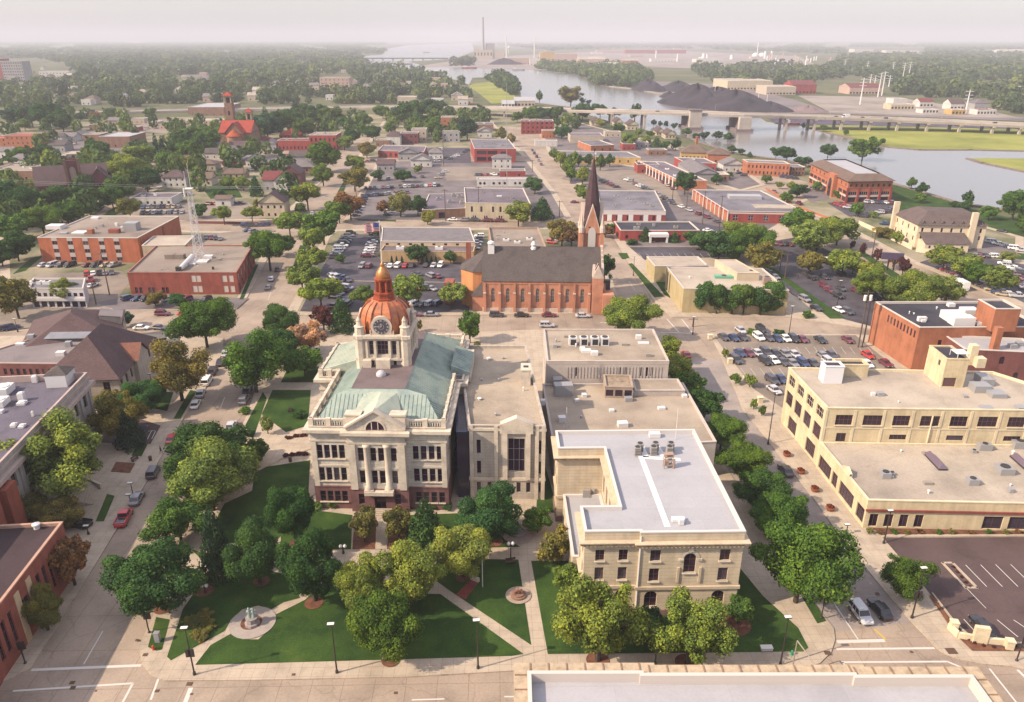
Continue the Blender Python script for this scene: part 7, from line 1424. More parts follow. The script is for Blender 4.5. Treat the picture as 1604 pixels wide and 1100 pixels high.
# small conifers in front of the long office, saplings and shrubs by the lots
for x in (614,621.5,630,662,669,676,683): tree(x,414,401,5,'cone','bl','in the row before the long office',False,'tiny')
for a in [(1152,602,585,18,'broad','md','at the tan car park edge'),(1174,607,586,20,'broad','lt','at the tan car park edge'),(1180,642,624,12,'broad','lt','at the tan car park edge'),(1193,652,634,12,'broad','md','at the tan car park edge'),(1136,562,545,12,'broad','yg','at the tan car park edge'),(1418,935,868,82,'loose','md','at the corner car park'),(1300,530,512,18,'broad','md','at the tan car park edge',True) ][:6]: tree(*a)
for k,(x,y) in enumerate([(1362,836),(1378,838),(1400,836),(1420,838),(1440,836),(1470,838),(1490,837),(1520,838),(1548,837),(1575,838),(1595,837)]): tree(x,y,y-8,12,'loose',['ol','br','md'][k % 3],'in the bed below the showroom',True)
for k,(x,y) in enumerate([(1506,1000),(1516,1004),(1526,1010),(1540,1014),(1556,1016),(1575,1016),(1590,1014)]): tree(x,y,y-5,6,'broad','mr','around the corner sign',True)
for k in range(5): tree(1493+6.5*k,890+8*k,886+8*k,6,'broad','mr','in the car park island',True)
for k,(x,y) in enumerate([(448,716),(458,714),(468,713),(478,713),(452,688),(464,685),(476,684)]): tree(x,y,y-5,12,'broad','mr','beside the courthouse side walk',True)
for k,(x,y) in enumerate([(300,978),(312,1000),(326,985),(318,968)]): tree(x,y,y-9,26,'loose','ol','in bed left of the statue',True)
for k,(x,y) in enumerate([(520,795),(640,795),(680,797),(700,798),(500,797),(830,812),(1180,525),(1220,526),(1265,498),(470,655),(384,648),(390,684)]): tree(x,y,y-11,20,'broad',['md','dk'][k % 2],'beside a building wall or walk',True)
DENS=[.13,.7,.45,.5,.25,.4]
TOWN=[[(0,178),(120,184),(330,200),(345,250),(250,270),(160,258),(0,262)],[(0,262),(160,258),(250,250),(330,268),(330,300),(200,305),(170,330),(110,372),(60,365),(20,420),(-40,440),(-40,300)],[(330,215),(345,190),(420,188),(600,186),(590,200),(540,215),(430,226),(410,270),(340,280)],[(590,186),(770,186),(770,205),(740,212),(690,226),(600,205)],[(850,188),(915,188),(915,205),(860,200)],[(400,270),(500,270),(480,330),(410,345)]]
def town_trees():
    g=np.random.default_rng(77);n=0;pts=[];cars_=[(o.location.x,o.location.y) for o,l,x,y in CAT_LIST if o.get('category') in ("car","pickup","truck")]
    def ins(x,y,pl):
        c=False;j=len(pl)-1
        for i in range(len(pl)):
            if (pl[i][1]>y)!=(pl[j][1]>y) and x<(pl[j][0]-pl[i][0])*(y-pl[i][1])/(pl[j][1]-pl[i][1])+pl[i][0]: c=not c
            j=i
        return c
    for pl,dn in zip(TOWN,DENS):
        w=[tuple(P(x,y).to_2d()) for x,y in pl];xs=[q[0] for q in w];ys=[q[1] for q in w];area=(max(xs)-min(xs))*(max(ys)-min(ys))
        for _ in range(int(area/130*dn)):
            x,y=g.uniform(min(xs),max(xs)),g.uniform(min(ys),max(ys));r=g.uniform(3.2,6.5)
            if not ins(x,y,w) or any((x-a)**2+(y-b)**2<(r*1.1)**2 for a,b,_ in pts) or any((x-a)**2+(y-b)**2<(r+2)**2 for a,b in TREE_SPOTS): continue
            bad=False
            for f in FOOT:
                cx_=sum(q.x for q in f)/len(f);cy_=sum(q.y for q in f)/len(f);rad=max((Vector((cx_,cy_))-q).length for q in f)
                if (x-cx_)**2+(y-cy_)**2<(rad+r)**2:
                    # keep clear of the walls, and of the ground just in front of them
                    for du,dv in ((0,0),(r,0),(-r,0),(0,r),(0,6),(r*.7,5),(-r*.7,5)):
                        if ins(x+du,y+dv,[(q.x,q.y) for q in f]): bad=True;break
                if bad: break
            if bad or -78-.0*y<x<-44-.012*(y-80): continue
            pts.append((x,y,r))
    print('town trees',len(pts));return pts
# woods too far to count: leaf clumps merged into single meshes
CLR=np.random.default_rng(8).uniform(0,6.28,8)
def clear(x,y): return math.sin(x*.031+CLR[0]+3*math.sin(y*.11+CLR[1]))*math.sin(y*.23+CLR[2]+2*math.sin(x*.021+CLR[3]))>.62
def woods(name,label,pxpoly,seed,y0,y1,dens=1.0,col=(.06,.10,.04),avoid=(),wsize=12.0,extra=None):
    g=np.random.default_rng(seed);poly=np.array(pxpoly,float)
    def inside(x,y,pl):
        c=False;n=len(pl);j=n-1
        for i in range(n):
            if (pl[i][1]>y)!=(pl[j][1]>y) and x<(pl[j][0]-pl[i][0])*(y-pl[i][1])/(pl[j][1]-pl[i][1])+pl[i][0]: c=not c
            j=i
        return c
    cen=[];ang=lambda y: TILT+math.atan((y-CY)/FPX)
    d0,d1=80/math.tan(ang(y1)),80/math.tan(max(.004,ang(y0)));d=d0
    while d<d1 and extra is None:
        ypx=CY+FPX*math.tan(math.atan(80/d)-TILT);W_=wsize*(1+max(0,d-900)/2600);step=W_*.75/dens;m_=d/FPX*1.02;x=poly[:,0].min()+g.uniform(0,step/m_)
        while x<poly[:,0].max():
            xx=x+g.normal()*step/m_*.3;yy=ypx+g.normal()*.25
            if inside(xx,yy,poly) and not clear(xx,yy) and not any(inside(xx,yy,a) for a in avoid):
                p=P(xx,yy);cen.append((p.x,p.y+g.normal()*6,W_*g.uniform(.7,1.35)))
            x+=step/m_
        d *= 1+.052/dens
    if extra is not None: cen=extra
    cen=np.array(cen)
    if extra is None:
        fc=np.array([(sum(q.x for q in f)/len(f),sum(q.y for q in f)/len(f)) for f in FOOT]);fc=fc[fc[:,1]>500]
        dx=np.abs(cen[:,None,0]-fc[None,:,0]);dy=fc[None,:,1]-cen[:,None,1];cen=cen[~((dx<13) & (dy>-14) & (dy<60+.02*fc[None,:,1])).any(axis=1)]
    n=len(cen);near=np.hypot(cen[:,0],cen[:,1])<1500;V,F,T=[],0,[]
    for sel,k,sz in ((near,110,.26),(~near,46,.36)):
        c=cen[sel];m_=len(c)
        if not m_: continue
        pr=[]
        for q in range(6):
            u=g.normal(size=(k,3));u /= np.linalg.norm(u,axis=1)[:,None];rad=1+.22*np.sin(3.1*u[:,:1]*2+q)*np.sin(2.7*u[:,1:2]*2+2*q);p=u*rad*g.uniform(.82,1.05,(k,1));nn=u+g.normal(size=u.shape)*.4;nn /= np.linalg.norm(nn,axis=1)[:,None];a=np.cross(nn,g.normal(size=nn.shape));a /= np.linalg.norm(a,axis=1)[:,None];b=np.cross(nn,a);s=sz*g.uniform(.7,1.3,(k,1));pr.append(np.stack([p-a*s,p-b*s*.8,p+a*s,p+b*s*.9],axis=1))
        pr=np.array(pr);idx=g.integers(0,6,m_);v=pr[idx].copy();hw=c[:,2]/2;hz=5.0*g.uniform(.8,1.5,m_)*np.clip(c[:,2]/12,1,1.5);v[...,0] *= hw[:,None,None];v[...,1] *= hw[:,None,None];v[...,2]=v[...,2]*hz[:,None,None]+hz[:,None,None]*1.02;v[...,0]+=c[:,0][:,None,None];v[...,1]+=c[:,1][:,None,None];V.append(v.reshape(-1,3));T.append(np.clip(.42+g.normal(size=(m_,1))*.30+g.normal(size=(m_,k))*.16,0,1).ravel())
    v=np.concatenate(V);t=np.concatenate(T);nf=len(v)//4;me=bpy.data.meshes.new(name);me.vertices.add(len(v));me.vertices.foreach_set('co',v.ravel().astype(np.float32));me.loops.add(4*nf);me.loops.foreach_set('vertex_index',np.arange(4*nf,dtype=np.int32));me.polygons.add(nf);me.polygons.foreach_set('loop_start',np.arange(0,4*nf,4,dtype=np.int32));at=me.attributes.new('lv','FLOAT','FACE');at.data.foreach_set('value',t.astype(np.float32));me.materials.append(FOL);me.update(calc_edges=True)
    o=bpy.data.objects.new(name,me);COL.objects.link(o);o.color=(*col,1);o['kind']='stuff';o['label']=label;return o
av=[[(-20,92),(62,92),(110,106),(112,124),(60,132),(-20,135)],[(280,118),(332,118),(332,134),(280,134)],[(498,118),(552,118),(552,146),(498,146)],[(618,150),(656,150),(656,165),(618,165)],[(670,153),(698,153),(698,165),(670,165)],[(725,128),(800,125),(815,166),(740,166)],[(735,150),(690,120),(700,118),(765,165),(745,168)],[(283,164),(356,164),(356,200),(283,200)]]
woods('wooded_suburb','hazy green woods of the left suburb reaching the horizon',[(-260,180),(-260,62),(300,62),(600,64),(610,74),(600,84),(556,88),(575,98),(610,105),(655,112),(700,120),(738,132),(760,160),(640,163),(300,165),(120,170),(0,174),(-260,178)],21,63.5,178,1.0,(.082,.118,.052),av)
woods('far_woods','hazy blue green woods along the right horizon',[(640,63),(1900,63),(1900,100),(1620,88),(1330,86),(1120,78),(1000,75),(860,80),(760,68)],22,63.5,88,.9,(.074,.108,.058),[[(1325,74),(1450,74),(1450,87),(1325,87)]])
woods('river_woods','dense trees on the far river bank left of coal yard',[(912,120),(930,134),(965,137),(1000,140),(1020,126),(1000,108),(960,104),(930,106),(845,99),(840,108)],23,98,140,1.3,(.098,.14,.058))
woods('east_woods','broad hazy woods beyond the rail yard on the right',[(1075,108),(1120,132),(1200,140),(1300,130),(1330,118),(1390,128),(1400,152),(1530,176),(1604,182),(1900,200),(1900,80),(1620,88),(1450,86),(1330,86),(1290,104),(1200,106)],24,86,184,1.0,(.082,.118,.054),[[(1525,127),(1700,130),(1700,142),(1525,138)],[(1395,150),(1560,158),(1560,184),(1395,174)],[(1325,74),(1450,74),(1450,87),(1325,87)]])
woods('meadow_woods','clump of trees on the river side of the point meadow',[(760,126),(775,118),(800,128),(815,148),(806,152),(790,142)],25,116,152,1.5,(.062,.104,.04))
woods('quay_woods','low trees near the power station quay',[(700,97),(742,94),(742,104),(690,104)],26,93,105,1.2,(.05,.07,.04));
TT=[(x,y,r*2) for x,y,r in town_trees()]
woods('yard_trees','leafy yard and street trees filling gaps between the town houses',[(0,0),(1,0),(1,1)],31,100,200,col=(.082,.126,.04),extra=TT)
# ---------------------------------------------------------------- cars
PAINT=plain('car_paint',(.5,.5,.5),.35,.0,.5,objcol=True,coat=.6);CGL=plain('car_glass',(.03,.028,.035),.08,0,.6);TYRE=plain('tyre',(.02,.02,.02),.9);RIM=plain('rim',(.45,.45,.46),.35,.8);HEAD=plain('headlight',(.75,.75,.72),.2);TAIL=plain('taillight',(.35,.02,.02),.3)
def car_parts(kind):
    """meshes of one vehicle, nose towards +Y, wheels on z=0"""
    L,Wd,H,hood={'sedan': (4.7,1.8,1.45,.92),'suv': (4.7,1.88,1.75,1.05),'pickup': (5.5,1.95,1.8,1.08),'van': (5.0,1.95,1.85,1.1),'truck': (7.2,2.3,3.1,1.3)}[kind]
    y0,y1=-L/2,L/2;low=.32;w=Wd/2
    cab={'sedan': (-1.75,-1.15,.35,1.05),'suv': (-2.25,-2.0,.55,1.15),'pickup': (-.55,-.4,.9,1.5),'van': (-2.4,-2.2,1.1,1.95),'truck': (1.5,1.55,2.6,3.1)}[kind]
    b=MB()
    def loft(secs,mi=0):
        # secs: (y, half width, z0, z1)
        ring=[[(-a*.92,y,z0),(-a,y,z0+.18),(-a,y,z1-.14),(-a*.90,y,z1),(a*.90,y,z1),(a,y,z1-.14),(a,y,z0+.18),(a*.92,y,z0)] for y,a,z0,z1 in secs]
        for r0,r1 in zip(ring[:-1],ring[1:]):
            for k in range(8): b.poly([r0[k],r1[k],r1[(k+1) % 8],r0[(k+1) % 8]],mi)
        b.poly(ring[0],mi);b.poly(ring[-1][::-1],mi)
    loft([(y0,w*.86,low+.12,hood-.18),(y0+.12,w*.96,low,hood-.06),(y0+.6,w,low,hood),(0,w,low-.05,hood),(y1-.9,w,low,hood-.04),(y1-.2,w*.94,low,hood-.16),(y1,w*.80,low+.14,hood-.30)])
    ya,yb,yc,yd=cab;wt=w*.80
    rf=[(-wt,yb,H),(wt,yb,H),(wt,yc,H),(-wt,yc,H)];bs=[(-w*.95,ya,hood-.03),(w*.95,ya,hood-.03),(w*.95,yd,hood-.03),(-w*.95,yd,hood-.03)]
    b.poly([(x,y,z+.03) for x,y,z in rf]);b.poly([rf[0],rf[1],(rf[1][0],rf[1][1],H+.03),(rf[0][0],rf[0][1],H+.03)])
    for k in range(4):
        k2=(k+1) % 4;A,B,C,D=[Vector(p) for p in (bs[k],bs[k2],rf[k2],rf[k])];p_=.035
        b.poly([A,A.lerp(B,p_),D.lerp(C,p_),D]);b.poly([A.lerp(B,1-p_),B,C,D.lerp(C,1-p_)])
        b.poly([A.lerp(D,.86),B.lerp(C,.86),C,D])
        if k in (1,3):
            for f in (.38,.64) if kind!='pickup' else (.5,): b.poly([A.lerp(B,f),A.lerp(B,f+.045),D.lerp(C,f+.045),D.lerp(C,f)])
    if kind=='pickup':
        for sx in (-1,1): b.box((sx*(w-.07),-1.7,hood-.02),(.12,2.1,.22))
        b.box((0,y0+.1,hood-.02),(Wd-.1,.12,.2))
    if kind=='truck': b.box((0,-1.1,.8),(2.35,5.0,2.5))
    body=b;g=MB()
    for k in range(4):
        k2=(k+1) % 4;A,B,C,D=[Vector(p) for p in (bs[k],bs[k2],rf[k2],rf[k])];n=(B-A).cross(D-A).normalized()*-.012
        g.poly([A.lerp(B,.03)+n,A.lerp(B,.97)+n,D.lerp(C,.97)+n,D.lerp(C,.03)+n])
    if kind=='pickup': g.box((0,-1.7,hood-.005),(Wd-.35,1.95,.02))
    wl=[]
    for sx in (-1,1):
        for yy in (y1-.95,y0+.95):
            t=MB();r_=.34 if kind!='truck' else .45;t.cyl((sx*(w-.2),yy,r_),(sx*(w+.01),yy,r_),r_,n=12);q=MB();q.cyl((sx*(w+.005),yy,r_),(sx*(w+.025),yy,r_),r_*.6,n=10);wl.append((t,q))
    hl=[MB().box((sx*w*.62,y1-.06,hood-.46),(.36,.14,.16)) for sx in (-1,1)];tl=[MB().box((sx*w*.72,y0+.06,hood-.40),(.26,.14,.2)) for sx in (-1,1)]
    return body,g,wl,hl,tl
def raw(b,name,mats):
    me=bpy.data.meshes.new(name);me.from_pydata(b.v,[],b.f)
    for m in mats: me.materials.append(m)
    if any(b.m): me.polygons.foreach_set('material_index',b.m)
    me.update();return me
CARS={}
for kd in ('sedan','suv','pickup','van','truck'):
    bo,g,wl,hl,tl=car_parts(kd);parts=[('body',raw(bo,'body',[PAINT])),('windows',raw(g,'windows',[CGL]))]+[('headlight',raw(h,'headlight',[HEAD])) for h in hl]+[('taillight',raw(h,'taillight',[TAIL])) for h in tl]
    wp=[(raw(t,'wheel',[TYRE]),raw(q,'rim',[RIM])) for t,q in wl];one=MB()
    for src,mi in [(bo,0),(g,1)]+[(t,2) for t,_ in wl]+[(q,3) for _,q in wl]+[(h,4) for h in hl]+[(h,5) for h in tl]:
        i=len(one.v);one.v+=src.v;one.f+=[tuple(i+k for k in f) for f in src.f];one.m+=[mi]*len(src.f)
    CARS[kd]=(parts,wp,raw(one,'car',[PAINT,CGL,TYRE,RIM,HEAD,TAIL]))
PAL={'black': (.012,.011,.014),'charcoal': (.05,.045,.055),'dark blue': (.02,.035,.10),'silver': (.42,.41,.43),'white': (.72,.70,.68),'red': (.42,.022,.025),'maroon': (.13,.015,.03),'tan': (.38,.30,.21),'grey': (.20,.19,.205),'yellow': (.65,.36,.03)}
KN={'sedan': 'sedan','suv': 'SUV','pickup': 'pickup','van': 'van','truck': 'box truck'}
rcx=random.Random(9);NCAR=0
def car_at(p,rz,kind,col,where,parts=False,x=None,z=.0,label=None):
    global NCAR;NCAR+=1
    ps,wp,one=CARS[kind];c=PAL[col];nm={'truck': 'box_truck','pickup': 'pickup_truck','van': 'parked_van'}.get(kind,'parked_car');px=proj((p.x,p.y,0));lab=label or f'{col} {KN[kind]} {where}'
    if parts:
        t=top(nm,'',{'truck': 'truck','pickup': 'pickup'}.get(kind,'car'),(p.x,p.y,z));t.rotation_euler=(0,0,rz)
        for n_,me in ps: o=bpy.data.objects.new(n_,me);COL.objects.link(o);o.parent=t;o.color=(*c,1)
        for w_,r_ in wp: o=bpy.data.objects.new('wheel',w_);COL.objects.link(o);o.parent=t;q=bpy.data.objects.new('rim',r_);COL.objects.link(q);q.parent=o
    else:
        t=bpy.data.objects.new(nm,one);COL.objects.link(t);t.location=(p.x,p.y,z);t.rotation_euler=(0,0,rz);t.color=(*c,1);t['category']={'truck': 'truck','pickup': 'pickup'}.get(kind,'car')
    CAT_LIST.append((t,lab,px[0],px[1]));return t
def car(px,toward,kind,col,where,parts=True,z=-.045): a=P(*px);b_=P(*toward);d=(b_-a);return car_at(a,math.atan2(-d.x,d.y),kind,col,where,parts,z=z)
def row(p0,p1,n,where,perp=True,gaps=(),cols=None,jit=.25,z=.18,heading=None,parts=False,kinds=None):
    a,c=P(*p0).to_2d(),P(*p1).to_2d();d=c-a;base=math.atan2(-d.x,d.y)+(R(90) if perp else 0)
    if heading is not None: base=heading
    for k in range(n):
        if k in gaps: continue
        q=a+d*((k+.5)/n);cl=cols[k % len(cols)] if cols else rcx.choice(['black','charcoal','silver','grey','white','dark blue','maroon','black','grey','black','tan','charcoal','dark blue','charcoal','red','grey']);kd=(kinds[k % len(kinds)] if kinds else rcx.choice(['sedan','sedan','sedan','suv','suv','van','pickup']));
        car_at(Vector((q.x+rcx.uniform(-jit,jit)*.4,q.y+rcx.uniform(-jit,jit),0)),base+rcx.uniform(-.03,.03)+(math.pi if rcx.random()<.4 else 0),kd,cl,where,parts,z=z)
# street, near
for a in [((1347,965),(1362,985),'suv','silver','waiting at the corner beside black sedan'),((1377,958),(1362,940),'sedan','black','beside silver SUV at the corner'),((1230,740),(1218,725),'sedan','charcoal','driving past the showroom'),((1536,988),(1524,972),'sedan','black','parked behind the corner sign',.2),((1074,558),(1066,548),'sedan','red','on street beside the tan car park'),((986,476),(984,470),'suv','silver','driving beside the church'),
  ((195,815),(205,796),'pickup','red','driving up the left street'),((215,784),(224,768),'sedan','grey','parked at the left kerb'),((241,743),(250,726),'suv','charcoal','parked at the left kerb by lawn'),((121,824),(108,822),'pickup','black','parked beside the corner shop'),((270,690),(275,680),'sedan','red','parked under trees at left kerb'),((307,636),(312,626),'sedan','white','parked at the library kerb'),((315,619),(320,608),'sedan','silver','parked at the library kerb'),((325,600),(330,592),'van','white','parked at the library kerb'),((334,584),(339,576),'suv','charcoal','parked at the library kerb'),((346,570),(351,561),'sedan','charcoal','parked at the library kerb'),((354,556),(358,548),'sedan','silver','parked at the library kerb'),((383,629),(388,620),'suv','grey','parked at the courthouse kerb'),((388,614),(393,605),'sedan','black','parked at the courthouse kerb'),((363,670),(369,660),'sedan','silver','parked at the courthouse kerb near a hedge'),((165,650),(172,642),'sedan','black','parked between the library and the civic hall'),((222,678),(228,668),'sedan','dark blue','parked in the marked bay by trees')]: car(*a[:5],True,*a[5:])
for a in [((1503,452),(1490,445),'truck','white','driving along the hotel street')]: car(*a[:5],True,*a[5:])
for a in [((255,494),(266,494),'suv','maroon','on the cross street before mast building'),((290,494),(300,494),'sedan','red','on the cross street before mast building'),((222,516),(232,516),'sedan','white','parked on the cross street beside the library'),((250,516),(260,517),'sedan','charcoal','parked on the cross street beside the library'),((778,496),(790,496),'suv','charcoal','parked at the church kerb'),((817,496),(829,496),'sedan','black','parked at the church kerb'),((860,496),(872,496),'sedan','maroon','parked at the church kerb'),((913,497),(925,497),'sedan','silver','parked at the church kerb'),((676,495),(686,495),'sedan','grey','parked on the street behind courthouse'),((650,495),(658,495),'sedan','maroon','parked on the street behind courthouse'),((857,512),(869,512),'suv','silver','parked behind county offices'),((420,452),(423,445),'sedan','grey','parked on the avenue by mast building'),((425,439),(428,432),'sedan','silver','parked on the avenue by mast building'),((435,424),(438,416),'sedan','charcoal','parked on the avenue by mast building'),((489,336),(491,328),'sedan','silver','driving on the avenue'),((19,516),(30,514),'suv','dark blue','parked left of the library'),((3,517),(12,515),'sedan','charcoal','parked left of the library'),((900,318),(906,318),'sedan','maroon','crossing the right hand street')]: car(*a[:5],True,*a[5:])
# parking lots
TL='in the tan car park, '
for k,(x,y,cl) in enumerate([(1160,521,'silver'),(1192,520,'black'),(1133,532,'charcoal'),(1149,533,'dark blue'),(1163,532,'charcoal'),(1188,532,'white'),(1203,533,'charcoal'),(1217,534,'dark blue'),(1230,534,'white'),(1243,535,'black'),(1256,535,'maroon'),(1284,536,'black'),(1327,536,'maroon'),(1152,568,'charcoal'),(1159,557,'dark blue'),(1172,557,'maroon'),(1186,557,'silver'),(1199,556,'charcoal'),(1214,558,'black'),(1229,558,'grey'),(1244,559,'silver'),(1198,570,'black'),(1211,568,'white'),(1226,571,'charcoal'),(1241,573,'grey'),(1257,573,'dark blue'),(1273,573,'charcoal'),(1288,561,'grey'),(1302,560,'charcoal'),(1297,571,'silver'),(1358,560,'red'),(1357,574,'white'),(1386,573,'maroon'),(1209,600,'charcoal'),(1223,598,'dark blue'),(1212,615,'silver')]): car((x,y),(x+10,y+7),'suv' if k % 4==1 else 'pickup' if k==1 else 'sedan',cl,'in the tan car park, '+('back row' if y<545 else 'middle rows' if y<580 else 'lowest group'),False,.2)
CL='in the church car park, '
row((520,408),(551,366),10,CL+'left row',cols=['charcoal','silver','white','silver','white','black','dark blue','charcoal','grey','black']);row((575,406),(588,368),9,CL+'middle row',cols=['maroon','silver','white','silver','grey','silver','black','charcoal','charcoal'])
row((562,420),(696,418),12,CL+'row below the conifers',heading=R(-15),gaps=(2,8),cols=['grey','maroon','red','white','white','white','red','charcoal','silver','charcoal','silver','white'])
row((516,434),(548,442),5,CL+'aisle group',heading=R(30),cols=['white','silver','dark blue','dark blue','charcoal']);row((520,470),(545,452),4,CL+'left bottom group',heading=R(70));row((518,483),(552,478),3,CL+'bottom row',heading=R(-20),cols=['maroon','black','charcoal']);row((648,432),(690,436),4,CL+'right group',heading=R(35),cols=['charcoal','maroon','grey','maroon'],gaps=(1,));row((640,452),(682,456),4,CL+'under tree group',heading=R(40));row((644,480),(692,478),4,CL+'kerb row',heading=R(-35),cols=['silver','charcoal','silver','dark blue'])
row((742,394),(752,370),5,'beside the long office',cols=['silver','white','silver','grey','white']);row((862,384),(885,362),6,'in the small lot behind the church',heading=R(60))
ML='in the middle car park, '
row((566,309),(640,303),13,ML+'first row',gaps=(8,));row((570,297),(690,292),18,ML+'second row',gaps=(7,),cols=['black','maroon','charcoal','white','red','silver','black','grey','charcoal','white','silver']);row((606,340),(622,308),9,ML+'middle column',cols=['dark blue','silver','white','charcoal','silver','white','grey']);row((556,342),(570,312),7,ML+'left column',cols=['charcoal','black','dark blue','silver']);car((634,304),(642,304),'sedan','yellow','in the middle car park',False,.18);row((560,285),(668,278),8,ML+'top row',gaps=(1,5))
row((683,283),(700,268),3,'on the lane beside beige office',heading=R(80));row((684,256),(690,234),6,'in the lot left of red office',cols=['silver','white','silver','grey','dark blue','white']);row((702,252),(734,236),6,'in the lot beside the red office',heading=R(80),cols=['charcoal','silver','white','grey','dark blue']);row((745,276),(785,275),5,'on the lane before the porthole hall',heading=R(70));row((700,346),(790,348),5,'parked before the beige office',perp=False,cols=['white','grey','charcoal','maroon','maroon'])
row((832,234),(850,262),5,'parked on the right hand street',perp=False,cols=['maroon','charcoal','maroon','grey']);row((888,280),(925,268),4,'in the lot before yellow shop row',heading=R(75));row((940,284),(968,296),5,'behind the red and white store',heading=R(75),cols=['black','charcoal','maroon','maroon']);row((980,282),(1052,318),14,'in the lot right of red and white store',heading=R(55),gaps=(2,));row((1000,268),(1015,272),2,'beside the red canopy shop',heading=R(80));row((1035,285),(1056,300),3,'beside the arcade building',perp=False);row((1048,318),(1130,352),6,'along the arcade street',perp=False,cols=['charcoal','white','silver','maroon','maroon']);row((1106,362),(1124,372),3,'beside the low clinic',heading=R(60),cols=['white','charcoal','white'])
DKL='in the dark car park, '
row((1188,382),(1240,386),6,DKL+'top group',heading=R(20),cols=['maroon','maroon','tan','maroon','charcoal'])
for k,(x,y,cl) in enumerate([(1205,432,'charcoal'),(1214,437,'grey'),(1263,432,'charcoal'),(1271,438,'black'),(1291,437,'charcoal'),(1318,431,'black'),(1290,451,'maroon'),(1299,458,'maroon'),(1317,455,'charcoal'),(1312,467,'black'),(1340,458,'maroon'),(1350,463,'charcoal'),(1362,470,'dark blue'),(1376,466,'black'),(1384,474,'charcoal'),(1260,472,'grey'),(1278,486,'black'),(1314,489,'white'),(1327,492,'charcoal')]): car((x,y),(x+10,y+5),'suv' if k % 3==0 else 'sedan',cl,'in the dark car park right',False,.2)
car((1386,440),(1398,446),'suv','grey','leaving the dark car park',False,.18);car((1296,410),(1304,412),'sedan','white','between trees in the dark car park',False,.18)
HL='in the inn car park, '
row((1548,380),(1604,396),6,HL+'back row',heading=R(60),cols=['silver','white','grey','dark blue','white']);row((1512,402),(1545,404),4,HL+'by the inn wall',heading=R(30),cols=['charcoal','grey','maroon','black']);row((1546,404),(1572,405),3,HL+'white group',heading=R(70),cols=['white','white','silver']);row((1570,414),(1604,432),5,HL+'upper right row',heading=R(55),cols=['white','silver','white','grey','charcoal']);row((1586,436),(1612,456),5,HL+'maroon row',heading=R(70),cols=['maroon','red','maroon','maroon','silver']);row((1480,424),(1575,466),12,HL+'hedge row',heading=R(60));car((1570,364),(1580,366),'sedan','black','by the river path behind the inn',False);row((1570,462),(1600,468),2,HL+'lower pair',heading=R(70),cols=['white','silver'])
RO='below the riverside office, '
row((1305,320),(1330,328),5,RO+'left row',heading=R(60),cols=['maroon','red','maroon','red','silver']);row((1352,318),(1398,320),6,RO+'wall row',heading=R(10),cols=['silver','white','charcoal','dark blue','white','maroon']);row((1345,342),(1400,330),6,RO+'middle row',heading=R(60),cols=['charcoal','grey','dark blue','silver','charcoal']);row((1382,352),(1392,354),1,RO+'last',heading=R(60),cols=['dark blue']);row((1250,304),(1275,296),3,RO+'upper group',heading=R(70),cols=['maroon','maroon','grey']);row((1204,298),(1262,326),3,'driving on the river street',perp=False,cols=['maroon','charcoal','maroon']);row((1148,268),(1168,278),3,'near the depot',heading=R(80));row((1138,252),(1158,258),4,'beside the depot',heading=R(80));row((1222,278),(1250,282),3,'behind the orange mill',heading=R(75))
BO='below the brick office, '
row((62,418),(200,418),10,BO+'wall row',gaps=(4,9),heading=R(-25),cols=['silver','silver','charcoal','black','tan','maroon','black','tan','grey','black']);row((132,432),(180,430),5,BO+'middle group',heading=R(20),cols=['red','white','charcoal','grey','charcoal']);row((124,444),(150,440),2,BO+'lower group',heading=R(25),cols=['charcoal','red']);car((146,450),(156,446),'sedan','silver','in the lot beside the small white office',False,.18);row((194,470),(330,474),9,'before the mast building',heading=R(-35),gaps=(5,7),cols=['dark blue','dark blue','black','charcoal','silver','white','maroon','charcoal','black'])
FCL='in the flat clinic car park, '
row((222,327),(285,326),8,FCL+'first row',heading=R(0));row((220,336),(290,335),8,FCL+'second row',heading=R(0));row((280,308),(300,306),3,FCL+'top group',heading=R(80));row((322,322),(382,320),7,'in the lot beside the house trees',heading=R(70),cols=['maroon','red','black','white','silver','charcoal']);row((380,356),(422,354),4,'parked on the cross street near houses',perp=False,cols=['dark blue','charcoal','dark blue','dark blue']);row((320,374),(348,377),4,'behind the mast building',heading=R(15),cols=['charcoal','maroon','charcoal','grey']);row((383,362),(402,366),2,'on the small lot behind mast building',perp=True,cols=['dark blue','grey']);row((440,246),(476,244),4,'in the lot below the red school',heading=R(75),cols=['silver','red','red','white']);row((492,284),(505,282),3,'beside the avenue houses',heading=R(60));row((388,268),(418,266),3,'near the tan bungalow',heading=R(80),cols=['white','silver','charcoal']);row((560,255),(600,254),4,'before the dark red shops',heading=R(80),cols=['silver','maroon','charcoal'])
row((160,205),(250,202),7,'in the far left car parks',heading=R(75));row((76,214),(120,228),6,'among the far left houses',heading=R(75));row((280,196),(340,198),4,'by the low tan shops',heading=R(75))
for x,col,kd in ((138,'charcoal','truck'),(195,'maroon','sedan'),(1033,'black','sedan'),(1316,'maroon','sedan'),(1358,'maroon','sedan'),(1332,'white','truck'),(1395,'black','suv'),(1568,'black','suv'),(858,'silver','sedan')):
    y,z=zdeck(x);p=P(x,y,z);q=p.to_2d()+Vector((0,9));car_at(Vector((q.x,q.y,0)),R(95),kd,col,'on the highway bridge deck',False,z=z+.02)
print('cars',NCAR)
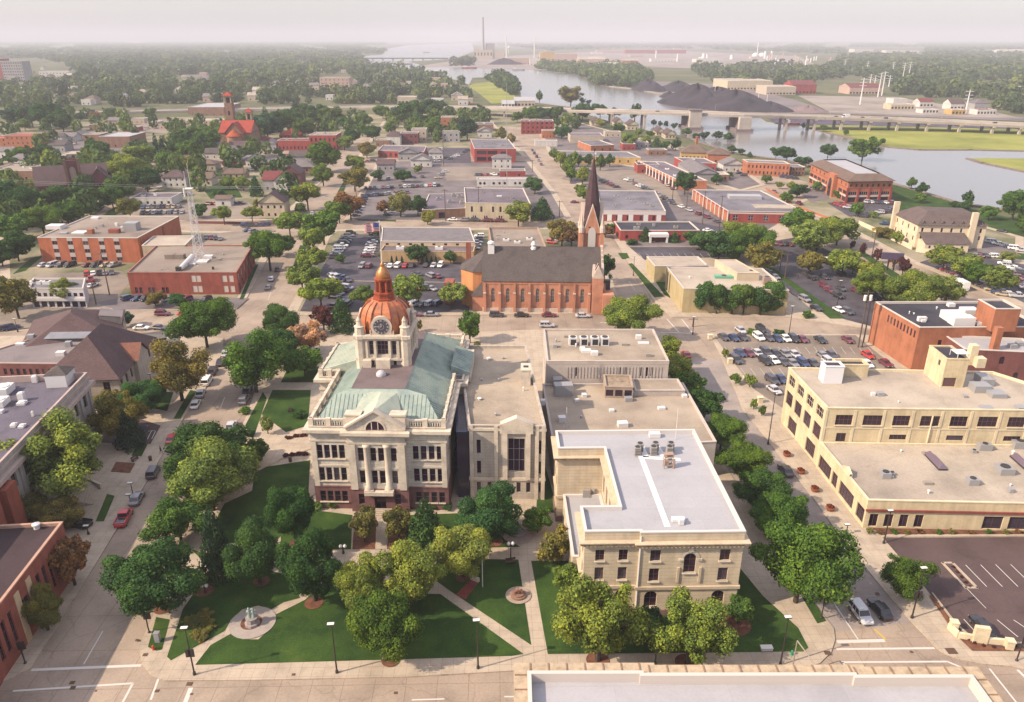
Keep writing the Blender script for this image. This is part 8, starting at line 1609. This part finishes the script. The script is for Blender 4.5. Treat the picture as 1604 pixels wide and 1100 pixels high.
# ---------------------------------------------------------------- street furniture and monuments
IRON=plain('black_iron',(.03,.022,.022),.5);LAMPW=plain('lamp_glass',(.80,.76,.72),.3);WOODP=surf('pole_wood',(.16,.11,.09),scale=2,amt=.2);REDL=plain('signal_red',(.5,.03,.03),.4);AMB=plain('signal_amber',(.55,.30,.03),.4);GRN=plain('signal_green',(.03,.3,.12),.4);SGN=plain('sign_green',(.02,.22,.12),.5);YSG=plain('sign_yellow',(.65,.38,.04),.5)
def lamp(x,yb,yt,label,arm=True,globe=False,signal=0):
    c=P(x,yb);h=hgt(x,yb,yt);t=top('street_lamp',label,'street lamp',c);b=MB();b.lathe(c,[(.22,0),(.22,.5),(.12,.7),(.09,h*.6),(.06,h)],8);b.build('pole',IRON,t)
    if globe:
        for s in (-1,1):
            g=MB();g.lathe((c.x+s*.35,c.y,h-.2),[(.12,-.1),(.28,.1),(.30,.3),(.18,.52),(0,.6)],10);g.build('lamp_globe',LAMPW,t,smooth=True)
        b=MB();b.box((c.x,c.y,h-.32),(.9,.08,.08));b.build('lamp_arm',IRON,t)
    else:
        b=MB();b.box((c.x-.1,c.y,h-.04),(.95,.5,.12));hd=b.build('lamp_head',IRON,t);b=MB();b.box((c.x-.1,c.y,h+.08),(.9,.46,.06));b.build('lamp_top',LAMPW,hd)
    for k in range(signal): sig_head(Vector((c.x+(-.32 if k==0 else .32),c.y-.1,h*.42)),t)
    return t
def sig_head(c,t):
    b=MB();b.box(c,(.36,.3,1.15));b.box((c.x,c.y,c.z-.08),(.5,.08,1.3));s=b.build('signal_head',IRON,t)
    for k,m in enumerate((GRN,AMB,REDL)):
        b=MB();b.cyl((c.x,c.y+.15,c.z+.2+k*.36),(c.x,c.y+.19,c.z+.2+k*.36),.12,n=10);b.build('signal_lens',m,s)
lamp(305,1058,984,'tall corner lamp post carrying two traffic signal heads',signal=2);lamp(528,1055,978,'tall lamp post on front pavement left of twin tree');lamp(1222,1043,967,'tall lamp post on front pavement before post office lawn')
lamp(749,1048,972,'tall lamp post on front pavement between walks',globe=False);lamp(1026,1042,990,'short lamp post hidden between the post office trees')
for x,yb,yt,pl in ((538,868,856,'left end of the lawn cross walk'),(651,876,856,'right of courthouse entrance walk'),(796,838,826,'left of fountain plaza'),(800,880,852,'below the fountain plaza'),(322,930,918,'beside dark lawn trees')): lamp(x,yb,yt,'twin white globe lamp '+pl,globe=True)
for x,yb,yt,pl in ((210,782,757,'on the library side pavement'),(139,838,824,'by the corner shop drive'),(205,790,775,'beside the grey parked sedan'),(238,604,586,'before the library entrance'),(1384,852,800,'white concrete lamp at corner of brown car park'),(1325,838,822,'on the showroom pavement'),(1203,696,614,'tall lamp beside the showroom upper end'),(1350,545,470,'thin lamp at back of tan car park'),(1085,524,497,'at the street crossing right of offices'),(1235,528,480,'behind tan car park by cream store'),(1311,480,440,'in dark car park beside the lane'),(992,432,402,'by church street verge'),(28,520,500,'round base lamp on the cross street at left')): lamp(x,yb,yt,'single lamp post '+pl)
def signal(x,yb,yt,label):
    c=P(x,yb);h=hgt(x,yb,yt);t=top('traffic_signal',label,'traffic light',c);b=MB();b.lathe(c,[(.2,0),(.2,.3),(.1,.4),(.08,h)],8);b.build('pole',IRON,t);sig_head(Vector((c.x,c.y-.18,h-1.2)),t);sig_head(Vector((c.x+.45,c.y,h-1.3)),t);return t
signal(40,1040,1005,'traffic signal on the lower left pavement corner');signal(234,992,958,'traffic signal under the corner tree');signal(1286,970,935,'traffic signal on narrow grass strip');signal(1592,1036,996,'traffic signal at right edge beside corner sign')
t=lamp(1428,969,890,'tall lamp with traffic signal beside corner car park tree',signal=2)
p0,p1=P(1249,1004,6.2),P(1285,1052,6.2);t=top('mast_arm_signal','thin dark mast arm with signal heads reaching over front street','traffic light',(p0.x,p0.y,0));b=MB();b.cyl((p0.x,p0.y,.1),p0,.10,.08,n=7);b.cyl(p0,p1,.09,.06,n=6);b.build('pole',COND_,t);sig_head(p0.lerp(p1,.8)-Vector((0,0,1.2)),t);sig_head(p1-Vector((0,0,1.2)),t)
def upole(x,yb,yt,label,arms=2,trans=False):
    c=P(x,yb);h=zat(c,yt);t=top('utility_pole',label,'utility pole',c);b=MB();b.cyl(c,(c.x,c.y,h),.22,.14,n=7);b.build('pole',WOODP,t)
    for k in range(arms): b=MB();b.box((c.x,c.y,h-.7-k*1.1),(2.8,.16,.16),GX);b.build('crossarm',WOODP,t)
    if trans:
        for s in (-.8,.8): b=MB();b.cyl((c.x+s,c.y-.3,h-2.8),(c.x+s,c.y-.3,h-1.3),.42,n=10);b.build('transformer',LAMPW,t)
    return c,h
UP=[upole(1344,545,455,'pole with two white transformers left of brick warehouse',2,True),upole(1352,538,470,'plain pole just right of transformer pole',1),upole(1465,545,488,'pale pole in front of brick warehouse wall',1)]
for x,yb,yt,l in ((172,463,395,'pole in the lot beside mast building'),(151,478,440,'shorter pole by the white office gable'),(698,346,296,'pole left of beige office'),(750,346,292,'pole before the beige office wall'),(876,340,314,'left one of two poles at street bend'),(1100,352,299,'pole before the long warehouse'),(1126,364,306,'pole right of long warehouse bays'),(1075,330,294,'pole by the arcade street'),(1053,315,290,'pole by maple near arcade'),(1220,434,390,'dark pole at lane of dark car park'),(1229,438,396,'pale pole at lane of dark car park'),(1365,405,362,'lattice sign pole before the inn'),(384,283,250,'pole by tan bungalow'),(834,270,250,'crossarm pole near white house'),(282,356,322,'pole in clinic car park'),(695,260,200,'thin pole beside red office lot')): upole(x,yb,yt,l,1)
c=P(794,300);t=top('guyed_mast','thin tall pale mast behind the beige office','mast',c);b=MB();b.cyl(c,(c.x,c.y,zat(c,130)),.2,.1,n=5);b.build('pole',GREYM,t)
for i,(x,yb,yt) in enumerate(((1347,164,122),(1375,152,114),(1381,150,112),(1362,136,116),(1370,132,118),(1413,128,98),(1422,127,97),(1322,112,93),(1357,116,96),(1397,118,97),(1512,178,141),(1392,136,118),(1200,170,143),(1118,162,130),(1186,170,145))):
    c=P(x,yb);h=zat(c,yt);t=top('transmission_pole',f'tall pale transmission pole beyond the bridge','pylon',c);b=MB();b.cyl(c,(c.x,c.y,h),1.0 if i<12 else .4,.5 if i<12 else .25,n=6);b.build('pole',WHITEM,t)
    if i<12:
        b=MB()
        for k in range(3): b.box((c.x,c.y,h-2-4*k),(9,.5,.6),GX)
        b.build('crossarm',WHITEM,t)
    CAT_LIST.append((t,'tall pale transmission pole beyond the bridge' if i<12 else 'thin light mast along the bridge',x,yb))
for i,x in enumerate((660,820,900,968,1030,1120,1250,1300,1475,1410)):
    y,z=zdeck(x);p=P(x,y,z);t=top('bridge_lamp','','street lamp',(p.x,p.y+1,z));b=MB();b.cyl((p.x,p.y+1,z),(p.x,p.y+1,z+9),.16,.1,n=5);b.cyl((p.x,p.y+1,z+9),(p.x+1.6,p.y+1,z+9.3),.08,n=4);b.build('pole',GREYM,t);CAT_LIST.append((t,'thin lamp standing on the bridge parapet',x,y))
# power lines across the left
def wire(name,a,b_,sag,label):
    m=MB();pts=[Vector(a).lerp(Vector(b_),k/10)-Vector((0,0,sag*4*(k/10)*(1-k/10))) for k in range(11)]
    for p,q in zip(pts[:-1],pts[1:]): m.cyl(p,q,.06,n=3,caps=False)
    tag(m.build(name,GREYM,org=a),label,'power line')
pa,pb_=P(172,463),P(151,478);wire('power_line',(pa.x,pa.y,zat(pa,397)),(pb_.x,pb_.y,zat(pb_,441)),.4,'wire between the two poles by mast building lot')
w0=P(-40,330);w1=P(560,330);zw0,zw1=zat(w0,278),zat(w1,291);
for k in range(2): wire('power_line',(w0.x,w0.y+k*2,zw0-k*1.2),(w1.x,w1.y+k*2,zw1-k*1.2),2.0,['upper','lower'][k]+' wire strung across the left quarter before gothic church')
for x,yb,yt,l in ((560,330,288,'pole carrying wires beside the avenue'),(-40,330,276,'pole at left edge carrying wires')): upole(x,yb,yt,l,1)
a0_,h0_=UP[0];a1_=P(1085,510);upole(1085,512,497,'short pole at crossing right of county offices',1)
# square: statue, monument, flagpoles, benches
BRZ=plain('bronze_patina',(.30,.36,.33),.5,.3);GRAN=surf('granite',(.42,.36,.34),scale=2,amt=.2)
c=P(396,979);t=top('statue','weathered bronze statue group on stone base in the round plaza','statue',(c.x,c.y,.2));b=MB();b.lathe((c.x,c.y,.2),[(1.15,0),(1.1,.4),(.85,.5),(.8,1.2),(.95,1.3)],8);b.build('pedestal',GRAN,t)
b=MB()
for sx,hh in ((-.28,1.7),(.30,1.55),(0,1.3)):
    x0,y0=c.x+sx,c.y+(.25 if sx==0 else 0);b.lathe((x0,y0,1.5),[(.34,0),(.24,hh*.35),(.20,hh*.5),(.26,hh*.72),(.10,hh*.82),(.13,hh*.9),(.11,hh*.98),(0,hh)],10);b.cyl((x0-.24,y0,1.5+hh*.72),(x0-.32,y0-.22,1.5+hh*.45),.07,.05,n=6);b.cyl((x0+.24,y0,1.5+hh*.72),(x0+.42,y0-.1,1.5+hh*.86),.07,.05,n=6)
b.build('figure',BRZ,t,smooth=True)
c=P(812,935);t=top('memorial','low round brown stone memorial on its own paved circle','memorial',(c.x,c.y,.2));b=MB();b.lathe((c.x,c.y,.2),[(1.2,0),(1.2,.3),(.9,.35),(.9,.55)],20);b.build('base',surf('granite',(.36,.20,.14),scale=2,amt=.2),t);b=MB()
for k in range(3): b.box((c.x-.5+k*.5,c.y,.75),(.3,.6,.5+.3*(k % 2)))
b.build('stone',surf('granite',(.36,.17,.12),scale=2,amt=.2),t)
c=P(812,838);t=top('fountain','dark round fountain basin on small plaza between annex and post office','fountain',(c.x,c.y,.2));b=MB();b.lathe((c.x,c.y,.2),[(1.3,0),(1.35,.6),(1.1,.6),(1.05,.3),(.2,.3),(.15,1.2),(.6,1.3),(.1,1.4),(0,1.8)],18);b.build('basin',GRAN,t)
c=P(756,921);t=top('flagpole','bare white flagpole beside the red brick walk','flagpole',(c.x,c.y,.17));b=MB();b.cyl((c.x,c.y,.17),(c.x,c.y,hgt(756,921,858)),.08,.05,n=6);b.lathe((c.x,c.y,hgt(756,921,858)),[(.0,-.1),(.12,0),(0,.12)],8);b.build('pole',WHITEM,t)
c=P(744,911);t=top('plaque_stone','low pale plaque stone at the head of red brick walk','plaque',(c.x,c.y,.18));b=MB();b.box((c.x,c.y,.18),(1.5,.5,.7),(.8,-.6));b.build('stone',LIMEPLAIN,t)
WOODB=surf('bench_wood',(.16,.08,.06),scale=2,amt=.2)
def bench(x,y,dirv,label):
    c=P(x,y);d=Vector(dirv).normalized();n=Vector((-d.y,d.x));t=top('bench',label,'bench',(c.x,c.y,.17));q=c.to_2d()
    b=MB()
    for k in range(4): b.box((*(q+n*(-.22+.13*k)),.60),(1.7,.11,.04),d)
    b.build('seat',WOODB,t);b=MB()
    for k in range(3): b.box((*(q+n*.28),.72+.14*k),(1.7,.04,.11),d)
    b.build('backrest',WOODB,t)
    for s in (-.7,.7): b=MB();b.box((*(q+d*s),.17),(.06,.5,.44),d);b.box((*(q+d*s+n*.28),.17),(.06,.05,1.0),d);b.build('leg',IRON,t)
bench(850,878,(1,0),'dark bench beside the post office walk');bench(800,884,(1,.1),'dark bench below the fountain plaza');bench(455,645,(0,1),'dark bench on west courthouse lawn walk');bench(212,722,(.3,1),'dark bench on left pavement by bin')
def bin_(x,y,label,m): c=P(x,y);t=top('litter_bin',label,'bin',c);b=MB();b.lathe(c,[(.32,0),(.34,.9),(.38,.92),(.38,1.0),(.2,1.15),(0,1.2)],10);b.build('body',m,t)
bin_(236,722,'brown litter bin on the left pavement',WOODB);bin_(455,724,'brown litter bin beside the courthouse side walk',WOODB)
for i,(x,y) in enumerate(((1232,715),(1254,742),(1276,770),(1300,800))):
    c=P(x,y);t=top('planter','','planter',c);b=MB();b.lathe(c,[(.55,0),(.8,.6),(.85,.8),(.7,.8)],12);b.build('pot',surf('terracotta',(.42,.14,.08),scale=2,amt=.15),t);s=bpy.data.objects.new('plant',PROTO['broad','f'][0]);COL.objects.link(s);s.parent=t;s.location=(0,0,.95);s.scale=(.7,.7,.45);s.color=(.16,.05,.03,1);CAT_LIST.append((t,'round terracotta planter on the showroom pavement',x,y))
def cabinet(x,y,size,m,label,name='utility_cabinet'): c=P(x,y);t=top(name,label,'cabinet',c);b=MB();b.box((c.x,c.y,.13),size,GX);b.box((c.x,c.y,.13+size[2]),(size[0]+.1,size[1]+.1,.06),GX);b.build('body',m,t)
cabinet(248,1006,(.7,.6,1.6),GREYM,'grey signal cabinet on the grass by corner');cabinet(1200,1019,(1.6,.7,.5),LAMPW,'low white utility box on post office lawn')
def hydrant(x,y,m,label): c=P(x,y);t=top('fire_hydrant',label,'hydrant',c);b=MB();b.lathe((c.x,c.y,.13),[(.2,0),(.2,.08),(.14,.1),(.14,.55),(.18,.6),(.12,.75),(0,.82)],10);b.cyl((c.x-.25,c.y,.6),(c.x+.25,c.y,.6),.07,n=8);b.build('body',m,t)
hydrant(241,1019,plain('hydrant_red',(.55,.06,.03),.5),'small orange red hydrant at the corner grass');hydrant(1240,1027,SGN,'small green hydrant on the front pavement')
# corner sign with piers, lower right
c=P(1533,1007);t=top('corner_sign','yellow stone sign block on the planted corner','sign',c);b=MB();d_=Vector((.9,-.25)).normalized();b.box((c.x,c.y,.18),(1.9,.7,2.7),d_);b.build('panel',YEL_S,t);b=MB();q=c.to_2d()+d_*.96;b.box((*q,.3),(.06,.6,2.3),d_);b.build('side_panel',plain('sign_red',(.4,.05,.04),.5),t)
for i,(x,y) in enumerate(((1492,987),(1579,1017))):
    c=P(x,y);t=top('stone_pier',['left yellow stone pier ending the car park wall','right yellow stone pier ending the car park wall'][i],'pier',c);b=MB();b.box((c.x,c.y,.13),(1.0,.9,1.4),d_);b.box((c.x,c.y,1.53),(1.15,1.05,.15),d_);b.build('pier',YEL_S,t)
for i,(x,y) in enumerate(((1168,599),(1190,631),(1143,570),(1112,532))):
    c=P(x,y);t=top('stone_pier','','pier',c);b=MB();b.box((c.x,c.y,.13),(1.2,1.0,1.3),GX);b.box((c.x,c.y,1.43),(1.4,1.2,.15),GX);b.build('pier',YEL_S,t);CAT_LIST.append((t,'small cream pier at edge of the tan car park',x,y))
c=P(1394,424);t=top('billboard','dark billboard on two posts beside hotel street','billboard',c);b=MB();b.box((c.x,c.y,4.2),(7.5,.6,2.6),(.9,-.3));b.build('panel',plain('billboard_dark',(.07,.05,.09),.5),t);b=MB()
for s in (-1.2,1.2): b.box((c.x+s,c.y,0),(.4,.4,4.3))
b.build('post',IRON,t)
sgn=P(1366,372);t=top('yellow_sign','small yellow sign on pole before the inn','sign',sgn);b=MB();b.cyl(sgn,(sgn.x,sgn.y,3),.08,n=5);b.build('post',IRON,t);b=MB();b.box((sgn.x,sgn.y,3),(1.4,.15,1.2));b.build('panel',YSG,t)
# low seat walls and steps by the civic hall and library
for pts,l,nm,m in (([(133,754),(160,766)],'pale stair wall at civic hall entrance','stair_wall',LIMEPLAIN),([(228,654),(254,656)],'pale low wall beside the library lawn','garden_wall',LIMEPLAIN),([(1485,985),(1500,1000),(1540,1008),(1580,1012)],'low pale kerb wall behind corner planting','garden_wall',YEL_S),([(300,350),(430,352)],'low dark wall along cross street by clinic','garden_wall',WALLC['mar']),([(1250,326),(1330,356)],'low brick wall along the riverside street','garden_wall',WALLC['or']),([(1200,297),(1240,320)],'low brick wall beside riverside planting','garden_wall',WALLC['or'])):
    ps=W(pts);b=MB();t=top(nm,l,'wall',(*ps[0],0))
    for a,c in zip(ps[:-1],ps[1:]): b.box((*((a+c)/2),.1),((c-a).length,.45,1.0),c-a)
    b.build('wall',m,t)
b=MB();ps=P(150,775).to_2d();t=top('entrance_steps','pale stone steps before civic hall entrance','steps',(*ps,0));e=P(160,745).to_2d()-ps;e.normalize();n_=Vector((e.y,-e.x))
for k in range(9): b.box((*(ps-n_*.45*k),.13),(7.5,.46,.18*(k+1)),e)
b.build('steps',SIDEW,t)
# manholes, drains and cracks as low plates
IR2=surf('drain_iron',(.16,.09,.06),scale=3,amt=.2)
for i,(x,y,s) in enumerate([(297,1071,.8),(246,1082,.6),(114,1077,.7),(113,1069,.7),(228,1027,.7),(1296,1024,.9),(1234,1051,.8),(1490,1021,1.4),(813,1061,.6),(1374,931,.6),(215,1004,.5),(1412,795,.6),(1308,832,.5),(460,1058,.5),(620,1085,.5),(300,1087,.4),(1427,1022,.4),(150,1082,.3)]):
    c=P(x,y);b=MB();b.box((c.x,c.y,.136 if y<1062 else -.045),(s,s*.8,.02),GX,bottom=False);t=tag(b.build('drain_cover',IR2,org=(c.x,c.y,0)),'','drain cover');CAT_LIST.append((t,'rusty square drain cover set in pavement or road',x,y))
# one walker on the left pavement
SK=plain('skin',(.42,.26,.19),.6);CLD=plain('dark_clothes',(.03,.03,.045),.9);HRD=plain('dark_hair',(.03,.02,.015),.8)
def person(x,y,rz,label):
    c=P(x,y);t=top('person',label,'person',(c.x,c.y,.13));J=[(0,0,.98),(0,0,1.2),(0,0,1.42),(0,.01,1.55),(0,.02,1.68),(.1,0,.92),(.12,.2,.5),(.12,.12,.06),(.12,.26,.04),(-.1,0,.92),(-.12,-.1,.5),(-.12,-.32,.12),(-.12,-.2,.04),(.2,0,1.4),(.26,-.1,1.14),(.24,.02,.9),(-.2,0,1.4),(-.26,.08,1.14),(-.24,.24,.95)]
    E=[(0,1),(1,2),(2,3),(3,4),(0,5),(5,6),(6,7),(7,8),(0,9),(9,10),(10,11),(11,12),(2,13),(13,14),(14,15),(2,16),(16,17),(17,18)];rad=[.16,.15,.15,.06,.11,.1,.075,.05,.04,.1,.075,.05,.04,.07,.05,.04,.07,.05,.04]
    me=bpy.data.meshes.new('body');me.from_pydata(J,E,[]);me.materials.append(CLD);o=bpy.data.objects.new('body',me);COL.objects.link(o);o.parent=t;o.modifiers.new('skin','SKIN')
    for v,r_ in zip(me.skin_vertices[0].data,rad): v.radius=(r_,r_*.8)
    me.skin_vertices[0].data[0].use_root=True;m2=o.modifiers.new('sub','SUBSURF');m2.levels=1;m2.render_levels=1
    b=MB();b.lathe((c.x,c.y+.02,1.82),[(.05,-.13),(.11,-.06),(.12,.02),(.09,.1),(0,.14)],10);b.build('head',SK,t,smooth=True);b=MB();b.lathe((c.x,c.y,1.84),[(.125,-.02),(.125,.04),(.1,.11),(0,.155)],10);b.build('hair',HRD,t,smooth=True);t.rotation_euler=(0,0,rz)
person(253,712,R(-25),'person in dark clothes walking on the left pavement');person(1250,437,R(60),'person in dark clothes walking by the inn street')
# ---------------------------------------------------------------- air
b=MB();XH,Y0,Y1,ZT=21000,-18000,21500,210
Wx=[(-XH,Y0),(XH,Y0),(XH,Y1),(-XH,Y1)]
b.prism([Vector(p) for p in Wx],-2.5,ZT,bottom=True);
hm=bpy.data.materials.new('haze');hm.use_nodes=True;hn=hm.node_tree.nodes;hn.remove(hn['Principled BSDF']);pv=hn.new('ShaderNodeVolumePrincipled');pv.inputs['Color'].default_value=(.66,.66,.735,1);pv.inputs['Density'].default_value=.00015;pv.inputs['Anisotropy'].default_value=0
hm.node_tree.links.new(pv.outputs[0],hn['Material Output'].inputs['Volume']);ho=b.build('haze',hm,kind='stuff');ho['label']='thin pale summer haze filling the air'
# ---------------------------------------------------------------- telling look-alikes apart
ORD=['leftmost','second from left','third from left','fourth from left','fifth from left','sixth from left','seventh from left','eighth from left','ninth from left','tenth from left','eleventh from left','twelfth from left','thirteenth from left','fourteenth from left']
for o in TOPS: CAT_LIST.append((o,o['label'],proj(o.location)[0],0))
grp={}
for o,l,x,y in CAT_LIST: grp.setdefault(l,[]).append((x,o))
for l,items in grp.items():
    items.sort(key=lambda q: q[0]);n=len(items)
    for i,(x,o) in enumerate(items):
        if n==1: o['label']=l
        else:
            k=n-1-i;e=ORD[i] if i<min(len(ORD),(n+1)//2) else (ORD[k].replace('left','right') if k<len(ORD) else f'number {i + 1} from left')
            if n==2: e=('left','right')[i]+' one of two'
            o['label']=l+', '+e
            if 'group' not in o: o['group']=l
print('objects',len(bpy.data.objects),'materials',len(bpy.data.materials))
